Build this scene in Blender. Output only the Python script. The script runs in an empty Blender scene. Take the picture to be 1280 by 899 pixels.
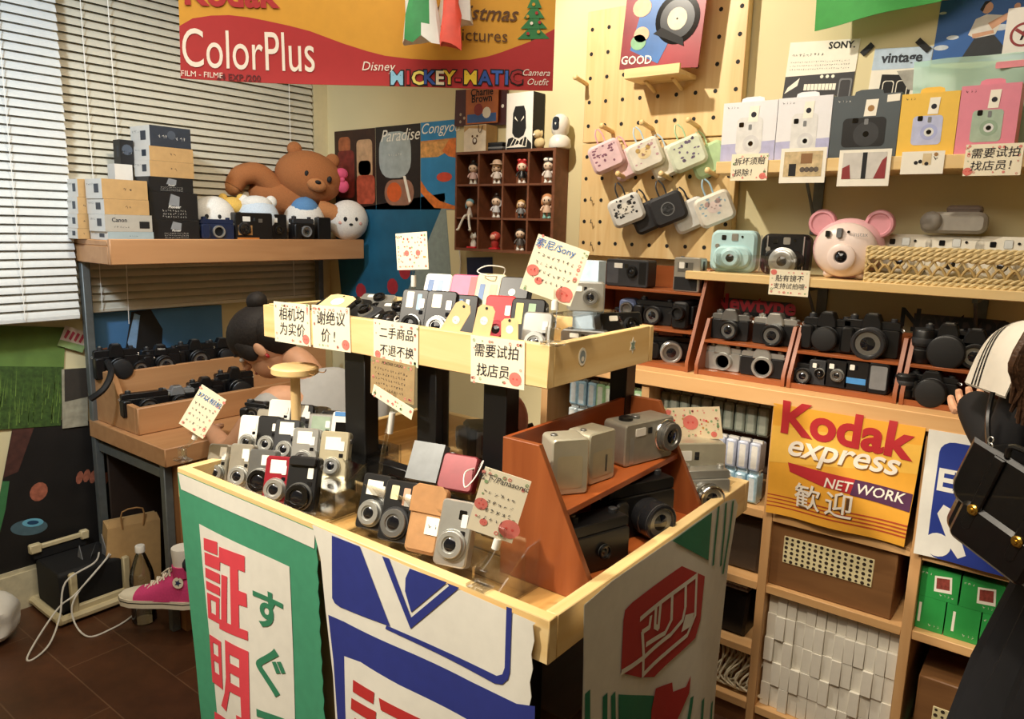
import bpy, bmesh, math, random
from math import pi, sin, cos, radians as R
from mathutils import Vector as V, Matrix as Mx
from mathutils.geometry import tessellate_polygon
random.seed(7)
S = bpy.context.scene
C = S.collection
# ------------------------------------------------------------------ camera
EYE = 1.45
FPX, PITCH, ROLL, YAW = 926.78, 0.17924, 0.026537, 0.65249
_f = V((-sin(YAW)*cos(PITCH), cos(YAW)*cos(PITCH), -sin(PITCH)))
_r = V((cos(YAW), sin(YAW), 0)); _u = _r.cross(_f)
CR = _r*cos(ROLL)+_u*sin(ROLL); CU = -_r*sin(ROLL)+_u*cos(ROLL); CF = _f
cam_data = bpy.data.cameras.new('camera'); cam = bpy.data.objects.new('camera', cam_data); C.objects.link(cam)
cam_data.sensor_fit = 'HORIZONTAL'; cam_data.sensor_width = 36; cam_data.lens = FPX/1280*36
cam_data.clip_start = .02; cam_data.clip_end = 60
cam.matrix_world = Mx(((CR.x, CU.x, -CF.x, 0), (CR.y, CU.y, -CF.y, 0), (CR.z, CU.z, -CF.z, EYE), (0, 0, 0, 1)))
S.camera = cam
# ------------------------------------------------------------------ light
S.view_settings.view_transform = 'Standard'; S.view_settings.look = 'None'
S.view_settings.gamma = 1; S.view_settings.use_curve_mapping = False
S.view_settings.exposure = 0.25
w = bpy.data.worlds.new('world'); S.world = w; w.use_nodes = True
w.node_tree.nodes['Background'].inputs[0].default_value = (1, .86, .68, 1)
w.node_tree.nodes['Background'].inputs[1].default_value = .45
def lamp(kind, name, loc, aim, power, col, size=.1, cone=60, blend=.5):
    l = bpy.data.lights.new(name, kind); l.energy = power; l.color = col
    if kind == 'AREA': l.size = size
    else: l.shadow_soft_size = size
    if kind == 'SPOT': l.spot_size = R(cone); l.spot_blend = blend
    o = bpy.data.objects.new(name, l); C.objects.link(o); o.location = loc
    o.rotation_euler = (V(aim)-V(loc)).to_track_quat('-Z', 'Y').to_euler(); return o
WARM = (1, .84, .62); MID = (1, .90, .74); COOL = (.72, .86, 1)
lamp('SPOT', 'track_spot_table', (-1.55, -.35, 2.5), (-1.15, 1.15, .9), 185, MID, .05, 45, .5)
lamp('SPOT', 'track_spot_wall', (-1.50, 1.36, 2.58), (-.80, 2.35, 1.75), 72, MID, .025, 100, .45)
lamp('SPOT', 'fill_spot_shelves', (-.35, .35, 2.55), (-.45, 2.0, .42), 75, WARM, .06, 40, .8)  # added fill spot that brightens the goods in the cubby unit
lamp('SPOT', 'track_spot_blind', (-1.7, .0, 2.5), (-2.95, 1.0, 1.75), 95, COOL, .10, 75, .8)
lamp('SPOT', 'track_spot_window_shelf', (-1.5, 1.2, 2.6), (-2.75, 1.75, 1.2), 55, MID, .10, 80, .8)
lamp('AREA', 'ceiling_fill', (-.9, .1, 2.62), (-.9, .15, 0), 40, (1, .90, .75), 1.8)  # added soft fill below the ceiling, not a fixture of the shop
# ------------------------------------------------------------------ from a pixel of the 1280x899 frame to a point on a plane of the room
def ray(x, y): return CF + CR*((x-640)/FPX) - CU*((y-449.5)/FPX)
def PY(x, y, Y): d = ray(x, y); q = d*(Y/d.y); return V((q.x, Y, q.z+EYE))
def PX(x, y, X): d = ray(x, y); q = d*(X/d.x); return V((X, q.y, q.z+EYE))
def PZ(x, y, Z): d = ray(x, y); q = d*((Z-EYE)/d.z); return V((q.x, q.y, Z))
# ------------------------------------------------------------------ materials
def lin(h):
    h = h.lstrip('#'); c = [int(h[i:i+2], 16)/255 for i in (0, 2, 4)]
    return [x/12.92 if x <= .04045 else ((x+.055)/1.055)**2.4 for x in c]
_mats = {}
def mat(h, rough=.5, metal=0., var=.10, scale=40., bump=0., coat=0., sheen=0., emit=0.):
    key = (h, rough, metal, var, scale, bump, coat, emit)
    if key in _mats: return _mats[key]
    m = bpy.data.materials.new('surface_%d' % len(_mats)); m.use_nodes = True; nt = m.node_tree; N = nt.nodes; L = nt.links
    b = N['Principled BSDF']; c = lin(h)
    tc = N.new('ShaderNodeTexCoord'); no = N.new('ShaderNodeTexNoise'); no.inputs['Scale'].default_value = scale; no.inputs['Detail'].default_value = 3
    L.new(tc.outputs['Object'], no.inputs['Vector'])
    rp = N.new('ShaderNodeValToRGB'); e = rp.color_ramp.elements
    e[0].position = .3; e[1].position = .7
    e[0].color = [x*(1-var) for x in c]+[1]; e[1].color = [min(1, x*(1+var)) for x in c]+[1]
    L.new(no.outputs['Fac'], rp.inputs['Fac']); L.new(rp.outputs['Color'], b.inputs['Base Color'])
    b.inputs['Roughness'].default_value = rough; b.inputs['Metallic'].default_value = metal
    if coat: b.inputs['Coat Weight'].default_value = coat
    if emit: L.new(rp.outputs['Color'], b.inputs['Emission Color']); b.inputs['Emission Strength'].default_value = emit
    if bump:
        bp = N.new('ShaderNodeBump'); bp.inputs['Strength'].default_value = bump; bp.inputs['Distance'].default_value = .004
        L.new(no.outputs['Fac'], bp.inputs['Height']); L.new(bp.outputs['Normal'], b.inputs['Normal'])
    _mats[key] = m; return m
def wood(h1, h2, rough=.45, axis=0, scale=6., key=None):
    k = ('wood', h1, h2, axis, scale, rough)
    if k in _mats: return _mats[k]
    m = bpy.data.materials.new('wood_%d' % len(_mats)); m.use_nodes = True; nt = m.node_tree; N = nt.nodes; L = nt.links
    b = N['Principled BSDF']; tc = N.new('ShaderNodeTexCoord'); mp = N.new('ShaderNodeMapping')
    sc = [scale*4.]*3; sc[axis] = scale*.35; mp.inputs['Scale'].default_value = sc
    no = N.new('ShaderNodeTexNoise'); no.inputs['Scale'].default_value = 1; no.inputs['Detail'].default_value = 5; no.inputs['Distortion'].default_value = 1.2
    L.new(tc.outputs['Object'], mp.inputs['Vector']); L.new(mp.outputs['Vector'], no.inputs['Vector'])
    rp = N.new('ShaderNodeValToRGB'); e = rp.color_ramp.elements; e[0].position = .32; e[1].position = .68
    e[0].color = lin(h1)+[1]; e[1].color = lin(h2)+[1]
    L.new(no.outputs['Fac'], rp.inputs['Fac']); L.new(rp.outputs['Color'], b.inputs['Base Color'])
    b.inputs['Roughness'].default_value = rough; _mats[k] = m; return m
def clear(name, tint=(1, 1, 1), gloss=.12, rough=.05):
    if name in _mats: return _mats[name]
    m = bpy.data.materials.new(name); m.use_nodes = True; nt = m.node_tree; N = nt.nodes; L = nt.links
    N.remove(N['Principled BSDF']); out = N['Material Output']
    t = N.new('ShaderNodeBsdfTransparent'); t.inputs[0].default_value = (*tint, 1)
    g = N.new('ShaderNodeBsdfGlossy'); g.inputs['Roughness'].default_value = rough
    lw = N.new('ShaderNodeLayerWeight'); lw.inputs[0].default_value = .25
    mr = N.new('ShaderNodeMapRange'); mr.inputs[3].default_value = gloss*.5; mr.inputs[4].default_value = min(1, gloss*4)
    L.new(lw.outputs['Fresnel'], mr.inputs[0])
    mx = N.new('ShaderNodeMixShader'); L.new(mr.outputs[0], mx.inputs[0]); L.new(t.outputs[0], mx.inputs[1]); L.new(g.outputs[0], mx.inputs[2])
    L.new(mx.outputs[0], out.inputs[0]); _mats[name] = m; return m
# ------------------------------------------------------------------ mesh building
def rotx(a): return Mx.Rotation(a, 4, 'X')
def roty(a): return Mx.Rotation(a, 4, 'Y')
def rotz(a): return Mx.Rotation(a, 4, 'Z')
def T(x, y=0, z=0): return Mx.Translation(V(x) if hasattr(x, '__len__') else V((x, y, z)))
FRONT = rotx(pi/2)                                   # local z -> -y : an axis that points at the viewer
def rrect(x0, z0, x1, z1, r, k=4):
    r = min(r, (x1-x0)/2*.999, (z1-z0)/2*.999); P = []
    for cx, cz, a in ((x1-r, z0+r, -90), (x1-r, z1-r, 0), (x0+r, z1-r, 90), (x0+r, z0+r, 180)):
        for i in range(k+1): t = R(a+90*i/k); P.append((cx+r*cos(t), cz+r*sin(t)))
    return P
def circ(cx, cz, r, n=20, rz=None): return [(cx+r*cos(2*pi*i/n), cz+(rz or r)*sin(2*pi*i/n)) for i in range(n)]
def inset(P, b):
    n = len(P); Q = []
    for i in range(n):
        a, c, d = V(P[i-1]), V(P[i]), V(P[(i+1) % n]); e1 = (c-a); e2 = (d-c)
        if e1.length < 1e-9: e1 = e2
        if e2.length < 1e-9: e2 = e1
        e1 = e1.normalized(); e2 = e2.normalized()
        nn = V((-e1.y-e2.y, e1.x+e2.x)); l = nn.length
        nn = nn/l if l > 1e-6 else V((-e1.y, e1.x)); Q.append(tuple(c+nn*b/max(.5, nn.dot(V((-e1.y, e1.x))))))
    return Q
def crom(P, k=5):
    P = [V(p) for p in P]; out = []
    for i in range(len(P)-1):
        a, b, c, d = P[max(0, i-1)], P[i], P[i+1], P[min(len(P)-1, i+2)]
        for j in range(k):
            t = j/k; out.append(.5*((2*b)+(c-a)*t+(2*a-5*b+4*c-d)*t*t+(3*b-a-3*c+d)*t**3))
    return out+[P[-1]]
_txt = {}
def text_geo(s, size, bold=0., shear=0., align='CENTER', space=1.):
    k = (s, size, bold, shear, align, space)
    if k in _txt: return _txt[k]
    cu = bpy.data.curves.new('lettering', 'FONT'); cu.body = s; cu.size = size; cu.align_x = align; cu.align_y = 'CENTER'
    cu.offset = bold*size; cu.shear = shear; cu.space_character = space; cu.resolution_u = 2 if size < .05 else 5; cu.space_line = .9
    o = bpy.data.objects.new('lettering', cu); C.objects.link(o)
    dg = bpy.context.evaluated_depsgraph_get(); me = bpy.data.meshes.new_from_object(o.evaluated_get(dg))
    vs = [(v.co.x, v.co.y) for v in me.vertices]; fs = [tuple(p.vertices) for p in me.polygons]
    fx = []
    for f in fs:                                      # every face seen from the front
        a, b, c = (vs[i] for i in f[:3]); ar = (b[0]-a[0])*(c[1]-a[1])-(b[1]-a[1])*(c[0]-a[0]); fx.append(f if ar >= 0 else f[::-1])
    bpy.data.objects.remove(o); bpy.data.meshes.remove(me); bpy.data.curves.remove(cu)
    _txt[k] = (vs, fx); return _txt[k]
class MB:
    def __init__(s, M=None): s.v = []; s.f = []; s.fm = []; s.mats = []; s.M = M or Mx()
    def mi(s, m):
        if m not in s.mats: s.mats.append(m)
        return s.mats.index(m)
    def add(s, vs, fs, m):
        b = len(s.v); s.v += [s.M @ V(v) for v in vs]; k = s.mi(m)
        for f in fs: s.f.append(tuple(i+b for i in f)); s.fm.append(k)
        return s
    def box(s, lo, hi, m, b=0., seg=1):
        if b <= 0:
            x0, y0, z0 = lo; x1, y1, z1 = hi
            return s.add([(x0, y0, z0), (x1, y0, z0), (x1, y1, z0), (x0, y1, z0), (x0, y0, z1), (x1, y0, z1), (x1, y1, z1), (x0, y1, z1)],
                         [(0, 3, 2, 1), (4, 5, 6, 7), (0, 1, 5, 4), (1, 2, 6, 5), (2, 3, 7, 6), (3, 0, 4, 7)], m)
        bm = bmesh.new(); lo = V(lo); hi = V(hi); bmesh.ops.create_cube(bm, size=1)
        for v in bm.verts: v.co = (lo+hi)/2+V((v.co.x*(hi.x-lo.x), v.co.y*(hi.y-lo.y), v.co.z*(hi.z-lo.z)))
        bmesh.ops.bevel(bm, geom=bm.edges[:], offset=min(b, min(hi-lo)*.48), segments=seg, profile=.5, affect='EDGES')
        bm.verts.index_update(); s.add([v.co[:] for v in bm.verts], [[v.index for v in f.verts] for f in bm.faces], m); bm.free(); return s
    def prism(s, P, y0, y1, m, b=0.):                 # outline (x, z) counter-clockwise seen from -y, from y0 (front) to y1 (back)
        n = len(P)
        if b > 0: rings = [(inset(P, b), y0), (P, y0+b), (P, y1-b), (inset(P, b), y1)]
        else: rings = [(P, y0), (P, y1)]
        vs = []; fs = []
        for Q, y in rings: vs += [(q[0], y, q[1]) for q in Q]
        fs.append(tuple(range(n)))
        for k in range(len(rings)-1):
            for i in range(n): j = (i+1) % n; fs.append((k*n+i, k*n+n+i, k*n+n+j, k*n+j))
        fs.append(tuple(range(len(rings)*n-1, (len(rings)-1)*n-1, -1))); return s.add(vs, fs, m)
    def lathe(s, prof, m, n=20, M=None):              # (r, z) pairs bottom to top, about local z
        M = M or Mx(); vs = []; fs = []; k = len(prof)
        for r, z in prof: vs += [M @ V((r*cos(2*pi*i/n), r*sin(2*pi*i/n), z)) for i in range(n)]
        for j in range(k-1):
            for i in range(n): a = (i+1) % n; fs.append((j*n+i, j*n+a, j*n+n+a, j*n+n+i))
        if prof[0][0] > 1e-6: fs.append(tuple(range(n-1, -1, -1)))
        if prof[-1][0] > 1e-6: fs.append(tuple(range((k-1)*n, k*n)))
        return s.add(vs, fs, m)
    def cyl(s, p0, p1, r, m, n=14, r1=None):
        p0 = V(p0); p1 = V(p1); d = p1-p0; M = T(p0) @ d.to_track_quat('Z', 'Y').to_matrix().to_4x4()
        return s.lathe([(r, 0), (r if r1 is None else r1, d.length)], m, n, M)
    def tube(s, P, r, m, n=6, sm=0, closed=False):
        P = crom(P, sm) if sm else [V(p) for p in P]; vs = []; fs = []; up = None
        rr = r if callable(r) else (lambda t: r)
        for i, p in enumerate(P):
            d = (P[min(i+1, len(P)-1)]-P[max(i-1, 0)]).normalized()
            if up is None: up = d.orthogonal().normalized()
            up = (up-d*up.dot(d)); up = up.normalized() if up.length > 1e-6 else d.orthogonal().normalized(); q = d.cross(up)
            t = rr(i/max(1, len(P)-1)); vs += [p+(up*cos(2*pi*k/n)+q*sin(2*pi*k/n))*t for k in range(n)]
        for i in range(len(P)-1):
            for k in range(n): a = (k+1) % n; fs.append((i*n+k, i*n+a, i*n+n+a, i*n+n+k))
        fs.append(tuple(range(n-1, -1, -1))); fs.append(tuple(range(len(vs)-n, len(vs)))); return s.add(vs, fs, m)
    def ell(s, c, rad, m, n=16, k=10, M=None):
        M = M or Mx(); vs = [M @ V((c[0], c[1], c[2]-rad[2]))]; fs = []
        for j in range(1, k):
            a = -pi/2+pi*j/k
            vs += [M @ V((c[0]+rad[0]*cos(a)*cos(2*pi*i/n), c[1]+rad[1]*cos(a)*sin(2*pi*i/n), c[2]+rad[2]*sin(a))) for i in range(n)]
        vs.append(M @ V((c[0], c[1], c[2]+rad[2]))); t = len(vs)-1
        for i in range(n):
            a = (i+1) % n; fs.append((0, 1+a, 1+i)); fs.append((t, t-n+i, t-n+a))
            for j in range(k-2): fs.append((1+j*n+i, 1+j*n+a, 1+j*n+n+a, 1+j*n+n+i))
        return s.add(vs, fs, m)
    def flat(s, P, m, z=0., holes=()):                # a printed shape in the local xz plane that faces -y, raised z
        loops = [[V((p[0], p[1], 0)) for p in Q] for Q in (P, *holes)]; al = [p for Q in loops for p in Q]; fs = []
        for t in tessellate_polygon(loops):
            a, b, c = (al[i] for i in t); ar = (b.x-a.x)*(c.y-a.y)-(b.y-a.y)*(c.x-a.x)
            if abs(ar) > 1e-12: fs.append(tuple(t) if ar > 0 else tuple(t)[::-1])
        return s.add([(p.x, -z, p.y) for p in al], fs, m)
    def text(s, t, size, m, u=0, v=0, z=.0006, rot=0., sx=1., **k):
        vs, fs = text_geo(t, size, **k); c, n = cos(rot), sin(rot)
        return s.add([(u+x*sx*c-y*n, -z, v+x*sx*n+y*c) for x, y in vs], fs, m)
    def warp(s, fn, step=0):                          # cut along a grid of the given step in x and z, then move each vertex
        bm = bmesh.new(); bv = [bm.verts.new(v) for v in s.v]
        for f, k in zip(s.f, s.fm):
            try: bf = bm.faces.new([bv[i] for i in f]); bf.material_index = k
            except ValueError: pass
        if step:
            for ax in (0, 2):
                lo = min(v[ax] for v in s.v); hi = max(v[ax] for v in s.v); t = math.ceil(lo/step)*step
                while t < hi:
                    co = [0, 0, 0]; no = [0, 0, 0]; co[ax] = t; no[ax] = 1
                    bmesh.ops.bisect_plane(bm, geom=bm.verts[:]+bm.edges[:]+bm.faces[:], plane_co=co, plane_no=no, dist=1e-6); t += step
        bm.verts.index_update(); s.v = [V(fn(v.co)) for v in bm.verts]
        s.f = [tuple(v.index for v in f.verts) for f in bm.faces]; s.fm = [f.material_index for f in bm.faces]; bm.free(); return s
    def build(s, name, parent=None, M=None, sharp=38, label=None, cat=None, group=None, kind=None):
        me = bpy.data.meshes.new(name); me.from_pydata([tuple(v) for v in s.v], [], s.f)
        for m in s.mats: me.materials.append(m)
        me.polygons.foreach_set('material_index', s.fm); me.polygons.foreach_set('use_smooth', [True]*len(s.f)); me.update()
        me.set_sharp_from_angle(angle=R(sharp)); o = bpy.data.objects.new(name, me); C.objects.link(o)
        if parent: o.parent = parent
        if M is not None: o.matrix_world = M if not parent else o.matrix_world; 
        if parent and M is not None: o.matrix_local = M
        return tag(o, label, cat, group, kind)
def tag(o, label=None, cat=None, group=None, kind=None):
    for k, x in (('label', label), ('category', cat), ('group', group), ('kind', kind)):
        if x: o[k] = x
    return o
def thing(name, label, cat, M=None, group=None):
    o = bpy.data.objects.new(name, None); C.objects.link(o); o.empty_display_size = .05
    if M is not None: o.matrix_world = M
    return tag(o, label, cat, group)
def kids(o): return [c for c in bpy.data.objects if c.parent == o]
_kc = {}
def dup(o, M, label=None, group=None, tree=None):     # a thing with its parts and sub-parts
    if tree is None:
        if o.name not in _kc: _kc[o.name] = [(c, kids(c)) for c in kids(o)]
        tree = _kc[o.name]
    r = o.copy(); C.objects.link(r); r.matrix_world = M
    if label: r['label'] = label
    if group: r['group'] = group
    for c, gs in tree:
        d = c.copy(); C.objects.link(d); d.parent = r
        for g in gs: e = g.copy(); C.objects.link(e); e.parent = d
    return r
# shared surfaces
BLACK = mat('#0d0d0f', .40); BLACKM = mat('#0e0e10', .7); BLACKG = mat('#0b0b0d', .16, coat=.5); DGREY = mat('#2b2c2f', .5); GREYP = mat('#77797b', .5)
SILV = mat('#c3c4c0', .30, .75, .05); SILVD = mat('#8e8f8e', .32, .8, .06); CHAMP = mat('#cdc3a4', .34, .55, .05); CHROME = mat('#dcdcdc', .12, 1, .02)
WHITE = mat('#eeebe2', .55, var=.03); PAPER = mat('#f4efe0', .75, var=.03); WPLAS = mat('#e9e7df', .35, var=.03); CREAM = mat('#efe3bf', .6, var=.04)
RED = mat('#c8202c', .45); REDC = mat('#b5353f', .3, .3); GLASSK = mat('#10131a', .06, coat=1.); INK = mat('#22222e', .8); INKB = mat('#2b6fb8', .8); REDINK = mat('#d9534f', .8)
TAN = mat('#b98a5a', .6, bump=.2); KRAFT = mat('#bf9a66', .75, var=.06); KRAFTD = mat('#a67c4a', .75, var=.07)
ACR = clear('acrylic', (.985, .99, .985), .16); FILM = clear('thin_film', (.94, .96, .96), .14, .15); GLASS = clear('window_glass', (.95, .97, .97), .2, .02)
PINE = wood('#e2bd7c', '#f0d49c', .45, 0, 5); PINEY = wood('#e2bd7c', '#f0d49c', .45, 1, 5); PINEZ = wood('#dcb67a', '#ecd09a', .45, 2, 5)
UNITW = wood('#cf9f68', '#ddb27c', .5, 0, 4); UNITZ = wood('#c99a66', '#d8ad7a', .5, 2, 4)
RACK = wood('#8a4823', '#a05a30', .38, 0, 5); RACKZ = wood('#844422', '#99552d', .38, 2, 5); DESK = wood('#b58458', '#c39366', .5, 1, 4); CUBBY = wood('#6b4029', '#825036', .5, 0, 5)
METG = mat('#6d7373', .45, .4)
# ------------------------------------------------------------------ the room
XW, YW = -2.98, 2.35
def floor_mat():
    m = bpy.data.materials.new('floor_boards'); m.use_nodes = True; nt = m.node_tree; N = nt.nodes; L = nt.links; b = N['Principled BSDF']
    tc = N.new('ShaderNodeTexCoord'); mp = N.new('ShaderNodeMapping'); mp.inputs['Location'].default_value = (2.143+.6, -.87+2, 0)
    br = N.new('ShaderNodeTexBrick'); br.inputs['Scale'].default_value = 1; br.inputs['Brick Width'].default_value = .6; br.inputs['Row Height'].default_value = .2
    br.inputs['Mortar Size'].default_value = .002; br.inputs['Color1'].default_value = lin('#533421')+[1]; br.inputs['Color2'].default_value = lin('#603c26')+[1]; br.inputs['Mortar'].default_value = lin('#745640')+[1]
    L.new(tc.outputs['Object'], mp.inputs[0]); L.new(mp.outputs[0], br.inputs['Vector'])
    no = N.new('ShaderNodeTexNoise'); no.inputs['Scale'].default_value = 5; no.inputs['Detail'].default_value = 6; no.inputs['Roughness'].default_value = .65
    L.new(tc.outputs['Object'], no.inputs['Vector'])
    rp = N.new('ShaderNodeValToRGB'); rp.color_ramp.elements[0].position = .3; rp.color_ramp.elements[0].color = (.55, .55, .55, 1); rp.color_ramp.elements[1].position = .75; rp.color_ramp.elements[1].color = (1.25, 1.2, 1.15, 1)
    L.new(no.outputs['Fac'], rp.inputs[0]); mx = N.new('ShaderNodeMixRGB'); mx.blend_type = 'MULTIPLY'; mx.inputs[0].default_value = 1
    L.new(br.outputs['Color'], mx.inputs[1]); L.new(rp.outputs[0], mx.inputs[2]); L.new(mx.outputs[0], b.inputs['Base Color']); b.inputs['Roughness'].default_value = .42; return m
WALLM = mat('#ded2a6', .75, var=.04, scale=3, bump=.05)
MB().box((XW-.1, -2.5, -.1), (2.6, YW+.1, 0), floor_mat()).build('floor', kind='structure')
MB().box((XW-.1, -2.5, 2.65), (2.6, YW+.1, 2.75), mat('#d8d2c2', .8, var=.03)).build('ceiling', kind='structure')
MB().box((XW-.1, YW, 0), (2.6, YW+.1, 2.65), WALLM).build('wall_back', kind='structure')
w = MB(); w.box((XW-.1, -2.5, 0), (XW, YW, 1.15), WALLM); w.box((XW-.1, 2.28, 1.15), (XW, YW, 2.65), WALLM); w.box((XW-.1, -2.5, 2.58), (XW, 2.28, 2.65), WALLM)
w.box((XW-.1, -2.5, 1.15), (XW, -.4, 2.58), WALLM); w.build('wall_window', kind='structure')
MB().box((2.5, -2.5, 0), (2.6, YW, 2.65), WALLM).build('wall_right', kind='structure')
w = MB(); w.box((XW-.1, -2.6, 0), (2.6, -2.5, 2.65), WALLM); w.build('wall_entrance', kind='structure')
b = MB(); b.box((XW, -2.5, 0), (XW+.018, 1.6, .14), mat('#c9bfa0', .5)); b.box((XW, -2.5, .14), (XW+.011, 1.6, .155), mat('#c9bfa0', .5)); b.build('baseboard_left', kind='structure')
wn = thing('window_1', None, None); wn['kind'] = 'structure'
f = MB(); fm = mat('#a8a496', .4, .3)
for y in (-.4, .85, 2.24): f.box((XW-.08, y, 1.15), (XW-.01, y+.04, 2.58), fm)
f.box((XW-.08, -.4, 1.15), (XW-.01, 2.28, 1.19), fm); f.box((XW-.08, -.4, 2.54), (XW-.01, 2.28, 2.58), fm); f.build('window_frame', wn, kind='structure')
g = MB(); g.box((XW-.055, -.4, 1.15), (XW-.05, 2.28, 2.58), mat('#20242a', .08, var=.2)); g.build('window_pane', wn, kind='structure')
# the pale post of the window at the corner of the room
MB().box((XW, 2.27, 0), (XW+.05, YW, 2.65), mat('#d9cda5', .6, var=.03)).build('trim_1', kind='structure')
# ------------------------------------------------------------------ venetian blinds
def blind(name, label, x, y0, y1, zb, zt, tilt, mt):
    r = thing(name, label, 'blind', T(x, y0, zb), 'venetian blinds over the window')
    s = MB(); L = y1-y0; z = .03; P = .0295
    c, n = cos(R(tilt)), sin(R(tilt)); k = 0
    while z < zt-zb-.05:
        k += 1
        pr = [(-.0185, 0.), (-.007, .0028), (.007, .0028), (.0185, 0.)]
        vs = []
        for yy in (0, L):
            for a, b_ in pr: vs.append((a*c+b_*n, yy, z-a*n*1.0+b_*c))
        s.add(vs, [(0, 1, 5, 4), (1, 2, 6, 5), (2, 3, 7, 6)], mt); z += P
    s.build('slats', r)
    q = MB(); q.box((-.012, 0, 0), (.012, L, .016), mt, .003); q.build('bottom_rail', r)
    q = MB(); q.box((-.02, 0, zt-zb-.04), (.025, L, zt-zb), mt, .003); q.build('head_rail', r)
    for t in (.12, .88): MB().tube([(.02, L*t, .01), (.022, L*t, zt-zb-.02)], .0014, WHITE).build('ladder_cord', r)
    MB().tube([(.028, L*.2, -.05), (.03, L*.2+.004, .2), (.026, L*.2, zt-zb-.03)], .0016, WHITE).build('pull_cord', r)
SLAT = mat('#d3d6d4', .42, .05, .03); SLATB = mat('#cfcab8', .45, .05, .03)
blind('venetian_blind', 'pale metal venetian blind at the left edge above the grass poster', -2.885, -.35, 1.17, 1.073, 2.56, 62, SLAT)
blind('venetian_blind', 'grey venetian blind behind the plush toys and the wooden shelf', -2.935, 1.13, 2.262, 1.085, 2.56, 58, SLATB)
# ------------------------------------------------------------------ shelf rack with the desk under the window
XS = -2.63
r = thing('desk', 'wooden desk with grey metal posts that carry a long wooden shelf below the blinds', 'desk', T(-2.62, 1.65, 0))
def dk(nm, lo, hi, m): MB().box(lo, hi, m, .003).build(nm, r)
dk('upper_shelf', (-.32, -.47, 1.343), (-.03, .655, 1.363), DESK); dk('front_apron', (-.028, -.47, 1.28), (-.01, .655, 1.368), DESK); dk('side_apron', (-.32, -.47, 1.28), (-.028, -.452, 1.343), DESK)
for y in (-.462, .59): dk('post', (-.289, y, .0), (-.259, y+.03, 1.342), METG)
dk('desk_top', (-.29, -.465, .62), (.27, .55, .685), DESK)
for x, y in ((.2, -.452), (.2, .5)): dk('leg', (x, y, 0), (x+.03, y+.03, .62), METG)
dk('cross_bar', (-.259, -.45, .565), (.2, -.43, .6), METG); dk('shade_panel', (-.25, -.43, .02), (-.24, .5, .6), mat('#2a1d15', .7))  # dark sheet added for the shade and dark clutter under the desk
dk('side_panel', (.205, -.42, .0), (.262, -.345, .62), wood('#8d6138', '#9d7046', .5, 2, 4)); dk('side_panel', (.2, -.34, .0), (.262, .5, .62), DESK)
r = thing('camera_tray', 'open wooden tray with raised back holding black cameras on the desk', 'tray', T(-2.62, 1.65, .686))
b = MB(); b.box((-.27, -.43, 0), (.036, .52, .045), DESK); b.build('tray_base', r)
b = MB(); b.box((.036, -.445, 0), (.057, .53, .098), DESK, .003); b.build('front_panel', r)
b = MB(rotz(pi/2)); b.prism([(-.42, .045), (.53, .045), (.53, .195), (-.39, .195), (-.415, .185), (-.42, .17)], .14, .158, DESK, .002); b.build('back_panel', r)
b = MB(); b.prism([(-.27, 0), (.034, 0), (.034, .098), (-.03, .102), (-.085, .13), (-.115, .18), (-.14, .195), (-.27, .195)], -.445, -.425, DESK, .002); b.build('side_panel', r)
b = MB(); b.box((-.27, -.42, .045), (-.16, .53, .16), DESK); b.build('back_step', r)
# ------------------------------------------------------------------ film shelf unit along the back wall
r = thing('shelf_unit', 'low pale wooden cubby unit with film packs, boxes and photo banners', 'shelf unit', T(-.6, 2.0, 0))
UX = (-1.39, -1.016, -.616, -.244, .13)
for x in UX:
    MB().box((x-.0125+.6, .002, .0), (x+.0125+.6, .335, .985), UNITZ, .0015).build('upright', r)
for i in range(4):
    for z, nm in ((.68, 'shelf'), (.465, 'shelf'), (.085, 'bottom_board')):
        MB().box((UX[i]+.0125+.6, .004, z-.024), (UX[i+1]-.0125+.6, .33, z), UNITW, .0015).build(nm, r)
MB().box((-1.39+.6, .335, .0), (.13+.6, .345, .985), mat('#4a3425', .7)).build('back_panel', r)
MB().box((-1.39+.6, .012, .0), (.13+.6, .025, .06), wood('#6d4527', '#7d5331', .5, 0, 4)).build('plinth', r)
b = MB(); b.box((-1.41, 1.985, .986), (.75, YW-.002, 1.03), UNITW, .002)
b.build('worktop', label='long pale wooden worktop carrying the red camera racks', cat='worktop')
# ------------------------------------------------------------------ wall shelves
def wall_shelf(name, label, x0, x1, y0, z0, z1, br):
    r = thing(name, label, 'shelf', T(x0, y0, z0))
    MB().box((0, 0, 0), (x1-x0, YW-y0-.001, z1-z0), PINE, .002).build('board', r)
    for x in br:
        q = MB(T(x-x0, 0, 0)); q.box((-.015, YW-y0-.008, -.17), (.015, YW-y0-.001, -.0005), METG, .002)
        q.prism([(-.006, -.0005), (-.006, -.014), (.006, -.014), (.006, -.0005)], .04, YW-y0-.008, METG)
        q.tube([(0, .06, -.012), (0, YW-y0-.012, -.14)], .005, METG); q.build('bracket', r)
wall_shelf('wall_shelf', 'upper pine wall shelf with the boxed instant cameras', -.905, .75, 2.15, 1.615, 1.65, (-.66, .1))
wall_shelf('wall_shelf', 'lower pine wall shelf with the round pink camera and the wicker basket', -.97, .75, 2.13, 1.302, 1.327, (-.62, -.21, .4))
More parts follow.
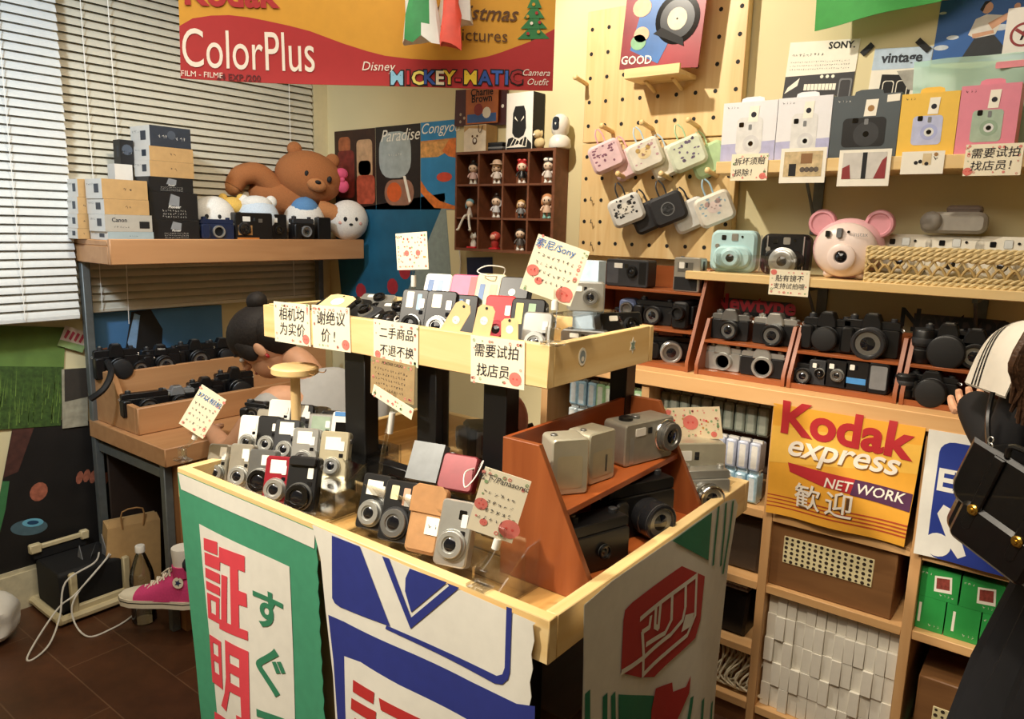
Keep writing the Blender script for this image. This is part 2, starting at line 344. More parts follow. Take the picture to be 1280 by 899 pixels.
# ------------------------------------------------------------------ peg board
r = thing('peg_board', 'pale wooden peg board of two panels hung on the cream wall', 'peg board', T(-1.19, 2.31, 1.35))
def board(z0, z1, rows):
    b = MB(); b.box((-.285, 0, z0), (.285, .036, z1), PINEZ, .002); p = b.build('board_panel', r)
    h = MB()
    for i, z in enumerate(rows):
        for k in range(-4, 5):
            x = k*.066
            if abs(x) < .27: h.add(*(lambda P: ([(q[0], -.0008, q[1]) for q in P], [tuple(range(len(P)))]))(circ(x, z, .0068, 10)), BLACKM)
    h.build('peg_holes', p)
board(.0, .39, (.045, .12, .195, .27, .345)); board(.394, .83, (.45, .53, .61, .69, .77))
def peg(x, z, L=.075):
    q = MB(T(x, 0, z)); q.cyl((0, .001, 0), (0, -L, .012), .0075, PINEY, 10); q.ell((0, -L, .012), (.010, .007, .010), PINEY, 10, 6); q.build('peg', r)
for px, py in ((722, 102),): p = PY(px, py, 2.25); peg(p.x+1.19, p.z-1.35)
for px, py in ((752, 162), (802, 158), (860, 155), (772, 222), (826, 222), (884, 218)): p = PY(px, py, 2.235); peg(p.x+1.19, p.z-1.35)
for k in range(3): p = PY(738, 250+k*28, 2.3); MB().tube([(p.x+1.19, 0, p.z-1.35), (p.x+1.19+.004, -.016, p.z-1.352), (p.x+1.19+.008, -.02, p.z-1.34)], .002, SILVD).build('metal_hook', r)
p0 = PY(783, 95, 2.2); p1 = PY(852, 90, 2.2)
r2 = thing('ledge', 'small wooden ledge on the peg board under the record sleeve', 'ledge', T((p0.x+p1.x)/2, 2.309, p0.z-.012)); hw = (p1.x-p0.x)/2
b = MB(); b.box((-hw, -.115, 0), (hw, 0, .014), PINE, .001); b.build('board', r2)
b = MB(); b.box((-hw, -.125, 0), (hw, -.115, .03), PINE, .001); b.build('lip', r2)
for x in (-.5*hw, .5*hw): MB().cyl((x, -.07, -.001), (x, -.0, -.025), .006, PINEY, 8).build('support_peg', r2)
# ------------------------------------------------------------------ figure cubby
cx0, cx1, cz0, cz1, cy = -2.037, -1.556, 1.345, 1.728, 2.262
r = thing('figure_cubby', 'small dark brown wall cubby of twelve cells with toy figures', 'cubby', T((cx0+cx1)/2, cy, cz0)); W_ = cx1-cx0; H_ = cz1-cz0
b = MB(); b.box((-W_/2, 0, 0), (-W_/2+.008, .086, H_), CUBBY); b.box((W_/2-.012, 0, 0), (W_/2, .086, H_), CUBBY); b.box((-W_/2+.008, 0, 0), (W_/2-.012, .086, .01), CUBBY); b.box((-W_/2+.008, 0, H_-.01), (W_/2-.012, .086, H_), CUBBY); b.build('frame', r)
MB().box((-W_/2+.008, .08, .01), (W_/2-.012, .0855, H_-.01), CUBBY).build('back_panel', r)
for i in (1, 2, 3): x = -W_/2+W_*i/4; MB().box((x-.004, .001, .01), (x+.004, .08, H_-.01), CUBBY).build('divider', r)
for i in (1, 2):
    z = H_*i/3; MB().box((-W_/2+.008, .002, z-.004), (W_/2-.012, .08, z+.004), CUBBY).build('shelf', r)
CELL = [[((cx0+W_*(i+.5)/4), cy+.02, cz0+max(.0101, H_*j/3+.0041)) for i in range(4)] for j in (2, 1, 0)]
# ------------------------------------------------------------------ the island table
TZ = .9
X0, X1, Y0, Y1 = -1.547, -.537, .806, 1.592
r = thing('display_table', 'pale wooden display table with raised rim in the middle of the shop', 'table', T(-1.04, 1.2, 0)); OX, OY = 1.04, -1.2
def bx(nm, lo, hi, m, bv=.0015, par=None): return MB().box((lo[0]+OX, lo[1]+OY, lo[2]), (hi[0]+OX, hi[1]+OY, hi[2]), m, bv).build(nm, par or r)
t = .022
bx('rim_board', (X0, Y0, .83), (X1, Y0+t, TZ), PINE); bx('rim_board', (X0, Y1-t, .83), (X1, Y1, TZ), PINE)
bx('rim_board', (X0, Y0+t, .83), (X0+t, Y1-t, TZ), PINEY); bx('rim_board', (X1-t, Y0+t, .83), (X1, Y1-t, TZ), PINEY)
bx('table_top', (X0+t, Y0+t, .835), (X1-t, Y1-t, .852), wood('#c79552', '#e0b672', .35, 1, 5), 0)
bx('under_tray', (X0+.05, Y0+.05, .80), (X1-.05, Y1-.05, .834), BLACKM)
for x, y in ((X0+.42, Y0+.05), (X0+.07, Y0+.05), (X1-.12, Y1-.12), (X0+.07, Y1-.12)): bx('leg', (x, y, 0), (x+.05, y+.05, .80), PINEZ)
bx('lower_cabinet', (X0+.15, Y0+.14, .08), (X1-.05, Y1-.1, .64), wood('#6b4a2c', '#7b5736', .5, 1, 4))
bx('frame_post', (-.66, Y0+.07, .0), (-.62, Y0+.11, .80), BLACKM)
# raised tray on black legs
r = thing('raised_tray', 'raised pale wooden tray on black legs full of small cameras', 'tray', T(-1.116, 1.22, 1.174)); OX, OY = 1.116, -1.22; OZ = 1.174
A0, A1, B0, B1 = -1.53, -.706, 1.027, 1.415
def bz(nm, lo, hi, m, bv=.0015): return MB().box((lo[0]+OX, lo[1]+OY, lo[2]-OZ), (hi[0]+OX, hi[1]+OY, hi[2]-OZ), m, bv).build(nm, r)
bz('tray_board', (A0, B0, 1.174), (A1, B0+.018, 1.25), PINE); bz('tray_board', (A0, B1-.018, 1.174), (A1, B1, 1.25), PINE)
bz('tray_board', (A0, B0+.018, 1.174), (A0+.018, B1-.018, 1.25), PINEY); bz('tray_board', (A1-.018, B0+.018, 1.174), (A1, B1-.018, 1.25), PINEY)
bz('tray_base', (A0+.018, B0+.018, 1.176), (A1-.018, B1-.018, 1.19), PINE, 0)
LP = BLACK
LX = [PY(x, 500, 1.05).x for x in (431, 456, 521, 545, 604, 633)]
for k in (0, 2, 4): bz('leg', (LX[k], 1.05, .853), (LX[k+1], 1.09, 1.174), LP)
bz('leg', (-1.33, 1.36, .853), (-1.285, 1.40, 1.174), LP); bz('leg', (-.775, 1.36, .853), (-.735, 1.40, 1.174), LP); bz('leg', (-1.12, 1.36, .853), (-1.07, 1.40, 1.174), LP)
bz('crossbar', (LX[1], 1.055, .853), (LX[2], 1.085, .935), LP); bz('crossbar', (LX[3], 1.055, .853), (LX[4], 1.085, .90), LP)
bz('glass_panel', (LX[3], 1.068, .905), (LX[4], 1.072, 1.174), ACR, 0)
# ------------------------------------------------------------------ builders of the goods (fronts face local -y, base at z = 0)
def lens_part(root, u, v, r, ret, ring, front=None, y=0., glass=GLASSK, name='lens'):
    Lm = T(u, y, v) @ FRONT; b = MB()
    b.lathe([(r, -.001), (r, .0025), (r*.97, .004), (r*.86, .004)], ring, 22, Lm)
    if ret > 0: b.lathe([(r*.86, .002), (r*.86, .004+ret), (r*.82, .0055+ret), (r*.55, .0055+ret), (r*.5, .003+ret), (.0, .003+ret)], front or ring, 22, Lm)
    else: b.lathe([(r*.86, .0035), (r*.6, .003), (0, .003)], front or ring, 22, Lm)
    if ret > .006: b.lathe([(r*.9, .004+ret*.45), (r*.9, .004+ret*.6)], front or ring, 22, Lm)
    p = b.build(name, root)
    g = MB(); g.lathe([(r*.42, .003+ret), (r*.3, .0042+ret), (0, .005+ret)], glass, 16, Lm); g.build('lens_glass', p); return p
def loop(root, P, m=WHITE, r=.0014, name='wrist_strap'): MB().tube(P, r, m, 5, 5).build(name, root)
def stand(p, w, h, yaw=0., tilt=18.): return T(p) @ rotz(R(yaw)) @ rotx(R(-tilt)) @ T(0, 0, w/2) @ roty(pi/2) @ T(0, 0, -h/2)
def lay(p, yaw=0., tilt=0.): return T(p) @ rotz(R(yaw)) @ rotx(R(-tilt))
def compact(name, label, M, w=.096, h=.058, d=.026, body=SILV, lens=(.018, .029, .019), ring=None, front=None, ret=.004, label_at=None, side=None, strap=None, group=None, grip=False, print_=None, back=False, flash=True):
    r = thing(name, label, 'camera', M, group); b = MB()
    b.prism(rrect(-w/2, 0, w/2, h, .008), 0, d, body, .0025)
    if side: b.prism(rrect(-w/2-.0004, .006, w/2+.0004, h-.006, .006), d*.35, d*.65, side)
    if grip: b.prism(rrect(-w/2+.002, .003, -w/2+.020, h-.004, .006), -.007, .002, body, .002)
    if print_:
        for P, m in print_: b.flat(P, m, .0006)
    b.build('body', r)
    if lens: lens_part(r, lens[0], lens[1], lens[2], ret, ring or SILV, front)
    if flash:
        q = MB(); q.prism(rrect(-w*.30, h*.68, -w*.10, h*.86, .002), -.0012, .002, WPLAS); q.build('flash', r)
        q = MB(); q.prism(rrect(-w*.05, h*.70, w*.03, h*.84, .001), -.001, .002, GLASSK); q.build('viewfinder', r)
    q = MB(); q.lathe([(.006, h-.001), (.006, h+.002), (.005, h+.003)], SILVD, 12, T(-w*.32, d*.5, 0)); q.build('shutter_button', r)
    if label_at: q = MB(); q.flat(rrect(label_at[0], label_at[1], label_at[2], label_at[3], .001), PAPER, .0008); q.build('price_label', r)
    if strap:
        s = MB(); x = w/2*strap; s.tube([(x, d*.5, h*.8), (x+.012*strap, -.004, h*.9), (x+.010*strap, -.018, h*.4), (x-.004*strap, -.02, h*.1), (x-.012*strap, -.016, h*.5), (x, d*.4, h*.75)], .0014, WHITE, 5, 5); s.build('wrist_strap', r)
    return r
def slr(name, label, M, body=BLACK, top=BLACK, lens='lens', w=.142, h=.088, d=.036, ring=None, lr=.032, ll=.035, group=None, hump=True, grip=True, brand=None):
    r = thing(name, label, 'camera', M, group); b = MB(); hb = h*.70
    b.prism(rrect(-w/2, 0, w/2, hb, .008), 0, d, body, .002)
    if grip: b.prism(rrect(-w/2, .004, -w/2+.032, hb, .010), -.02, .004, body, .004)
    b.build('body', r)
    t = MB(); t.prism([(-w/2+.001, hb), (w/2-.001, hb), (w/2-.001, h*.86), (w/2-.006, h*.9), (-w/2+.006, h*.9), (-w/2+.001, h*.86)], .003, d-.003, top, .0015); t.build('top_plate', r)
    if hump:
        q = MB(); q.prism([(-.026, h*.66), (.026, h*.66), (.024, h*.88), (.015, h*1.07), (-.015, h*1.07), (-.024, h*.88)], -.006, d-.006, top, .003)
        q.box((-.010, .004, h*1.065), (.010, d-.012, h*1.09), SILVD); q.build('prism_housing', r)
    q = MB(); q.lathe([(.010, h*.89), (.010, h*.99), (.009, h*1.0)], top if top is not BLACK else DGREY, 14, T(-w*.34, d*.5, 0)); q.lathe([(.0045, h*.99), (.0045, h*1.03)], SILV, 10, T(-w*.34, d*.5, 0)); q.build('shutter_dial', r)
    q = MB(); q.lathe([(.008, h*.89), (.008, h*.97), (.007, h*.98)], top if top is not BLACK else DGREY, 14, T(w*.36, d*.5, 0)); q.build('rewind_knob', r)
    if brand:
        q = MB(); q.text(brand, .011, WHITE, 0, h*.93, .0065); q.build('brand_mark', r)
    cz = hb*.52; Lm = T(0.004, 0, cz) @ FRONT
    if lens == 'mount':
        q = MB(); q.lathe([(lr, -.001), (lr, .008), (lr*.95, .010), (lr*.74, .010), (lr*.70, .007), (lr*.70, .0004)], ring or SILV, 26, Lm); q.lathe([(lr*.70, .0012), (0, .0012)], BLACKM, 20, Lm); q.build('lens_mount', r)
    else:
        q = MB(); rg = ring or BLACK
        q.lathe([(lr*.9, -.001), (lr*.9, .006), (lr, .008), (lr, ll*.45), (lr*.94, ll*.48), (lr*.94, ll*.55), (lr, ll*.58), (lr, ll), (lr*.94, ll+.002), (lr*.8, ll+.002), (lr*.7, ll-.004)], rg, 26, Lm)
        p = q.build('lens', r); g = MB()
        if lens == 'cap': g.lathe([(lr*.92, ll), (lr*.92, ll+.004), (lr*.8, ll+.006), (0, ll+.006)], BLACKM, 22, Lm); g.build('lens_cap', p)
        else:
            g.lathe([(lr*.72, ll-.006), (lr*.4, ll-.002), (0, ll)], GLASSK, 20, Lm); g.build('lens_glass', p)
            g = MB(); g.lathe([(lr*1.004, ll-.004), (lr*1.004, ll-.0025)], SILVD, 26, Lm); g.build('filter_ring', p)
    for sx in (-1, 1): MB().tube([(sx*w/2, d*.5, h*.74), (sx*(w/2+.006), d*.45, h*.72), (sx*(w/2+.004), d*.4, h*.66), (sx*w/2, d*.5, h*.70)], .0012, SILV, 5, 3).build('strap_lug', r)
    return r
def camcorder(name, label, M, body=BLACK, trim=SILV, L=.12, w=.05, h=.065, group=None, screen=True):
    r = thing(name, label, 'camera', M, group)           # lens faces -y
    b = MB(); b.prism(rrect(-w/2, 0, w/2, h, .014), 0, L, body, .006); b.build('body', r)
    q = MB(); q.lathe([(w*.36, -.02), (w*.40, .0), (w*.40, .012), (w*.36, .018), (w*.30, .018), (w*.24, .010), (0, .009)], trim, 20, T(0, 0, h*.6) @ FRONT); q.build('lens', r)
    if screen: q = MB(); q.box((w/2, .02, h*.2), (w/2+.010, L*.8, h*.85), trim, .002); p = q.build('flip_screen', r); g = MB(); g.box((w/2+.0101, .03, h*.28), (w/2+.0106, L*.7, h*.78), GLASSK); g.build('screen_glass', p)
    q = MB(); q.tube([(-w/2, .012, h*.5), (-w/2-.016, .03, h*.5), (-w/2-.016, L*.7, h*.5), (-w/2, L*.85, h*.5)], .006, BLACKM, 6, 4); q.build('hand_strap', r)
    q = MB(); q.cyl((0, L-.005, h*.75), (0, L+.018, h*.8), .011, BLACK, 14); q.build('eyepiece', r)
    return r
def instant(name, label, M, body, trim=SILV, w=.104, h=.118, d=.05, lens_r=.026, cut=False, group=None, lm=None):
    r = thing(name, label, 'camera', M, group); b = MB()
    b.prism(rrect(-w/2, 0, w/2, h, .024, 6), 0, d, body, .008); b.prism(rrect(-w/2+.012, .012, w/2-.012, h*.62, .03, 6), -.012, .006, body, .006); b.build('body', r)
    Lm = T(.0, -.012, h*.34) @ FRONT; q = MB()
    q.lathe([(lens_r*1.25, -.002), (lens_r*1.25, .006), (lens_r*1.1, .009), (lens_r, .009), (lens_r, .016), (lens_r*.85, .018), (lens_r*.5, .016)], lm or body, 26, Lm); p = q.build('lens_ring', r)
    g = MB(); g.lathe([(lens_r*.52, .0155), (lens_r*.3, .018), (0, .019)], GLASSK, 18, Lm); g.build('lens_glass', p)
    q = MB(); q.prism(rrect(-.006, h*.74, .014, h*.92, .004), -.002, .004, trim, .001); q.build('flash', r)
    q = MB(); q.prism(rrect(-.036, h*.76, -.022, h*.88, .003), -.002, .004, GLASSK, .001); q.build('viewfinder', r)
    q = MB(); q.lathe([(.007, 0), (.007, .004), (.006, .005)], trim, 14, T(-w*.34, 0, h*.62) @ FRONT); q.build('shutter_button', r)
    q = MB(); q.lathe([(.0035, 0), (.0035, .002)], BLACKG, 10, T(.026, 0, h*.85) @ FRONT); q.build('sensor', r)
    return r
def scribble(mb, u0, u1, v, h, m, seed=1, gap=.35, th=.12, z=.0007):
    rn = random.Random(seed); x = u0
    while x < u1-h*.6:
        for _ in range(3):
            a = (x+rn.random()*h*.8, v+(rn.random()-.5)*h); c = (x+rn.random()*h*.8, v+(rn.random()-.5)*h)
            d = V((c[0]-a[0], c[1]-a[1])); 
            if d.length < 1e-5: continue
            n = V((-d.y, d.x)).normalized()*h*th*.5
            P = [(a[0]-n.x, a[1]-n.y), (c[0]-n.x, c[1]-n.y), (c[0]+n.x, c[1]+n.y), (a[0]+n.x, a[1]+n.y)]; mb.flat(P, m, z)
        x += h*(1+gap)
PINKR = mat('#e58d83', .8); REDS = mat('#d8524a', .8); CARDP = mat('#f6ecd0', .75, var=.02)
def doodles(mb, w, h, seed=1, apple=None, dense=False):
    rn = random.Random(seed)
    for i in range(int((w+h)*2/.018)):
        t = rn.random()*2*(w+h); e = .008
        if t < w: p = (t-w/2, h/2-e)
        elif t < 2*w: p = (t-w-w/2, -h/2+e)
        elif t < 2*w+h: p = (-w/2+e, t-2*w-h/2)
        else: p = (w/2-e, t-2*w-h-h/2)
        q = .0015+rn.random()*.0022
        mb.flat(circ(p[0], p[1], q, 8), PINKR if rn.random() < .7 else mat('#8fae7f', .8), .0005, [circ(p[0], p[1], q*.55, 8)] if rn.random() < .5 else ())
    if dense:
        for i in range(46): mb.flat(circ((rn.random()-.5)*w*.9, (rn.random()-.5)*h*.9, .0012+rn.random()*.002, 7), rn.choice([PINKR, mat('#8fae7f', .8), mat('#c99a55', .8), REDS]), .0005)
    for a in apple or ():
        mb.flat(circ(a[0], a[1], a[2], 18, a[2]*.9), mat('#e07a6f', .8), .0006); mb.flat(circ(a[0]-a[2]*.3, a[1], a[2]*.14, 8), REDS, .0008); mb.flat(circ(a[0]+a[2]*.3, a[1], a[2]*.14, 8), REDS, .0008)
def card(label, M, w, h, lines=(), seed=1, apple=None, paper=None, dense=False, scr=(), name='price_card', cat='card', group=None, back=None):
    b = MB(); b.box((-w/2, 0, -h/2), (w/2, .0012, h/2), paper or CARDP); doodles(b, w, h, seed, apple, dense)
    for t, s, u, v, m in lines: b.text(t, s, m, u, v, .0009, shear=.12, rot=.02)
    for u0, u1, v, hh, m in scr: scribble(b, u0, u1, v, hh, m, seed+int(v*1e4))
    return b.build(name, M=M, label=label, cat=cat, group=group)
def clip_stand(label, p, top, group=None, rz=0.):        # acrylic foot, stem, white ball joint and the clip that holds a card
    r = thing('card_clip', label, 'clip', T(p), group); t = V(top)-V(p)
    b = MB(); b.box((-.018, -.014, 0), (.018, .014, .006), ACR, .001); b.box((-.014, -.004, .006), (.014, .004, .03), ACR, .001); b.build('foot', r)
    b = MB(); b.tube([(0, 0, .03), (t.x*.4, t.y*.4, t.z*.5), (t.x, t.y, t.z-.012)], .0045, ACR, 8, 4); b.build('stem', r)
    b = MB(); b.cyl((t.x*.75, t.y*.75, t.z*.66), (t.x*.9, t.y*.9, t.z*.84), .0065, WPLAS, 12); b.build('joint', r)
    b = MB(); b.box((t.x-.014, t.y+.002, t.z-.012), (t.x+.014, t.y+.006, t.z+.012), ACR, .001); b.box((t.x-.014, t.y-.006, t.z-.012), (t.x+.014, t.y-.002, t.z+.006), ACR, .001); b.build('jaw', r)
    return r
def carton(name, label, M, w, d, h, front, side=None, top=None, art=(), cat='box', group=None, tape=None):
    b = MB(); s_ = side or front
    b.add([(-w/2, 0, 0), (w/2, 0, 0), (w/2, 0, h), (-w/2, 0, h)], [(0, 1, 2, 3)], front)
    b.add([(-w/2, d, 0), (w/2, d, 0), (w/2, d, h), (-w/2, d, h)], [(3, 2, 1, 0)], front)
    b.add([(-w/2, 0, 0), (-w/2, d, 0), (-w/2, d, h), (-w/2, 0, h)], [(3, 2, 1, 0)], s_); b.add([(w/2, 0, 0), (w/2, d, 0), (w/2, d, h), (w/2, 0, h)], [(0, 1, 2, 3)], s_)
    b.add([(-w/2, 0, h), (w/2, 0, h), (w/2, d, h), (-w/2, d, h)], [(0, 1, 2, 3)], top or front); b.add([(-w/2, 0, 0), (w/2, 0, 0), (w/2, d, 0), (-w/2, d, 0)], [(3, 2, 1, 0)], s_)
    for fn in art: fn(b)
    return b.build(name, M=M, label=label, cat=cat, group=group)
def doll(label, M, hair, dress, legs=WPLAS, hat=None, s=1., arm=False, bow=None, bun=False):
    r = thing('toy_figure', label, 'toy figure', M @ Mx.Scale(s, 4), 'toy figures in the brown wall cubby'); SK = mat('#eed2b8', .45)
    b = MB()
    for sx in (-1, 1): b.lathe([(.006, 0), (.0075, .003), (.005, .007), (.0045, .022)], legs, 10, T(sx*.007, 0, 0))
    b.build('legs', r)
    b = MB(); b.lathe([(.014, .018), (.0135, .024), (.009, .036), (.006, .042)], dress, 14)
    b.tube([(-.009, 0, .038), (-.016, -.004, .03), (-.017, -.007, .023)], .003, dress, 6, 3)
    b.tube([(.009, 0, .038), (.017, -.003, .043 if arm else .03), (.018, -.004, .058 if arm else .023)], .003, dress, 6, 3); b.build('body', r)
    b = MB(); b.ell((0, 0, .055), (.0165, .015, .0155), SK, 16, 10); h = b.build('head', r)
    e = MB()
    for sx in (-1, 1): e.ell((sx*.0065, -.0138, .054), (.0022, .0012, .0028), BLACKM, 8, 6)
    e.build('eyes', h)
    b = MB(); b.ell((0, .003, .059), (.0178, .0155, .0155), hair, 16, 10)
    if bun: b.ell((0, .002, .076), (.008, .008, .008), hair, 10, 8)
    for sx in (-1, 1): b.ell((sx*.015, .003, .049), (.005, .006, .011), hair, 8, 6)
    b.build('hair', r)
    if hat: b = MB(); b.lathe([(.0255, .064), (.024, .066), (.017, .067), (.015, .075), (.010, .080), (0, .081)], hat, 18); b.build('hat', r)
    if bow: b = MB(); b.ell((-.008, -.004, .074), (.008, .004, .006), bow, 10, 6); b.ell((.008, -.004, .074), (.008, .004, .006), bow, 10, 6); b.build('bow', r)
    return r
def pouch(label, M, shell, back, art, loopm, w=.112, h=.096, d=.045, hang=.05):
    r = thing('camera_pouch', label, 'pouch', M, 'hanging camera pouches on the peg board')
    b = MB(); b.prism(rrect(-w/2, -h, w/2, 0, .02, 5), -d, -d*.52, shell, .009); p = b.build('front_shell', r)
    q = MB()
    for P, m in art: q.flat(P, m, d+.0004)
    if art: q.build('print', p)
    b = MB(); b.prism(rrect(-w/2, -h, w/2, 0, .02, 5), -d*.46, 0, back, .009); b.build('back_shell', r)
    b = MB(); b.prism(rrect(-w/2+.001, -h+.001, w/2-.001, -.001, .019, 5), -d*.53, -d*.45, WPLAS); b.build('zip', r)
    b = MB(); 
    for sx in (-1, 1): b.tube([(sx*.012, -d*.5, -.004), (sx*.012, -d*.45, hang*.6), (sx*.003, -d*.3, hang), ], .0028, loopm, 6, 4)
    b.build('hanging_loop', r); return r
# ------------------------------------------------------------------ along the window wall
def depth(p): return (V(p)-V((0, 0, EYE))).dot(CF)
def onwin(px, py, X): return PX(px, py, X)
LEFTW = rotz(pi/2)
NAVYB = mat('#2c3440', .5); BOXW = mat('#d6d3cb', .6, var=.03); BOXG = mat('#b3aea2', .6, var=.04); BOXB = mat('#9fb0b4', .6, var=.04); BOXK = mat('#16171a', .45)
def label_art(w, d, h, kind, seed=1):
    def fn(b):
        rn = random.Random(seed)
        keep = b.M; b.M = keep @ T(-w/2, d, 0) @ rotz(-pi/2)          # the end that faces the viewer: a picture and lines of print
        b.flat([(d*.52, h*.3), (d*.8, h*.3), (d*.8, h*.75), (d*.52, h*.75)], NAVYB, .0005); scribble(b, d*.1, d*.45, h*.72, h*.14, INK, seed, z=.0005); b.M = keep
        if kind == 'mid': scribble(b, -w*.04, w*.14, h*.5, h*.2, INK, seed, z=.0005)
        if kind == 'canon': b.text('Canon', h*.34, INK, -w*.2, h*.68, .0005, bold=.02); scribble(b, -w*.32, 0, h*.28, h*.12, INK, seed, z=.0005); b.flat([(w*.22, h*.2), (w*.44, h*.2), (w*.44, h*.62), (w*.22, h*.62)], BLACKM, .0005)
        if kind == 'pioneer':
            b.flat([(-w*.12, h*.55), (w*.1, h*.5), (w*.12, h*.85), (-w*.06, h*.95)], mat('#8b8f93', .5), .0005); b.text('Pioneer', h*.15, WHITE, 0, h*.48, .0006, bold=.02, shear=.25)
            for k in range(3): scribble(b, -w*.25, w*.25, h*(.34-.11*k), h*.07, WHITE, seed+k, z=.0005)
        if kind == 'dark': scribble(b, -w*.3, 0, h*.5, h*.14, WPLAS, seed, z=.0005); b.flat(circ(w*.02, h*.6, h*.22, 12), mat('#4a5360', .5), .0005); scribble(b, w*.12, w*.4, h*.45, h*.16, WPLAS, seed, z=.0005)
    return fn
def wbox(label, xb, xl, xr, yt, yb, Xf, z0, front, side, kind, seed=1, name='camera_box'):
    a = PX(xl, (yt+yb)/2, Xf); c = PX(xr, (yt+yb)/2, Xf); Y0_ = a.y; d = max(.05, Xf-PY(xb, (yt+yb)/2, Y0_).x); d = min(d, .24)
    h = abs(PX(xl, yt, Xf).z-PX(xl, yb, Xf).z); w = c.y-a.y
    carton(name, label, T(Xf, (a.y+c.y)/2, z0) @ LEFTW, w, d, h, front, side, front, [label_art(w, d, h, kind, seed)], group='camera boxes stacked on the shelf under the window'); return z0+h+.0005
ZS = 1.3635
z = ZS
z = wbox('slim blue-grey camera box with a white end, bottom of the front left stack', 113, 135, 192, 286.5, 297, -2.665, z, BOXB, BOXW, 'mid', 3)
z = wbox('silver grey camera box with dark lettering, second from the bottom of the front left stack', 111, 131, 190, 265, 286.5, -2.665, z, BOXG, BOXW, 'canon', 4)
z = wbox('brown kraft camera box resting on the silver grey box in the front left stack', 108.6, 130, 186, 245.5, 265, -2.668, z, KRAFT, BOXW, 'mid', 5)
z = wbox('brown kraft camera box on top of the front left stack', 106.5, 127, 184, 220, 245, -2.668, z, KRAFT, BOXW, 'mid', 6)
z = ZS
for k, (yt, yb) in enumerate(((284, 297), (266, 284), (245, 266), (222.5, 245))):
    z = wbox(['white ended box at the bottom of the leftmost narrow stack', 'white ended box second from the bottom of the leftmost narrow stack', 'white ended box third from the bottom of the leftmost narrow stack', 'white ended box on top of the leftmost narrow stack beside the blind'][k], 83.5+k*.0, 97, 112, yt, yb, -2.80, z, KRAFT, BOXW, 'mid', 10+k)
z = ZS
z = wbox('black camera box with white print at the bottom of the tall stack', 176, 190, 249, 272, 297, -2.69, z, BOXK, BOXK, 'pioneer', 21)
z = wbox('larger black box with white print, second from the bottom of the tall stack', 174, 187, 247, 236.5, 272, -2.69, z, BOXK, BOXK, 'pioneer', 22)
z = wbox('black camera box under the two kraft boxes of the tall stack', 169, 186, 241, 217.5, 236.5, -2.70, z, BOXK, BOXK, 'pioneer', 23)
z = wbox('lower of the two kraft boxes in the tall stack', 167.5, 187, 242, 197.5, 217.5, -2.70, z, KRAFT, BOXW, 'mid', 24)
z = wbox('upper of the two kraft boxes in the tall stack', 167, 186.5, 241, 179.5, 197.5, -2.70, z, KRAFT, BOXW, 'mid', 25)
z = wbox('dark slate box with white end on the very top of the tall stack', 163, 187, 238, 155, 181, -2.70, z, NAVYB, BOXW, 'dark', 26)
z = ZS
z = wbox('tall white box standing behind the kraft stack', 137, 146, 168, 203, 297, -2.80, z, BOXW, BOXW, 'mid', 31)
z = wbox('small black box on top of the tall white box', 143, 150, 167, 172, 203, -2.81, z, BOXK, BOXK, 'dark', 32)
# plush toys
FUR = mat('#a86a3c', .9, bump=.6, scale=260); FURL = mat('#bb7f4e', .9, bump=.6, scale=260); FURW = mat('#e9e6de', .9, bump=.5, scale=260); FURB = mat('#5f8fc0', .9, bump=.5, scale=260); FURP = mat('#cfdce8', .9, bump=.5, scale=260); PINKB = mat('#d9567a', .8)
def s(px, p): return px*depth(p)/FPX
def plush_ball(label, px, py, r, X, m, face=None, extra=None):
    p = PX(px, py, X); q = s(r, p); o = thing('plush_toy', label, 'plush toy', T(p.x, p.y, ZS) @ rotz(R(62)), 'plush toys on the window shelf')
    zc = q*.97; MB().ell((0, 0, zc), (q, q*.9, q), m, 24, 14).build('body', o)
    if face:
        e = MB()
        for sx in (-.3, .22): e.ell((q*sx, -q*.84, zc+q*.05), (q*.10, q*.05, q*.12), BLACKM, 10, 6)
        e.build('eyes', o)
        e = MB(); e.ell((-q*.04, -q*.88, zc-q*.2), (q*.10, q*.05, q*.06), BLACKM, 10, 6); e.build('nose', o)
        e = MB(); e.ell((-q*.5, -q*.73, zc-q*.12), (q*.13, q*.05, q*.09), mat('#d9a79c', .9), 10, 6); e.ell((q*.42, -q*.77, zc-q*.14), (q*.11, q*.05, q*.09), mat('#d9a79c', .9), 10, 6); e.build('cheeks', o)
    if extra: extra(o, q, zc)
    return o
def ears(m):
    def f(o, q, zc):
        for sx in (-1, 1): MB().ell((q*.62*sx, .0, zc+q*.82), (q*.28, q*.2, q*.3), m, 12, 8).build('ear', o)
    return f
def tail(o, q, zc): MB().ell((q*1.02, q*.1, zc-q*.1), (q*.16, q*.16, q*.16), FURW, 10, 8).build('tail', o)
plush_ball('round white plush with a small face at the right end of the window shelf', 435, 275, 25, -2.70, FURW, True, tail)
plush_ball('cream round plush partly behind the black boxes', 266, 262, 27, -2.80, FURW, True)
plush_ball('pale blue and white plush behind the large black camera', 322, 255, 26, -2.78, FURP, None, ears(FURW))
plush_ball('white plush with a blue cap beneath the brown bear', 380, 264, 25, -2.78, FURW, None, lambda o, q, zc: (MB().ell((0, -q*.1, zc+q*.5), (q*.72, q*.7, q*.62), FURB, 16, 10).build('cap', o), MB().ell((q*.1, -q*.1, zc+q*1.2), (q*.2, q*.2, q*.28), FURB, 10, 8).build('cap_tip', o)))
p = PX(290, 250, -2.83); o = thing('plush_toy', 'small red and yellow plush between the cream and blue plushes', 'plush toy', T(p.x, p.y, ZS) @ rotz(R(60)), 'plush toys on the window shelf'); q = s(13, p)
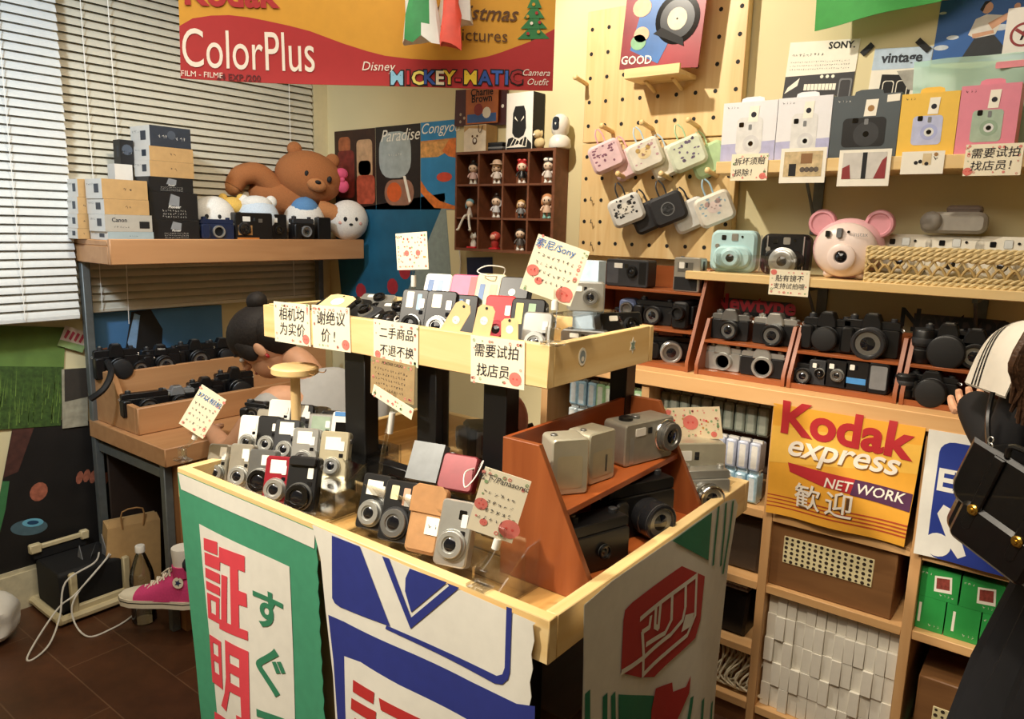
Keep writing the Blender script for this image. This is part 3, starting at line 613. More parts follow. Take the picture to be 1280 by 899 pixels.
MB().ell((0, 0, q*1.3), (q*1.1, q, q*1.35), mat('#a5242f', .9, bump=.4, scale=200), 16, 10).build('body', o); MB().ell((0, 0, q*3.1), (q*1.1, q, q*.9), mat('#e2b95a', .9, bump=.4, scale=200), 16, 10).build('head', o)
for sx in (-1, 1): MB().ell((sx*q*.8, 0, q*3.9), (q*.4, q*.3, q*.4), mat('#e2b95a', .9, bump=.4, scale=200), 10, 8).build('ear', o)
MB().ell((q*2.2, -.01, q*3.4), (q*1.5, q, q*.8), FURW, 14, 8).build('arm', o)
# the large brown bear sprawled over the others
hp = PX(386, 222, -2.80); q = s(34, hp); o = thing('plush_toy', 'large brown plush bear with a pink bow lying on top of the other plushes', 'plush toy', T(hp.x, hp.y, hp.z) @ rotz(R(62)) @ roty(R(12)), 'plush toys on the window shelf')
h = MB().ell((0, 0, 0), (q*1.22, q*.85, q*.95), FUR, 28, 16).build('head', o)
for sx, zz in ((-.68, .86), (.72, .80)): MB().ell((q*sx, 0, q*zz), (q*.27, q*.18, q*.27), FUR, 14, 8).build('ear', o)
e = MB(); 
for sx in (-.22, .60): e.ell((q*sx, -q*.80, q*.05), (q*.09, q*.05, q*.12), BLACKM, 10, 6)
e.build('eyes', h); MB().ell((q*.2, -q*.78, -q*.25), (q*.36, q*.2, q*.24), FURL, 14, 8).build('muzzle', h); MB().ell((q*.2, -q*.98, -q*.16), (q*.11, q*.05, q*.07), BLACKM, 10, 6).build('nose', h)
b = MB(); b.ell((q*1.08, -q*.3, q*.42), (q*.24, q*.14, q*.2), PINKB, 12, 8); b.ell((q*1.22, -q*.3, -q*.02), (q*.22, q*.14, q*.24), PINKB, 12, 8); b.ell((q*1.14, -q*.36, q*.2), (q*.1, q*.08, q*.1), PINKB, 10, 6); b.build('bow', o)
b = MB(); b.ell((-q*.7, q*.3, -q*.95), (q*1.3, q*.85, q*.7), FUR, 22, 12); b.build('body', o)
b = MB(); b.tube([(-q*.9, 0, -q*.85), (-q*1.7, -q*.1, -q*.35), (-q*2.3, -q*.2, -q*.55), (-q*2.5, -q*.25, -q*1.0)], lambda t: q*(.40-.1*abs(t-.3)), FUR, 12, 5); b.ell((-q*2.5, -q*.25, -q*1.0), (q*.3, q*.3, q*.3), FURL, 12, 8); b.build('arm', o)
b = MB(); b.tube([(q*.5, -q*.2, -q*1.0), (q*1.2, -q*.35, -q*1.1), (q*1.55, -q*.4, -q*1.15), (q*1.75, -q*.4, -q*1.2)], lambda t: q*.33, FURL, 12, 5); b.ell((q*1.75, -q*.4, -q*1.2), (q*.3, q*.3, q*.3), FURL, 12, 8); b.build('arm', o)
# cameras in front of the plush toys
def wl(px, X, yaw=90.): p = PX(px, 290, X); return T(X, p.y, ZS) @ rotz(R(yaw))
NAVY = mat('#1b2744', .25, coat=.4)
slr('compact_camera', 'dark blue bridge camera with silver lens ring beside the black boxes', wl(272, -2.69, 78), NAVY, NAVY, 'mount', .13, .088, .04, SILV, .024, .02, hump=False)
compact('box_camera', 'large black boxy camera with an orange base strip in the middle of the window shelf', wl(318, -2.67, 80), .155, .108, .05, BLACK, (-.04, .045, .026), DGREY, BLACKG, .006, print_=[(rrect(.018, .07, .035, .085, .002), SILVD), ([(-.07, .002), (.02, .002), (.02, .010), (-.07, .010)], mat('#c9792f', .6)), ([(-.066, .02), (-.008, .02), (-.008, .058), (-.066, .058)], KRAFTD), ([(-.06, .026), (-.014, .026), (-.014, .052), (-.06, .052)], BLACKM)])
compact('box_camera', 'black flat camera with two windows right of the orange-based camera', wl(349, -2.70, 80), .07, .105, .045, BLACK, (.0, .04, .018), DGREY, BLACKG, .004)
slr('compact_camera', 'black film camera with round lens below the brown bear', wl(380, -2.67, 80), BLACK, DGREY, 'lens', .10, .10, .045, GREYP, .024, .02, hump=False)
compact('box_camera', 'narrow black camera beside the round white plush', wl(406, -2.66, 80), .062, .098, .045, BLACK, None, flash=False)
# ------------------------------------------------------------------ cameras on the desk
def dk_row(items, X, z, yb):
    for i, (px, kw, lab) in enumerate(items):
        p = PX(px, yb, X); slr('slr_camera', lab, T(X, p.y, z) @ rotz(R(78)), group='black cameras on the desk', **kw)
ZB = .8465
dk_row([(146, dict(w=.15, h=.12, lr=.038, ll=.06, lens='cap'), 'large black reflex camera with long lens at the left of the desk back row'),
        (172, dict(w=.12, h=.085, lr=.028, ll=.03, hump=False), 'small black camera second from the left in the back row on the desk'),
        (202, dict(w=.14, h=.10, lr=.034, ll=.05, brand='Nikon'), 'black reflex camera with white lettering in the middle of the desk back row'),
        (245, dict(w=.15, h=.105, lr=.036, ll=.05), 'black reflex camera with broad lens left of the bowed head in the back row'),
        (279, dict(w=.13, h=.10, lr=.03, ll=.04, lens='cap'), 'black capped reflex camera nearest the seated person in the back row')], -2.82, ZB, 450)
dk_row([(182, dict(w=.16, h=.095, lr=.034, ll=.03, hump=False), 'low black camera at the left front corner of the wooden desk tray'),
        (222, dict(w=.13, h=.085, lr=.03, ll=.03, top=GREYP), 'black camera with grey top plate second in the wooden desk tray'),
        (258, dict(w=.13, h=.10, lr=.034, ll=.05), 'black reflex camera third in the wooden desk tray'),
        (295, dict(w=.15, h=.12, lr=.04, ll=.06, lens='cap'), 'bulky capped reflex camera under the bowed face in the wooden tray')], -2.645, .7315, 495)
p = PX(120, 480, -2.5)
MB().tube([PX(134, 452, -2.77), PX(139, 466, -2.70), PX(130, 486, -2.66), PX(113, 499, -2.68)], .011, BLACKM, 6, 5).build('camera_strap', label='black camera strap hanging over the left side of the wooden desk tray', cat='strap')
# ------------------------------------------------------------------ posters on the window wall
def quad_art(name, label, px, X=None, Y=None, th=.001, art=None, base=PAPER, cat='poster', group=None):
    P = [PX(*q, X) if X is not None else PY(*q, Y) for q in px]       # corners: top left, top right, bottom right, bottom left
    o = P[3]; u = P[2]-P[3]; v = P[0]-P[3]; n = (-LEFTW.col[1].xyz if X is not None else V((0, -1, 0)))
    w = u.length; h = v.length; uu = u.normalized(); vv = (v-uu*v.dot(uu)).normalized(); sh = v.dot(uu)/h; nn = uu.cross(vv)
    M = Mx(((uu.x, -nn.x, vv.x, o.x), (uu.y, -nn.y, vv.y, o.y), (uu.z, -nn.z, vv.z, o.z), (0, 0, 0, 1)))
    b = MB(); b.box((0, 0, 0), (w, th, vv.dot(v)), base)
    if art: art(b, w, vv.dot(v))
    return b.build(name, M=M, label=label, cat=cat, group=group)
GRASS = mat('#4d6b2a', .75, var=.45, scale=90); GRASD = mat('#3a5420', .75, var=.4, scale=60)
def grass(b, w, h):
    b.flat([(0, 0), (w, 0), (w, h*.6), (0, h*.62)], GRASD, .0004); rn = random.Random(4)
    for i in range(90):
        x = rn.random()*w; y = rn.random()*h*.35; b.flat([(x, y), (x+.003, y), (x+.003+(rn.random()-.5)*.01, min(h, y+.05+rn.random()*.06))], GRASS if i % 2 else mat('#6d8a3c', .75), .0008)
quad_art('poster', 'green meadow poster hanging below the left blind', ((-40, 406), (76, 404), (76, 532), (-40, 540)), X=-2.972, art=grass, base=mat('#5d7a38', .75, var=.2, scale=12))
DK = mat('#191614', .6, var=.3, scale=10)
def night(b, w, h):
    sk = mat('#a35f48', .7, var=.3, scale=60); rn = random.Random(3)
    b.flat(circ(w*.28, h*.53, .03, 14, .036), sk, .0004)
    for i in range(6): b.flat(circ(w*(.58+.055*i), h*(.62+.012*math.sin(i*1.4)), .013, 10, .026), sk, .0005)
    b.flat(circ(w*.26, h*.30, .062, 24, .030), mat('#4e6872', .6), .0004); b.flat(circ(w*.28, h*.33, .036, 20, .016), mat('#6fb5cf', .5), .0006); b.flat(circ(w*.28, h*.33, .02, 16, .008), mat('#24466a', .5), .0008)
    b.flat([(0, h*.1), (w*.04, h*.12), (w*.06, h*.42), (w*.05, h*.60), (0, h*.60)], mat('#3f7a4a', .6), .0005)
    b.flat([(0, h*.62), (w*.10, h*.66), (w*.16, h*.98), (0, h*.98)], mat('#4a2a22', .7, var=.3), .0004)
quad_art('poster', 'dark photo poster with hands and a pale blue badge below the meadow poster', ((-20, 520), (140, 498), (140, 706), (-20, 722)), X=-2.974, art=night, base=DK)
quad_art('flyer', 'small pink and white flyer beside the desk post', ((66, 402), (99, 400), (103, 441), (72, 432)), X=-2.966, art=lambda b, w, h: (b.flat([(0, 0), (w, 0), (w, h*.35), (0, h*.3)], mat('#8aa36a', .7), .0004), [b.flat([(w*(.1+.2*k), h*.45), (w*(.2+.2*k), h*.4), (w*(.26+.2*k), h*.8), (w*(.14+.2*k), h*.85)], mat('#b8455a', .7), .0005) for k in range(4)]), base=mat('#d9c9c0', .7), cat='flyer')
quad_art('flyer', 'grey photo sheet under the pink flyer next to the desk post', ((75, 462), (104, 455), (110, 532), (78, 536)), X=-2.968, art=lambda b, w, h: b.flat([(w*.1, h*.45), (w, h*.5), (w, h), (w*.1, h)], mat('#3a352f', .6), .0004), base=mat('#9d9884', .7, var=.2), cat='flyer')
def beach(b, w, h):
    b.flat([(w*.22, 0), (w*.50, 0), (w*.52, h*.6), (w*.44, h), (w*.3, h*.98)], mat('#1d1a18', .7), .0004); b.flat([(0, 0), (w*.13, 0), (w*.12, h*.35), (0, h*.3)], mat('#b07a5a', .7), .0004); b.flat([(w*.30, h*.02), (w*.36, h*.9), (w*.32, h*.95), (w*.26, h*.4)], mat('#8fb4d8', .7), .0005)
quad_art('poster', 'wide blue photo poster behind the cameras under the window shelf', ((111, 392), (279, 381), (279, 440), (113, 460)), X=-2.965, art=beach, base=mat('#4d7fae', .7, var=.1, scale=6))
# ------------------------------------------------------------------ on the floor by the window
r = thing('equipment_case', 'black case with a beige frame and tangled cables on the floor', 'case', T(-2.84, 1.1, 0)); IV = mat('#cdbf97', .5, var=.05)
MB().prism(rrect(-.10, .03, .10, .19, .02), -.125, .10, BLACKM, .004).build('case_body', r)
MB().tube([(-.115, .11, .025), (-.115, -.12, .025), (-.10, -.135, .025), (.105, -.135, .025), (.12, -.12, .025), (.12, .11, .025)], .016, IV, 8, 3).build('base_rail', r)
b = MB()
for y in (-.085, .10): b.box((.102, y-.012, .03), (.124, y+.012, .185), IV, .004)
b.box((.104, -.085, .03), (.122, .10, .06), IV, .003); b.build('front_frame', r)
b = MB(); b.box((-.10, -.14, .225), (-.085, .06, .243), IV, .003); b.box((-.105, -.145, .215), (-.08, -.105, .25), IV, .004); b.box((-.105, .03, .215), (-.08, .06, .25), IV, .004); b.box((-.11, -.13, .19), (-.09, .05, .225), BLACKM); b.build('back_bar', r)
b = MB(); b.add([(.02, .02, .192), (.06, .0, .192), (.05, .03, .25)], [(0, 1, 2)], GREYP); b.prism([(.0, .191), (.04, .191), (.02, .24)], -.02, -.017, GREYP); b.prism([(.04, .191), (.09, .191), (.045, .27)], .05, .053, GREYP); b.build('paper_scrap', r)
cb = MB(); cw = mat('#d8d5cc', .5)
pz = lambda x, y, zz: PZ(x, y, zz)
cb.tube([V((-2.80, 1.14, .198)), V((-2.70, 1.08, .21)), PX(82, 728, -2.69), PX(75, 770, -2.66), PX(62, 805, -2.6), PZ(42, 824, .004), PZ(34, 822, .004), PX(52, 790, -2.66), PX(75, 758, -2.69), PX(95, 742, -2.695), V((-2.71, 1.12, .2)), V((-2.78, 1.17, .2))], .0032, cw, 6, 6)
cb.build('cable', label='white cable looping from the black case onto the floor', cat='cable')
MB().tube([V((-2.75, 1.16, .2)), PX(95, 745, -2.69), PX(92, 775, -2.66), PZ(110, 796, .004), PZ(140, 786, .004), PZ(163, 772, .004), PZ(172, 760, .004)], .003, cw, 6, 6).build('cable', label='white cable running along the floor from the case to the bottle', cat='cable')
bp = PZ(181, 776, 0); r = thing('water_bottle', 'clear plastic water bottle with a white cap beside the desk leg', 'bottle', T(bp))
b = MB(); b.lathe([(.034, 0), (.041, .006), (.041, .06), (.038, .07), (.041, .08), (.041, .17), (.036, .20), (.018, .255), (.014, .262), (.014, .275)], clear('bottle_plastic', (.95, .97, .97), .3, .08), 22); b.build('bottle_body', r)
MB().lathe([(.038, .004), (.038, .10), (0, .10)], clear('water', (.88, .92, .93), .25, .03), 20).build('water', r); MB().lathe([(.0165, .268), (.0165, .29), (.015, .292)], WPLAS, 18).build('cap', r)
b = MB(); b.prism([(-.10, 0), (.10, 0), (.11, .30), (-.07, .30)], -.05, .05, KRAFT); b.add([(-.07, -.05, .30), (.11, -.05, .30), (.10, -.045, .33), (-.06, -.045, .33)], [(0, 1, 2, 3)], KRAFT)
b.tube([(-.02, -.051, .29), (-.02, -.06, .36), (.05, -.06, .36), (.05, -.051, .29)], .003, KRAFTD, 5, 3)
b.build('paper_bag', M=T(-2.78, PX(160, 690, -2.78).y, 0) @ rotz(R(75)), label='brown kraft paper bag on the floor under the desk', cat='bag')
b = MB(); b.ell((0, 0, .085), (.10, .08, .085), WPLAS, 18, 12); b.tube([(.03, 0, .16), (.05, 0, .2), (.08, 0, .17)], .006, WPLAS, 6, 4)
pb = PZ(-8, 800, 0); b.warp(lambda v: v+V((.012*sin(v.z*60), .012*cos(v.x*50), 0))); b.build('plastic_bag', M=T(pb), label='white plastic bag on the floor at the left edge', cat='bag')
# ------------------------------------------------------------------ big film banner hung from the ceiling
BD = 1.7
def PDp(x, y, D=BD): d = ray(x, y); return V((0, 0, EYE))+d*D
bl, br = PDp(226, 98), PDp(691, 112); br.z = bl.z
BW = (br-bl).length; ux = (br-bl).normalized(); K = BW/465; Z3 = 2.2
def buv(px, py): return ((px-226)*K, (98+(px-226)*.033-py)*K)
BM = Mx(((ux.x, -ux.y, 0, bl.x), (ux.y, ux.x, 0, bl.y), (0, 0, 1, bl.z), (0, 0, 0, 1)))
BYEL = mat('#d39a30', .7, var=.03); BRED = mat('#ac282b', .7, var=.03); BROWN = mat('#5a3a1c', .7); BWHT = mat('#f0e6da', .7, var=.02)
b = MB(); BH = 2.64-bl.z
b.box((0, 0, 0), (BW, .002, BH), BYEL)
wave = [(10, 95), (60, 70), (120, 60), (180, 58), (240, 64), (300, 75), (380, 92), (450, 110), (560, 150), (640, 175), (700, 190), (780, 200), (850, 204), (920, 204), (980, 203), (1040, 192), (1080, 180), (1180, 145), (1262, 108)]
top = [buv(220+x/2.667, y/2.667) for x, y in wave]; top[0] = (0, top[0][1]); top[-1] = (BW, top[-1][1])
b.flat([(0, 0.0), (BW, 0.0)]+top[::-1], BRED, .0014)
def bt(t, px, py, size, m, z=.003, **k): u, v = buv(px, py); b.text(t, size*K, m, u, v, z, **k)
bt('Kodak', 290, -2, 44, BRED, bold=.035)
u, v = buv(311, 66); b.text('ColorPlus', 66*K, BWHT, u, v, .003, sx=.63)
bt('FILM - FILME', 252, 93, 9.5, BWHT); bt('24 EXP./200', 297, 96, 11, mat('#5a1418', .7), bold=.015)
bt('Disney', 473, 84, 15, BWHT, shear=.25)
bt('Christmas', 592, 22, 25, BROWN, shear=.35, bold=.01); bt('in pictures', 589, 48, 21, BROWN)
bt('Camera', 669, 92, 11, BWHT, shear=.35); bt('Outfit', 671, 103, 11, BWHT, shear=.35)
cols = ['#8fc7e6', '#c8202c', '#f0e070', '#2a4fa0', '#f0e6c8', '#f0d03c', '#c8202c', '#f0d03c', '#2a4fa0', '#3a62b8', '#3a62b8', '#9a2028']
for i, (ch, x) in enumerate(zip('MICKEY-MATIC', (497, 511, 523, 537, 550, 562, 573, 588, 606, 621, 633, 645))):
    py = 98.5-(.5 if i % 2 else 0); bt(ch, x, py, 24, BLACKM, .003, bold=.07); bt(ch, x, py, 22, mat(cols[i], .7, var=.02), .0042, bold=.03)
GT = mat('#2f7a45', .7); tx = 665
for k, (y0, y1, hw) in enumerate(((52, 34, 20), (40, 22, 16.5), (28, 10, 13), (16, -4, 9))): b.flat([buv(tx-hw, y0), buv(tx+hw, y0), buv(tx, y1)], GT, .002+.0006*k)
b.flat([buv(tx-3, 58), buv(tx+3, 58), buv(tx+3, 51), buv(tx-3, 51)], BROWN, .001)
for x, y, c in ((658, 46, BRED), (671, 44, BYEL), (662, 34, BWHT), (668, 22, BRED), (657, 26, BYEL), (672, 33, BRED), (664, 12, BYEL)): u, v = buv(x, y); b.flat(circ(u, v, 2*K, 8), c, .0055)
b.flat([buv(540, 60), buv(548, 56), buv(545, 62)], BYEL, .001)
b.warp(lambda p: (p.x, p.y+.010*sin(p.x*9+p.z*3)+.004*sin(p.z*14+p.x*4), p.z-.006*sin(p.x*2.7)), .03)
b.build('film_banner', M=BM, label='large yellow and red film banner hanging from the ceiling', cat='banner')
def crumple(label, px, m, D, zt, seed, prints=None):       # a limp plastic bag hanging from a thread
    P = [PDp(x, y, D) for x, y in px]; xs = [p for p in P]; c = sum(P, V())/len(P); rn = random.Random(seed); b = MB()
    w_ = (PDp(max(x for x, y in px), 20, D)-PDp(min(x for x, y in px), 20, D)).length; zb = min(p.z for p in P)
    n = 12; rows = 7; vs = []
    for j in range(rows):
        t = j/(rows-1); rr = w_*.5*(1-.55*t)
        for i in range(n): a = 2*pi*i/n; q = rr*(1+.25*(rn.random()-.5)); vs.append((q*cos(a), q*.45*sin(a), (zt-zb)*t+.02*(rn.random()-.5)))
    fs = [(j*n+i, j*n+(i+1) % n, j*n+n+(i+1) % n, j*n+n+i) for j in range(rows-1) for i in range(n)]; fs.append(tuple(range(n-1, -1, -1)))
    b.add(vs, fs, m)
    if prints:
        for k, f in enumerate(b.f):
            if any(n*r0+i0 == f[0] for r0, i0 in prints): b.fm[k] = b.mi(mat('#2f8f4e', .5))
    b.tube([(0, 0, zt-zb), (0, 0, 2.64-zb)], .0015, WHITE, 5)
    return b.build('hanging_bag', M=T(c.x, c.y, zb) @ rotz(YAW), sharp=20, label=label, cat='bag')
crumple('white crumpled plastic bag with green print hanging before the banner', ((503, 40), (552, 52)), mat('#e6e8e4', .35, var=.04), 1.60, 2.08, 5, [(0, 7), (0, 8), (1, 7), (1, 8), (1, 9), (2, 8), (2, 9)])
crumple('small plain white plastic bag hanging beside the green-printed one', ((548, 12), (592, 30)), mat('#ecebe8', .35, var=.04), 1.62, 2.08, 9)
crumple('small red plastic bag hanging beside the white ones', ((549, 50), (578, 58)), mat('#dd5140', .45), 1.59, 2.0, 12)
# ------------------------------------------------------------------ posters on the back wall, left part
YP = 2.348
def jars(b, w, h):
    rn = random.Random(2); m1 = mat('#7a2a22', .5, var=.35, scale=30); m2 = mat('#a8603a', .5, var=.3, scale=30); m3 = mat('#c9a27a', .5, var=.2, scale=30)
    for x, y, ww, hh, m in ((.28, .45, .42, .6, m1), (.74, .62, .38, .5, m3), (.76, .25, .44, .36, mat('#b5533a', .5, var=.3, scale=30)), (.74, .52, .3, .18, m2), (.25, .82, .3, .2, m2)): b.flat(rrect(w*(x-ww/2), h*(y-hh/2), w*(x+ww/2), h*(y+hh/2), w*.08), m, .0004+.0001*x)
quad_art('poster', 'brown poster with reddish jars at the left of the poster row', ((419.5, 164.5), (470, 159.5), (470, 262), (420, 262)), Y=YP, art=jars, base=mat('#3a2218', .5, var=.3, scale=20))
def bagfish(b, w, h):
    g = mat('#a8b3b2', .4, var=.15, scale=25); b.flat(rrect(w*.08, h*.38, w*.80, h*.93, w*.25), g, .0004); b.flat(rrect(w*.2, h*.05, w*.86, h*.36, w*.18), mat('#9a6f5a', .4, var=.2, scale=30), .0005)
    b.flat(circ(w*.42, h*.21, w*.17, 14, h*.12), mat('#d8622c', .5), .0007); b.flat([(w*.62, h*.4), (w*.68, h*.4), (w*.8, h*.1), (w*.75, h*.08)], PAPER, .0008); b.text('Paradise', w*.26, PAPER, w*.55, h*.88, .001, shear=.3); scribble(b, w*.3, w*.6, h*.66, h*.03, PAPER, 3, z=.001)
quad_art('poster', 'poster of goldfish bags with white script in the middle of the poster row', ((470.5, 159.3), (525.5, 153.5), (525.5, 262), (470.5, 262)), Y=YP, art=bagfish, base=mat('#241d1a', .5, var=.2))
def bluefish(b, w, h):
    fo = mat('#dd7a32', .5, var=.25, scale=40); b.flat([(0, h*.70), (w, h*.74), (w, h*.80), (0, h*.79)], mat('#c98a4a', .5, var=.3, scale=40), .0004); b.flat([(0, h*.60), (w*.5, h*.6), (w, h*.70), (w, h*.78), (0, h*.77)], mat('#d9a05a', .5, var=.3, scale=50), .0005)
    b.flat([(w*.62, h*.66), (w*.8, h*.6), (w, h*.58), (w, h*.80), (w*.8, h*.78)], fo, .0007); b.flat(circ(w*.68, h*.37, w*.22, 14, h*.055), mat('#cf4a32', .5), .0006); b.flat([(0, h*.34), (w*.2, h*.22), (w*.55, h*.10), (w, h*.04), (w, h*.0), (w*.4, h*.02), (0, h*.2)], fo, .0006); b.text('Congyou', w*.30, PAPER, w*.55, h*.92, .001, shear=.3)
quad_art('poster', 'bright blue poster with orange fish beside the toy cubby', ((526, 153.5), (570, 149), (569.5, 262), (526, 262)), Y=YP, art=bluefish, base=mat('#2f86bd', .5, var=.12, scale=12))
quad_art('poster', 'large teal sheet with red fish and painted reflections under the poster row', ((430, 263), (569, 262.5), (568, 400), (430, 404)), Y=YP, art=lambda b, w, h: ([b.flat(circ(w*x, h*y, w*.05, 10, h*.07), mat('#a8303a', .5), .0005) for x, y in ((.62, .42), (.5, .3), (.2, .28))], b.flat([(w*.6, h*.2), (w, h*.95), (w, h*.2)], mat('#8d9c98', .6), .0004)), base=mat('#1d5f80', .55, var=.18, scale=8))  # red patches: fish, and reflections of a clear board put into the colour
quad_art('flyer', 'small navy card on the wall under the toy cubby', ((584, 322), (616, 322), (616, 345), (584, 345)), Y=YP, base=mat('#22305c', .6), cat='card')
MB().tube([PY(574, 312, 2.34), PY(576, 330, 2.34), PY(573, 352, 2.34)], .003, WHITE, 6, 4).build('cable', label='thin white cable on the wall below the cubby', cat='cable')
# ------------------------------------------------------------------ on top of the toy cubby
CT = cz1
def ctop(px, Y): p = PY(px, 185, Y); return p.x
q0 = PY(568, 113, 2.33); q1 = PY(632, 158, 2.33)
quad_art('tin_sign', 'dark red framed tin sign behind the orange one under the banner', ((567, 113), (633, 111), (632, 156), (568, 158)), Y=2.335, th=.006, base=mat('#4a1c16', .4), cat='sign', art=lambda b, w, h: [b.flat(circ(w*.12+.02*(k % 2), h*(.12+.1*k), .006, 8), mat('#b9a58a', .5), .0006) for k in range(3)]+[b.flat(circ(w*.93, h*.5, .007, 10), PAPER, .0006)])
quad_art('tin_sign', 'orange tin sign with black lettering in front of the dark red sign', ((583, 112), (623, 110), (622, 153), (582, 156)), Y=2.325, th=.004, base=mat('#b5652c', .45), cat='sign', art=lambda b, w, h: (b.flat([(w*.05, h*.04), (w*.95, h*.04), (w*.95, h*.28), (w*.05, h*.28)], mat('#3a62a0', .5), .0005), b.text('Charlie', w*.24, BLACKM, w*.5, h*.88, .0008, bold=.02), b.text('Brown', w*.24, BLACKM, w*.5, h*.70, .0008, bold=.02), b.flat(circ(w*.4, h*.4, w*.14, 12), mat('#8d2f22', .5), .0006), b.flat(circ(w*.66, h*.3, w*.13, 12), PAPER, .0007)))
def bagart(b): 
    for P in (circ(-.012, .058, .005, 10), circ(.012, .058, .005, 10)): b.flat(P, BROWN, .0006)
    b.flat(circ(0, .04, .012, 14, .014), BROWN, .0006); b.flat(circ(0, .042, .007, 12, .008), WHITE, .0008)
    b.flat([(-.055, .075), (-.03, .09), (.03, .085), (.055, .075), (.055, .098), (-.055, .098)], KRAFT, .0005)
    b.tube([(.02, -.003, .098), (.024, -.006, .075), (.034, -.006, .072), (.04, -.003, .095)], .0015, BROWN, 5, 3)
carton('gift_bag', 'cream gift box bag with a brown bow print on the left of the cubby top', T(ctop(595, 2.28), 2.272, CT), .112, .068, .10, mat('#e9dcc6', .7), KRAFT, KRAFT, [bagart], cat='bag')
for k in range(4): MB().box((-.036, 0, 0), (.036, .05, .008), (BLACK, GREYP, BLACK, DGREY)[k], .001).build('card_case', M=T(ctop(619, 2.29)+.003*(k % 2), 2.285, CT+.0082*k), label=('lowest', 'second lowest', 'second highest', 'topmost')[k]+' thin case in the low stack beside the cream bag', cat='case', group='thin cases stacked on the cubby')
def maskart(b):
    b.flat([(-.032, .06), (-.02, .045), (.0, .04), (.022, .05), (.032, .075), (.028, .135), (.02, .155), (-.02, .155), (-.03, .13)], BLACKM, .0006)
    for sx in (-1, 1): b.flat([(sx*.006, .10), (sx*.022, .112), (sx*.02, .12)][::sx], PAPER, .0009)
    b.flat([(-.058, .01), (.0, .02), (.058, .0), (.058, .02), (.03, .045), (.0, .03), (-.03, .045), (-.05, .04)], BLACKM, .0006)
    for k in range(5): b.flat([(-.05+.02*k, .002), (-.046+.02*k, .002), (-.02+.015*k, .04), (-.024+.015*k, .04)], PAPER, .0009)
    b.flat([(-.058, .0), (.058, .0), (.058, .008), (-.058, .008)], BLACKM, .001)
carton('figure_box', 'white box with a black mask picture and black side on the cubby', T(ctop(650, 2.28), 2.272, CT), .122, .074, .203, WHITE, BLACKM, BLACKM, [maskart, lambda b: [scribble(b, 0, .0, 0, .01, WHITE)]])
r = thing('toy_dog', 'small beige toy dog beside the black and white box', 'toy', T(ctop(673, 2.268), 2.275, CT)); BEI = mat('#d3bd8c', .7)
MB().ell((0, 0, .02), (.022, .016, .02), BEI, 14, 10).build('body', r); h = MB().ell((-.006, -.006, .05), (.017, .015, .016), BEI, 14, 10).build('head', r); MB().ell((-.012, -.019, .047), (.006, .005, .005), PAPER, 8, 6).build('muzzle', h)
for sx in (-1, 1): MB().ell((-.006+sx*.016, -.002, .052), (.005, .005, .012), BEI, 8, 6).build('ear', h)
r = thing('security_camera', 'white indoor security camera with a black eye on the cubby', 'security camera', T(ctop(698, 2.29), 2.298, CT))
MB().lathe([(.038, 0), (.041, .006), (.038, .03), (.027, .043), (.02, .046)], WPLAS, 24).build('base', r)
h = MB().lathe([(.022, .044), (.031, .055), (.033, .085), (.028, .105), (.015, .117), (0, .12)], WPLAS, 24).build('head', r)
b = MB(T(0, -.0265, .083)); b.prism(rrect(-.014, -.024, .014, .024, .013), -.006, .004, BLACKG, .002); p = b.build('eye_panel', h); 
# ------------------------------------------------------------------ the toy figures in the cubby
BH_ = mat('#2a211e', .4); DR = mat('#d9cfc6', .5)
for (j, i), kw, lab in (
    ((0, 0), dict(hair=BH_, dress=mat('#d8b9b4', .5), bun=True), 'toy figure with black bun and pink dress in the top left cell'),
    ((0, 1), dict(hair=mat('#cdb497', .5), dress=DR, hat=mat('#c9ab92', .5)), 'toy figure in a wide cream hat in the top row'),
    ((0, 2), dict(hair=mat('#a82a28', .4), dress=BLACK, bow=mat('#b8302e', .4), legs=DR), 'toy figure with red hair and black dress in the top row'),
    ((0, 3), dict(hair=BH_, dress=DR, bun=True, bow=WHITE), 'toy figure with black hair and white bow in the top right cell'),
    ((1, 1), dict(hair=BH_, dress=mat('#cfcfd2', .4), bun=True, arm=True), 'toy figure with raised arm and dark bun in the middle row'),
    ((1, 2), dict(hair=mat('#b98f55', .5), dress=GREYP, legs=DGREY, s=.82), 'small toy figure with blond hair and grey dress in the middle row'),
    ((1, 3), dict(hair=mat('#c98a5c', .5), dress=mat('#d9b79c', .5), legs=mat('#7fb5ac', .5), s=1.08), 'toy figure with orange hair and teal trousers at the right of the middle row'),
    ((2, 2), dict(hair=BH_, dress=mat('#4a4340', .5)), 'dark haired toy figure in dark dress in the bottom row')):
    x, y, z = CELL[j][i]; s_ = kw.pop('s', 1.0); doll(lab, T(x+.012, y+.006, z) @ rotz(R(25)), s=s_*1.14, **kw)
x, y, z = CELL[1][0]; r = thing('toy_figure', 'blue haired toy figure sitting with its legs over the shelf edge', 'toy figure', T(x+.006, y-.006, z) @ rotz(R(15)), 'toy figures in the brown wall cubby'); SK = mat('#eed2b8', .45)
b = MB(); b.lathe([(.013, 0), (.012, .01), (.007, .03), (.005, .04)], DR, 14); b.build('body', r); MB().ell((0, 0, .053), (.016, .015, .015), SK, 14, 10).build('head', r); b = MB(); b.ell((0, .003, .057), (.0175, .0155, .0155), mat('#6f9fae', .45), 14, 10); b.ell((-.014, 0, .046), (.005, .006, .014), mat('#6f9fae', .45), 8, 6); b.build('hair', r)
b = MB()
for sx in (-1, 1): b.tube([(sx*.006, -.005, .006), (sx*.009, -.026, .004), (sx*.02-.006, -.030, -.03), (sx*.026-.006, -.034, -.048)], .0045, WPLAS, 8, 4); b.ell((sx*.027-.006, -.039, -.05), (.006, .009, .005), WPLAS, 10, 6)
b.build('legs', r)
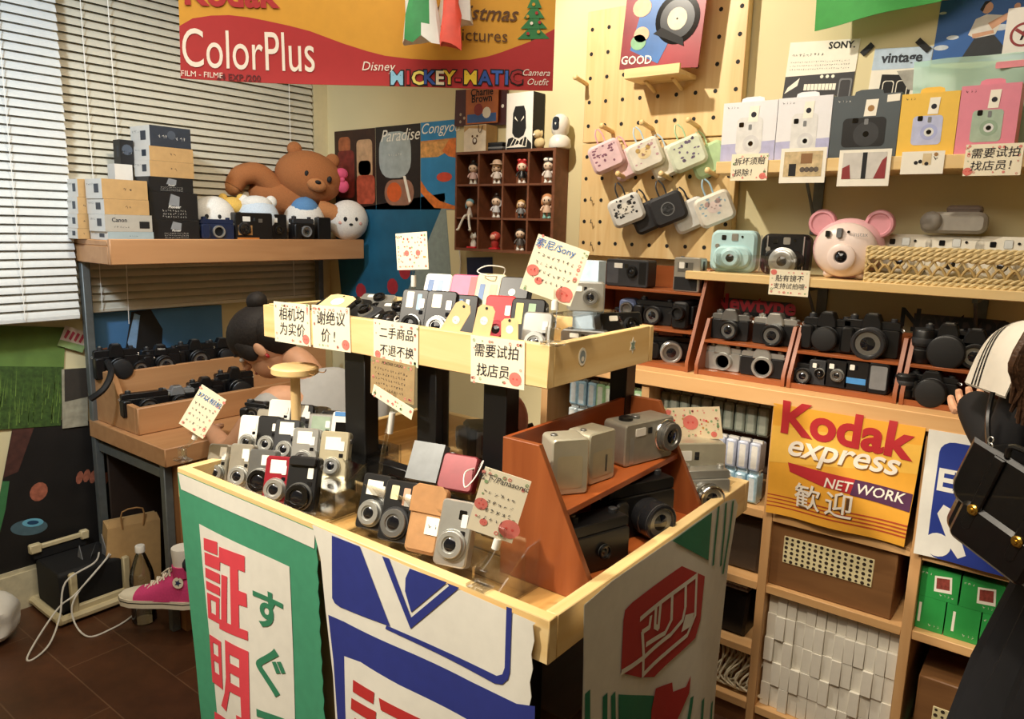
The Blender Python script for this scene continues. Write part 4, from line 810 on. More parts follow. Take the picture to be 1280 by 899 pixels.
x, y, z = CELL[2][0]; r = thing('toy_figure', 'small white cat figure on a red base in the bottom left cell', 'toy figure', T(x+.02, y+.004, z), 'toy figures in the brown wall cubby'); MB().box((-.022, -.018, 0), (.022, .018, .007), RED, .001).build('base', r); MB().lathe([(.011, .007), (.012, .02), (.007, .034)], WPLAS, 14).build('body', r); b = MB(); b.ell((0, 0, .045), (.014, .012, .012), WPLAS, 14, 10)
for sx in (-1, 1): b.lathe([(.005, 0), (0, .011)], WPLAS, 8, T(sx*.008, 0, .053))
b.build('head', r)
x, y, z = CELL[2][1]; r = thing('toy_figure', 'round red toy figure on a red base in the bottom row', 'toy figure', T(x+.012, y+.004, z), 'toy figures in the brown wall cubby'); MB().box((-.02, -.018, 0), (.02, .018, .006), RED, .001).build('base', r); MB().lathe([(.012, .006), (.017, .02), (.014, .035)], mat('#a8302c', .4), 16).build('body', r); h = MB().ell((0, 0, .048), (.023, .02, .021), mat('#b5453a', .4), 18, 12).build('head', r); MB().ell((0, -.016, .047), (.013, .008, .011), mat('#e0a890', .4), 12, 8).build('face', h)
# ------------------------------------------------------------------ record sleeve and pouches on the peg board
def record(b, w, h):
    cx_, cy_ = w*.68, h*.50; b.flat([(0, 0), (w*.4, 0), (w*.55, h), (0, h)], mat('#8a2f38', .4, var=.2, scale=12), .0006); b.flat([(w*.12, h*.2), (w*.5, h*.05), (w*.62, h*.3), (w*.55, h), (w*.3, h)], mat('#3f6fb0', .4, var=.15, scale=12), .0009)
    b.flat(circ(cx_, cy_, w*.27, 36), BLACKG, .0012); b.flat(circ(cx_, cy_, w*.21, 36), mat('#1e2024', .3), .0015); b.flat(circ(cx_, cy_, w*.12, 24), mat('#d9cbb0', .5), .0018); b.flat(circ(cx_, cy_, w*.012, 10), BLACKM, .002)
    for x, y, q, c in ((.22, .64, .12, '#e3b08e'), (.25, .36, .10, '#e3b08e'), (.22, .28, .10, '#7fae86'), (.40, .92, .10, '#d99a86'), (.75, .93, .10, '#e8c0ac')): b.flat(circ(w*x, h*y, w*q, 18, w*q*.85), mat(c, .5), .0021)
    b.flat([(w*.40, h*.36), (w*.8, h*.22), (w*.78, h*.30), (w*.5, h*.42)], BLACKM, .0022); b.text('GOOD', w*.13, PAPER, w*.22, h*.09, .0022, bold=.02); b.flat([(w*.9, h*.86), (w*.99, h*.86), (w*.99, h*.99), (w*.9, h*.99)], mat('#e0b53c', .5), .0022)
quad_art('record_sleeve', 'red and blue record sleeve with a black disc leaning on the peg board ledge', ((786, -32), (889, -38), (872, 84), (774, 87)), Y=2.235, th=.005, art=record, base=mat('#9a343c', .4, var=.15, scale=10), cat='record')
LP_ = mat('#e6c6cc', .5); LC = mat('#e9e4d6', .5); LG = mat('#b9d8a6', .5); LB = mat('#bcd6e6', .5); PB = mat('#2b2c30', .5); PBW = mat('#dcdcd8', .5)
def blobs(m, n, seed, w=.04, h=.03, cy=-.04): 
    rn = random.Random(seed); return [(circ((rn.random()-.5)*2*w, cy+(rn.random()-.5)*2*h, .002+rn.random()*.004, 8, .0015+rn.random()*.004), m) for _ in range(n)]
face = lambda m, c: [(circ(0, -.042, .022, 18, .018), c), (circ(-.017, -.028, .008, 12), m), (circ(.017, -.028, .008, 12), m), (circ(-.007, -.040, .0025, 8), m), (circ(.007, -.040, .0025, 8), m), (circ(0, -.047, .003, 8, .002), m)]
for px, py, sh, bk, art, lm, lab in (
    (748, 182, LP_, LP_, blobs(mat('#8a5a70', .6), 26, 1), mat('#e3aeb8', .5), 'pink patterned pouch at the left of the upper row on the peg board'),
    (796, 180, LC, LC, face(mat('#c9a55c', .6), mat('#efd9a8', .6))+blobs(mat('#c9a0a8', .6), 12, 2), LB, 'cream pouch with a pale blue loop in the middle of the upper row'),
    (848, 177, mat('#dfe8cf', .5), LG, blobs(mat('#7a6f8a', .6), 22, 3), LG, 'pale green pouch at the right of the upper row on the peg board'),
    (773, 249, PBW, PB, face(PB, WHITE)+blobs(PB, 30, 4), PB, 'black and white patterned pouch at the left of the lower row'),
    (824, 247, PB, PB, [(circ(0, -.048, .022, 22), GREYP), (circ(0, -.048, .019, 22), PB), (circ(-.007, -.043, .003, 10), GREYP), (circ(.007, -.043, .003, 10), GREYP), (circ(0, -.055, .006, 12, .003), GREYP)], PB, 'black pouch with a grey outline print in the middle of the lower row'),
    (882, 246, LC, LB, face(mat('#c7a6a0', .6), mat('#ead8d2', .6))+blobs(mat('#9fbccb', .6), 14, 6), mat('#9fc3d8', .5), 'cream and pale blue pouch at the right of the lower row')):
    dY = 2.235; p = PY(px, py-3, dY)
    pouch(lab, T(p.x, 2.262, p.z) @ rotz(R(24)) @ roty(R(-24)), sh, bk, art, lm)
    if py < 240 or px < 850:
        p2 = PY(px+26, py+5, 2.27); pouch({748: 'pink pouch behind the pink patterned one on the peg board', 796: 'cream pouch behind the cream patterned one with the pale blue loop', 848: 'green pouch behind the pale green patterned one on the peg board', 773: 'black pouch behind the black and white patterned one', 824: 'pale pouch behind the black one with the grey outline print'}[px], T(p2.x, 2.305, p2.z) @ rotz(R(20)) @ roty(R(-26)), {PBW: PB, PB: PBW}.get(sh, bk), sh, [], lm, d=.038)
# ------------------------------------------------------------------ posters on the back wall, right part
def sony(b, w, h):
    b.text('SONY.', w*.13, BLACKM, w*.76, h*.93, .0008, bold=.03)
    scribble(b, w*.06, w*.55, h*.83, h*.035, INK, 5, z=.0006)
    for k in range(3): scribble(b, w*.05, w*.93, h*(.74-.045*k), h*.022, INK, 6+k, z=.0006)
    b.flat([(0, 0), (w, 0), (w, h*.60), (0, h*.56)], mat('#26262a', .5), .0005)
    for k, c in enumerate(('#b8403c', '#d9dede', '#5a9ac9', '#3f7f5c', '#d9ad6a')): b.flat([(w*(.06+.148*k), h*.10), (w*(.195+.148*k), h*.10), (w*(.195+.148*k), h*.28), (w*(.06+.148*k), h*.27)], mat(c, .5), .0007)
    for k in range(9): b.flat([(w*(.30+.052*k), h*.38), (w*(.345+.052*k), h*.38), (w*(.345+.052*k), h*.46), (w*(.30+.052*k), h*.46)], PAPER, .0007)
    for k in range(3): b.flat(circ(w*(.54+.08*k), h*.55, w*.025, 10), PAPER, .0007)
    b.flat([(w*.02, h*.34), (w*.2, h*.44), (w*.22, h*.54), (w*.06, h*.42)], PAPER, .0007); b.flat(rrect(w*.80, h*.22, w*.98, h*.52, w*.03), GREYP, .0007, [rrect(w*.82, h*.24, w*.96, h*.50, w*.03)]); b.flat([(0, 0), (w, 0), (w, h*.08), (0, h*.06)], PAPER, .0009)
quad_art('poster', 'white and black camera poster with a colour strip above the boxed cameras', ((976, 54), (1062, 44), (1059, 150), (974, 150)), Y=YP, art=sony)
def vint(b, w, h):
    b.flat([(0, h*.70), (w, h*.72), (w, h), (0, h)], mat('#b9cde0', .6), .0004); b.text('vintage', w*.25, mat('#1d2733', .6), w*.50, h*.86, .001, bold=.03); b.flat([(w*.18, 0), (w*.72, 0), (w*.74, h*.62), (w*.2, h*.64)], BLACKM, .0005)
    for cx_ in (.34, .58): b.flat(rrect(w*(cx_-.1), h*.05, w*(cx_+.1), h*.55, w*.05), PAPER, .0008, [rrect(w*(cx_-.085), h*.06, w*(cx_+.085), h*.54, w*.05)]); b.flat(circ(w*cx_, h*.2, w*.07, 16), PAPER, .0009, [circ(w*cx_, h*.2, w*.05, 16)])
    b.flat([(w*.45, h*.68), (w*.9, h*.7), (w*.95, h*.4), (w*.7, h*.42)], mat('#a8a69c', .6, var=.2), .0009)
quad_art('poster', 'poster lettered vintage with an old camera taped to the wall', ((1079, 62), (1164, 47), (1150, 150), (1079, 150)), Y=YP, art=vint)
for px in (((1077, 68), (1091, 55)), ((1147, 50), (1161, 63))):
    a, c = (PY(*q, YP-.004) for q in px); MB(T(a)).box((0, 0, -.008), ((c-a).length, .001, .008), BLACKM).build('black_tape', M=T(a) @ roty(-math.atan2(c.z-a.z, c.x-a.x)) @ T(-a), label='black tape strip on the %s top corner of the vintage poster' % ('left' if px[0][0] < 1100 else 'right'), cat='tape')
def skyp(b, w, h):
    cl = mat('#c9d3dc', .7, var=.15); sk = mat('#c99a7c', .6)
    for x, y, q in ((.14, .40, .05), (.06, .25, .06), (.5, .5, .07), (.03, .8, .03)): b.flat(circ(w*x, h*y, w*q, 14, h*q*.7), cl, .0004)
    b.flat([(w*.22, h*.0), (w*.60, h*.05), (w*.57, h*.16), (w*.45, h*.42), (w*.33, h*.42)], mat('#33363a', .7), .0006); b.flat([(w*.26, h*.42), (w*.30, h*.66), (w*.38, h*.72), (w*.52, h*.68), (w*.47, h*.40), (w*.32, h*.36)], mat('#d8d6ce', .7), .0007)
    b.flat([(w*.44, h*.48), (w*.62, h*.72), (w*.60, h*.78), (w*.40, h*.58)], sk, .0009); b.flat([(w*.30, h*.36), (w*.46, h*.42), (w*.45, h*.47), (w*.29, h*.43)], sk, .0008); b.flat(circ(w*.375, h*.82, w*.045, 14, h*.09), sk, .0008); b.flat([(w*.32, h*.80), (w*.35, h*.92), (w*.40, h*.93), (w*.36, h*.86), (w*.345, h*.76)], BLACKM, .001); b.flat(circ(w*.60, h*.80, w*.025, 10, h*.05), sk, .001); b.flat([(w*.62, h*.78), (w*.70, h*.74), (w*.69, h*.70), (w*.61, h*.74)], BLACKM, .0011)
quad_art('poster', 'blue sky poster with a person in white shirt and dark skirt', ((1167, 2), (1330, -32), (1330, 70), (1164, 80)), Y=YP, art=skyp, base=mat('#2f62a8', .6, var=.12, scale=6))
def nosign(b, w, h): b.flat(circ(w*.5, h*.4, w*.36, 28), mat('#8e2a2c', .5), .0005, [circ(w*.5, h*.4, w*.29, 28)]); b.flat([(w*.25, h*.5), (w*.31, h*.55), (w*.75, h*.32), (w*.7, h*.26)], mat('#8e2a2c', .5), .0007); b.flat([(w*.42, h*.28), (w*.48, h*.28), (w*.56, h*.44), (w*.62, h*.5), (w*.5, h*.5)], BLACKM, .0006); b.flat(circ(w*.55, h*.54, w*.05, 10), BLACKM, .0006)
quad_art('notice_sign', 'white notice with a red prohibition ring over the sky poster', ((1268, 10), (1312, 0), (1300, 64), (1252, 68)), Y=YP-.004, art=nosign, base=WPLAS, cat='sign')
fp = [PY(x, y, 2.25) for x, y in ((1017, 38), (1022, -60), (1250, -60), (1175, 0))]
b = MB(); b.flat([(p.x, p.z) for p in fp][::-1], mat('#3f9a48', .75, var=.05), 0); b.flat([(p.x, p.z) for p in fp], mat('#3f9a48', .75, var=.05), -.002); b.warp(lambda v: (v.x, 2.25+v.y+.012*sin(v.x*22+v.z*8), v.z), .04)
b.build('flag', label='green cloth flag hanging above the camera posters', cat='flag')
MINT = clear('mint_film', (.70, .93, .86), .22, .2); nt = MINT.node_tree; sh0 = nt.nodes['Material Output'].inputs[0].links[0].from_socket
df = nt.nodes.new('ShaderNodeBsdfDiffuse'); df.inputs[0].default_value = lin('#bfe3d3')+[1]; mm = nt.nodes.new('ShaderNodeMixShader'); mm.inputs[0].default_value = .62
nt.links.new(sh0, mm.inputs[1]); nt.links.new(df.outputs[0], mm.inputs[2]); nt.links.new(mm.outputs[0], nt.nodes['Material Output'].inputs[0])
b = MB(); c4 = [PY(*q, 2.30) for q in ((1140, 75), (1330, 58), (1330, 190), (1136, 190))]
b.flat([(p.x, p.z) for p in (c4[3], c4[2], c4[1], c4[0])], MINT, 0); b.warp(lambda v: (v.x, 2.322+v.y+.006*sin(v.x*40)+.004*sin(v.z*55+v.x*20), v.z), .03)
b.build('plastic_sheet', label='mint tinted plastic sheet hanging behind the yellow and pink boxes', cat='sheet')
PKS = mat('#e0909a', .6)
p = PY(1262, 80, 2.31); MB().prism(rrect(-.03, -.008, .05, .008, .004), 0, .001, PKS).build('sticker', M=T(p.x, 2.312, p.z), label='pink strip sticker on the mint plastic sheet', cat='sticker')
# ------------------------------------------------------------------ boxed instant cameras on the upper shelf
ZU = 1.6505
def camart(body, lensc, bg, w, h, dark=False, tall=False, band=None):
    def fn(b):
        if band: b.flat([(-w*.5, 0), (w*.5, 0), (w*.5, h*.34), (-w*.5, h*.30)], band, .0004)
        scribble(b, -w*.42, -w*.2, h*.92, h*.04, WHITE if dark else INK, 3, z=.0006); 
        if tall: b.flat(rrect(-w*.22, h*.12, w*.26, h*.74, w*.09), body, .0006); c_ = (w*.06, h*.30)
        else: b.flat(rrect(-w*(.32 if dark else .26), h*.18, w*(.32 if dark else .26), h*.64, w*.07), body, .0006); c_ = (w*.04, h*.38)
        b.flat([(-w*.02, h*.66), (w*.16, h*.66), (w*.18, h*.92), (w*.0, h*.92)], PAPER, .0008); b.flat(circ(w*.08, h*.78, w*.05, 12), INK if not dark else KRAFTD, .001)
        b.flat(circ(c_[0], c_[1], w*(.19 if dark else .15), 24), lensc if not dark else DGREY, .0009); b.flat(circ(c_[0], c_[1], w*.085, 20), mat('#d9dbd9', .4) if not dark else DGREY, .0012); b.flat(circ(c_[0], c_[1], w*.045, 16), BLACKG, .0015)
        b.flat(rrect(-w*.18, h*(.56 if not tall else .58), -w*.09, h*(.64 if not tall else .66), .003), BLACKG, .0012); b.flat(rrect(w*.0, h*.53, w*.06, h*.62, .002), GREYP, .0012)
    return fn
def hangtab(b_, w, h, m):
    b_.prism([(-w*.22, h), (w*.22, h), (w*.20, h+.012), (w*.12, h+.016), (-w*.12, h+.016), (-w*.20, h+.012)], .02, .022, m)
LIL = mat('#b3b4d8', .5); YEL = mat('#ecc04a', .5, var=.03); PNK = mat('#e0869a', .5, var=.03); WBX = mat('#e6e6ea', .5, var=.02); BBX = mat('#4a5358', .45, var=.1, scale=8)
for x0, x1, yb, yt, m, body, lc, dark, tall, band, lab in (
    (900, 966.5, 200, 130, WBX, mat('#dcdcda', .5), mat('#cfcfd0', .5), False, True, LIL, 'white boxed instant camera at the left end of the upper shelf'),
    (967.5, 1034, 199, 124, WBX, mat('#dcdcda', .5), mat('#cfcfd0', .5), False, True, LIL, 'white boxed instant camera beside the dark grey box'),
    (1035, 1118.5, 197, 122, BBX, BLACK, BLACK, True, False, None, 'dark grey boxed instant camera in the middle of the upper shelf'),
    (1119.5, 1191, 194, 119, YEL, mat('#b8bfe0', .5), mat('#a5aedb', .5), False, False, None, 'yellow boxed instant camera on the upper shelf'),
    (1192, 1266, 192, 109, PNK, mat('#a3b8a4', .5), mat('#8fa890', .5), False, False, None, 'pink boxed instant camera at the right of the upper shelf')):
    a = PY(x0, yb, 2.185); c = PY(x1, yb, 2.185); t_ = PY(x0, yt, 2.185); w_ = c.x-a.x; h_ = t_.z-ZU
    carton('instant_camera_box', lab, T((a.x+c.x)/2, 2.185, ZU), w_, .09, h_, m, m, m, [camart(body, lc, m, w_, h_, dark, tall, band), lambda b, w_=w_, h_=h_, m=m: hangtab(b, w_, h_, m)]+([lambda b, w_=w_, h_=h_: b.flat([(w_*.3, h_*.86), (w_*.48, h_*.87), (w_*.48, h_*.98), (w_*.3, h_*.97)], PAPER, .001)] if dark else []), group='boxed instant cameras on the upper shelf')
def hangcard(label, px0, py0, px1, py1, Y, lines=(), pic=None, paper=None, seed=1, apple=None):
    a = PY(px0, py0, Y); c = PY(px1, py1, Y); w = c.x-a.x; h = a.z-PY(px0, py1, Y).z; M = T((a.x+c.x)/2, Y, (a.z+PY(px0, py1, Y).z)/2)
    if pic: 
        b = MB(); b.box((-w/2, 0, -h/2), (w/2, .001, h/2), PAPER); pic(b, w, h); return b.build('photo_print', M=M, label=label, cat='photo')
    return card(label, M, w, h, [(t, s*h, u*w, v*h, INK) for t, s, u, v in lines], seed, [(x*w, y*h, q*h) for x, y, q in apple or ()], paper)
YE = 2.1475
hangcard('small handwritten card on the shelf edge below the leftmost white box', 915, 193, 958, 226, YE, (('拆坏须赔', .30, 0, .2), ('损除！', .30, -.1, -.22)), seed=3, apple=((.38, -.34, .13),))
def picA(b, w, h): b.flat([(-w*.42, -h*.32), (w*.42, -h*.32), (w*.42, h*.4), (-w*.42, h*.4)], mat('#c9b287', .5, var=.25, scale=60), .0005); b.flat([(-w*.3, -h*.3), (-w*.14, -h*.3), (-w*.14, h*.05), (-w*.3, h*.05)], BLACKM, .0007); b.flat([(-w*.05, h*.05), (w*.2, h*.05), (w*.2, h*.34), (-w*.05, h*.34)], mat('#8a6238', .5), .0007); [b.flat(circ(w*(.0+.1*k), -h*.12, w*.06, 8), mat('#5c5146', .5), .0008) for k in range(4)]
def picB(b, w, h): b.flat([(-w*.42, -h*.3), (w*.42, -h*.3), (w*.42, h*.42), (-w*.42, h*.42)], mat('#cfcbc4', .5), .0005); b.flat([(-w*.04, -h*.3), (w*.05, -h*.3), (w*.05, h*.42), (-w*.04, h*.42)], BLACKM, .0007); b.flat([(-w*.42, -h*.3), (-w*.24, -h*.3), (-w*.28, h*.1), (-w*.42, h*.0)], mat('#8e2a2c', .5), .0007); b.flat([(w*.2, -h*.3), (w*.42, -h*.3), (w*.42, h*.3), (w*.34, h*.2)], mat('#8e2a2c', .5), .0007)
def picC(b, w, h): b.flat([(-w*.0, -h*.1), (w*.2, -h*.1), (w*.2, h*.4), (-w*.0, h*.4)], mat('#d9c49a', .5), .0005); [b.flat(circ(w*x, h*y, w*.05, 8), BLACKM, .0007) for x, y in ((-.15, 0), (-.05, .05), (.1, -.05))]; scribble(b, w*.25, w*.45, h*.2, h*.2, INK, 3); b.flat(circ(w*.3, h*.35, w*.05, 8), KRAFTD, .0007)
hangcard('instant photo of a shop interior hanging under the second white box', 977, 186, 1030, 229, YE, pic=picA)
hangcard('instant photo with red corners hanging under the dark grey box', 1050, 188, 1110, 233, YE-.002, pic=picB)
hangcard('small pale photo card hanging under the yellow box', 1128, 190, 1178, 218, YE, pic=picC)
hangcard('wide handwritten card on the shelf edge under the pink box', 1208, 181, 1275, 220, YE, (('需要试拍', .34, 0.02, .2), ('找店员！', .34, 0.03, -.2)), seed=5, apple=((-.42, -.36, .14),))
hangcard('small handwritten card on the lower shelf edge under the black camera', 963, 336, 1010, 368, 2.127, (('贴有镜不', .27, 0, .15), ('支持试拍哦', .24, 0, -.15)), seed=7, apple=((-.4, .38, .12),))
# ------------------------------------------------------------------ instant cameras and the basket on the lower shelf
ZM = 1.3275
def mx(px, Y): return PY(px, 338, Y).x
MBLUE = mat('#bfe3e6', .4, var=.03)
instant('instant_camera', 'pale blue instant camera at the left end of the lower shelf', T(mx(914, 2.2), 2.20, ZM) @ rotz(R(6)), MBLUE, SILV, .138, .125, .055)
r = instant('instant_camera', 'black and silver instant camera behind the clear panel on the lower shelf', T(mx(978, 2.2), 2.205, ZM) @ rotz(R(4)), BLACK, SILV, .138, .118, .05, .03, lm=SILV)
b = MB()
for P in ([(-.05, -.002, .006), (-.05, -.002, .112)], [(.052, -.002, .006), (.052, -.002, .112)], [(-.068, -.002, .006), (-.068, -.002, .112)]): b.tube(P, .002, SILV)
b.lathe([(.040, .0), (.040, .004), (.036, .006)], SILV, 26, T(0, -.012, .04) @ FRONT); b.build('silver_trim', r)
b = MB(); b.box((-.10, 0, 0), (.135, .003, .055), ACR); b.box((-.10, .003, 0), (-.097, .08, .055), ACR); b.box((.132, .003, 0), (.135, .08, .055), ACR); b.build('acrylic_stand', M=T(mx(935, 2.15), 2.15, ZM), label='clear acrylic guard in front of the blue and black instant cameras', cat='stand')
PK = mat('#e9b7bb', .35, var=.02); PKL = mat('#f0dcd2', .35, var=.02); PKE = mat('#dd9aa4', .4, var=.02)
pc = PY(1053, 348, 2.19); r = thing('instant_camera', 'round pink instant camera with two round ears on the lower shelf', 'camera', T(pc.x, 2.20, ZM))
b = MB(); q = .084
b.ell((0, .02, q*.98), (q*1.12, .05, q), PK, 32, 18); b.ell((0, -.012, q*.95), (q*.98, .034, q*.88), PKL, 30, 16)
for sx in (-.5, .5): b.ell((sx*q, .02, .012), (.018, .03, .013), PKL, 10, 8)
b.build('body', r)
for sx in (-1, 1): b = MB(); b.lathe([(.035, -.012), (.038, -.006), (.038, .006), (.035, .012), (.029, .013), (.026, .009), (0, .008)], PKE, 26, T(sx*.074, .02, q*1.80) @ FRONT); b.build('ear', r)
b = MB(); b.lathe([(.036, -.01), (.036, .010), (.030, .014), (.018, .014), (.016, .010)], PKL, 26, T(0, -.04, q*.72) @ FRONT); p = b.build('lens_ring', r); b = MB(); b.lathe([(.016, .010), (.010, .015), (0, .016)], GLASSK, 16, T(0, -.04, q*.72) @ FRONT); b.build('lens_glass', p)
b = MB(); b.prism(rrect(-.018, .112, -.004, .138, .004), -.050, -.03, GREYP, .001); b.build('flash', r); b = MB(); b.prism(rrect(-.048, .113, -.036, .130, .003), -.044, -.03, GLASSK, .001); b.build('viewfinder', r); b = MB(); b.lathe([(.004, 0), (.004, .002)], BLACKG, 10, T(.012, -.043, .128) @ FRONT); b.text('instax', .016, GREYP, .042, .122, .045); b.build('sensor', r)
# wicker basket
WK = mat('#dcc48e', .7, var=.15, scale=80); WKD = mat('#c2a469', .7, var=.15, scale=80)
bx0 = PY(1080, 350, 2.145).x; r = thing('wicker_basket', 'low open-weave wicker basket holding white instant cameras', 'basket', T(bx0, 2.147, ZM)); BWd = .50; BD_ = .19
b = MB(); b.box((0.004, 0.004, 0), (BWd, BD_-.004, .006), WK); b.build('base', r)
def braid(y0, y1, z, rad, amp, n, ph=0., d=.003, m=WK):
    q = MB()
    for k in (0, pi):
        q.tube([(BWd*i/n, y0+(y1-y0)*i/n-d*cos(i*pi/2*1.0+k)-.001, z+amp*sin(i*pi/2+k+ph)) for i in range(n+1)], rad, m, 6, 2)
    return q
for z, rad, amp in ((.004, .005, .004), (.018, .004, .004), (.066, .005, .004), (.078, .0055, .0045), (.088, .005, .003)): braid(0, 0, z, rad, amp, 60).build('woven_band', r)
for z in (.006, .07, .085): braid(BD_, BD_, z, .005, .004, 60).build('woven_band', r)
q = MB()
for i in range(16): x = .016+i*.0315; q.tube([(x-.016, 0, .022), (x-.010, -.002, .035), (x, -.003, .046), (x+.010, -.002, .035), (x+.016, 0, .022)], .0035, WKD, 6, 3); q.tube([(x-.016, 0, .062), (x-.008, .002, .048), (x, .002, .040), (x+.008, .002, .048), (x+.016, 0, .062)], .0035, WK, 6, 3)
q.build('lattice', r)
for y in (0, BD_):
    pass
q = MB()
for i in range(12): z = .004+i*.0075; q.tube([(0, 0, z), (-.003, BD_*.25, z), (.002, BD_*.5, z), (-.003, BD_*.75, z), (0, BD_, z)], .004, WK if i % 2 else WKD, 6, 3)
q.build('side_weave', r)
IV2 = mat('#e6e0cf', .35, var=.03)
for k, (px, lab) in enumerate(((1128, 'white instant camera at the left of the wicker basket'), (1192, 'white instant camera in the middle of the wicker basket below the grey one'), (1258, 'white instant camera at the right of the wicker basket'))):
    x = PY(px, 300, 2.22).x; instant('instant_camera', lab, T(x, 2.235, ZM+.0065) @ rotx(R(-8)), IV2, SILV, .15, .122, .05)
p = PY(1192, 288, 2.26); r = thing('grey_camera', 'grey rounded instant camera resting on the white ones in the basket', 'camera', T(p.x, 2.25, ZM+.131)); GRB = mat('#9a948a', .45)
b = MB(); b.prism(rrect(-.075, 0, .075, .055, .02), -.02, .03, GRB, .008); b.build('body', r); b = MB(); b.ell((-.05, -.02, .03), (.026, .012, .026), mat('#8b857c', .45), 16, 10); b.build('lens', r); b = MB(); b.prism(rrect(-.02, .05, .06, .072, .012), -.01, .03, mat('#6a5a50', .45), .004); b.build('top_flash', r)
# ------------------------------------------------------------------ goods in the cubby unit
def pack(kind):
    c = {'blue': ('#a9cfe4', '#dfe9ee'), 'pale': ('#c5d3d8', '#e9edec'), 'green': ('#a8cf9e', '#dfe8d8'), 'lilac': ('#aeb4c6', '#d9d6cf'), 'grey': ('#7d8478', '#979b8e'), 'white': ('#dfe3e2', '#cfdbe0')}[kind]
    b = MB(); a = mat(c[0], .22, var=.12, scale=70, coat=.4); d = mat(c[1], .22, var=.1, scale=70, coat=.4)
    b.prism(rrect(-.0155, .004, .0155, .086, .006, 3), 0, .05, a, .004); b.prism(rrect(-.0148, .0, .0148, .005, .001, 1), .012, .038, d); b.prism([(-.0150, .084), (.0150, .084), (.0138, .092), (-.0138, .092)], .018, .028, d)
    b.flat(rrect(-.0085, .012, .0085, .078, .003, 2), d, .0003); return b
PK_ = {k: pack(k).build('film_pack') for k in ('blue', 'pale', 'green', 'lilac', 'grey', 'white')}; used = set(); rp = random.Random(11)
def put_pack(kind, x, y, z, label, group):
    M = T(x, y, z) @ rotz((rp.random()-.5)*.12) @ rotx((rp.random()-.5)*.05)
    if kind not in used: used.add(kind); o = PK_[kind]; o.matrix_world = M
    else: o = PK_[kind].copy(); C.objects.link(o); o.matrix_world = M
    return tag(o, label, 'film pack', group)
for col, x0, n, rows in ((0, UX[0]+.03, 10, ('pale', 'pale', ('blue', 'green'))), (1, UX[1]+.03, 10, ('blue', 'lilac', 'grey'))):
    for k, kd in enumerate(rows):
        for i in range(n):
            kk = kd if isinstance(kd, str) else kd[0 if i < 5 else 1]
            if col == 0 and i < 2: continue
            if col == 1 and k < 2 and i < 4: continue
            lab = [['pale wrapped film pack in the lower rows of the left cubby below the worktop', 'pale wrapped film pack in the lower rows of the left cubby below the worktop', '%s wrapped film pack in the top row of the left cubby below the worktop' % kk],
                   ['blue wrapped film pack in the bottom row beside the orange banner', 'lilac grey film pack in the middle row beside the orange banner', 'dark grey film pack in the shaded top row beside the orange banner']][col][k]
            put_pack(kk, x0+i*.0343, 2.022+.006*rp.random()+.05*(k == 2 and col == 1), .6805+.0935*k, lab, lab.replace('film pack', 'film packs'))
for i in range(4):        # the heap of blue and white packs in front of the cubby
    put_pack(('blue', 'blue', 'white', 'white')[i], 0, 0, 0, 'blue wrapped film pack in the heap under the apple card' if i < 2 else 'white wrapped film pack in the heap under the apple card', 'film packs heaped under the apple card').matrix_world = T(UX[1]+.035+.045*i, 2.03, .6805+.012*(i % 2)) @ rotz(.3) @ rotx(R(-12))
# banners hung from the worktop edge
def hang(name, label, px, Y, art, base, amp=.006, sc=0, step=.022):
    P = [PY(*q, Y) for q in px]; x0 = P[0].x; x1 = P[1].x; zt = max(P[0].z, P[1].z); zb0, zb1 = P[3].z, P[2].z; xb0, xb1 = P[3].x, P[2].x
    b = MB(); W0 = x1-x0; Hh = zt-(zb0+zb1)/2
    b.box((0, 0, 0), (W0, .0012, Hh), base); art(b, W0, Hh, lambda x, y: ((lambda p: (p.x-x0, Hh-(zt-p.z)))(PY(x, y, Y))))
    b.warp(lambda v: (v.x+(1-v.z/Hh)*((xb0-x0)*(1-v.x/W0)+(xb1-x1)*v.x/W0), v.y+amp*sin(v.x*26+v.z*5)*(1-v.z/Hh)+amp*.6*sin(v.z*30+v.x*9), v.z+sc*sin(v.x*40)*(1-v.z/Hh)), step)
    return b.build(name, M=T(x0, Y, zt-Hh), label=label, cat='banner', sharp=60)
KY = mat('#e6a534', .65, var=.03); KR = mat('#b5262c', .65, var=.03); KP = mat('#51264a', .65); KW = mat('#efe6d8', .65, var=.02); KS = mat('#8c5a1e', .65); KST = mat('#b24a26', .65)
def kodak(b, W, Hh, uv):
    b.flat([(0, Hh*.47), (W, Hh*.62), (W, Hh*.86), (0, Hh*.8)], mat('#eab64a', .65, var=.03), .0003)
    u, v = uv(1059, 540); b.text('Kodak', .122, KR, W*.49, Hh*.865, .0018, bold=.035, rot=-.03)
    b.text('express', .084, KS, W*.495+.002, Hh*.655-.003, .0014, bold=.02, shear=.25, sx=1.06); b.text('express', .084, KW, W*.495, Hh*.655, .0022, bold=.015, shear=.25, sx=1.06)
    b.flat([(W*.14, Hh*.50), (W*.99, Hh*.45), (W*.99, Hh*.30), (W*.40, Hh*.36), (W*.16, Hh*.42)], KR, .0008); b.flat([(W*.62, Hh*.472), (W*.995, Hh*.45), (W*.995, Hh*.30), (W*.60, Hh*.335)], KP, .0016)
    b.text('NET WORK', .037, KW, W*.68, Hh*.395, .0024, bold=.012, shear=.15)
    for k in range(4): b.flat([(0, Hh*(.175-.033*k)), (W, Hh*(.19-.033*k)), (W, Hh*(.175-.033*k)), (0, Hh*(.165-.033*k))], KST, .0006)
    b.text('歓迎', .075, BROWN, W*.42+.002, Hh*.21-.002, .0016, bold=.012, space=1.25); b.text('歓迎', .075, KW, W*.42, Hh*.21, .0024, bold=.008, space=1.25)
hang('shop_banner', 'orange banner with red and white lettering hanging from the worktop', ((967, 504), (1157, 539), (1130, 684), (957, 640)), 1.984, kodak, KY)
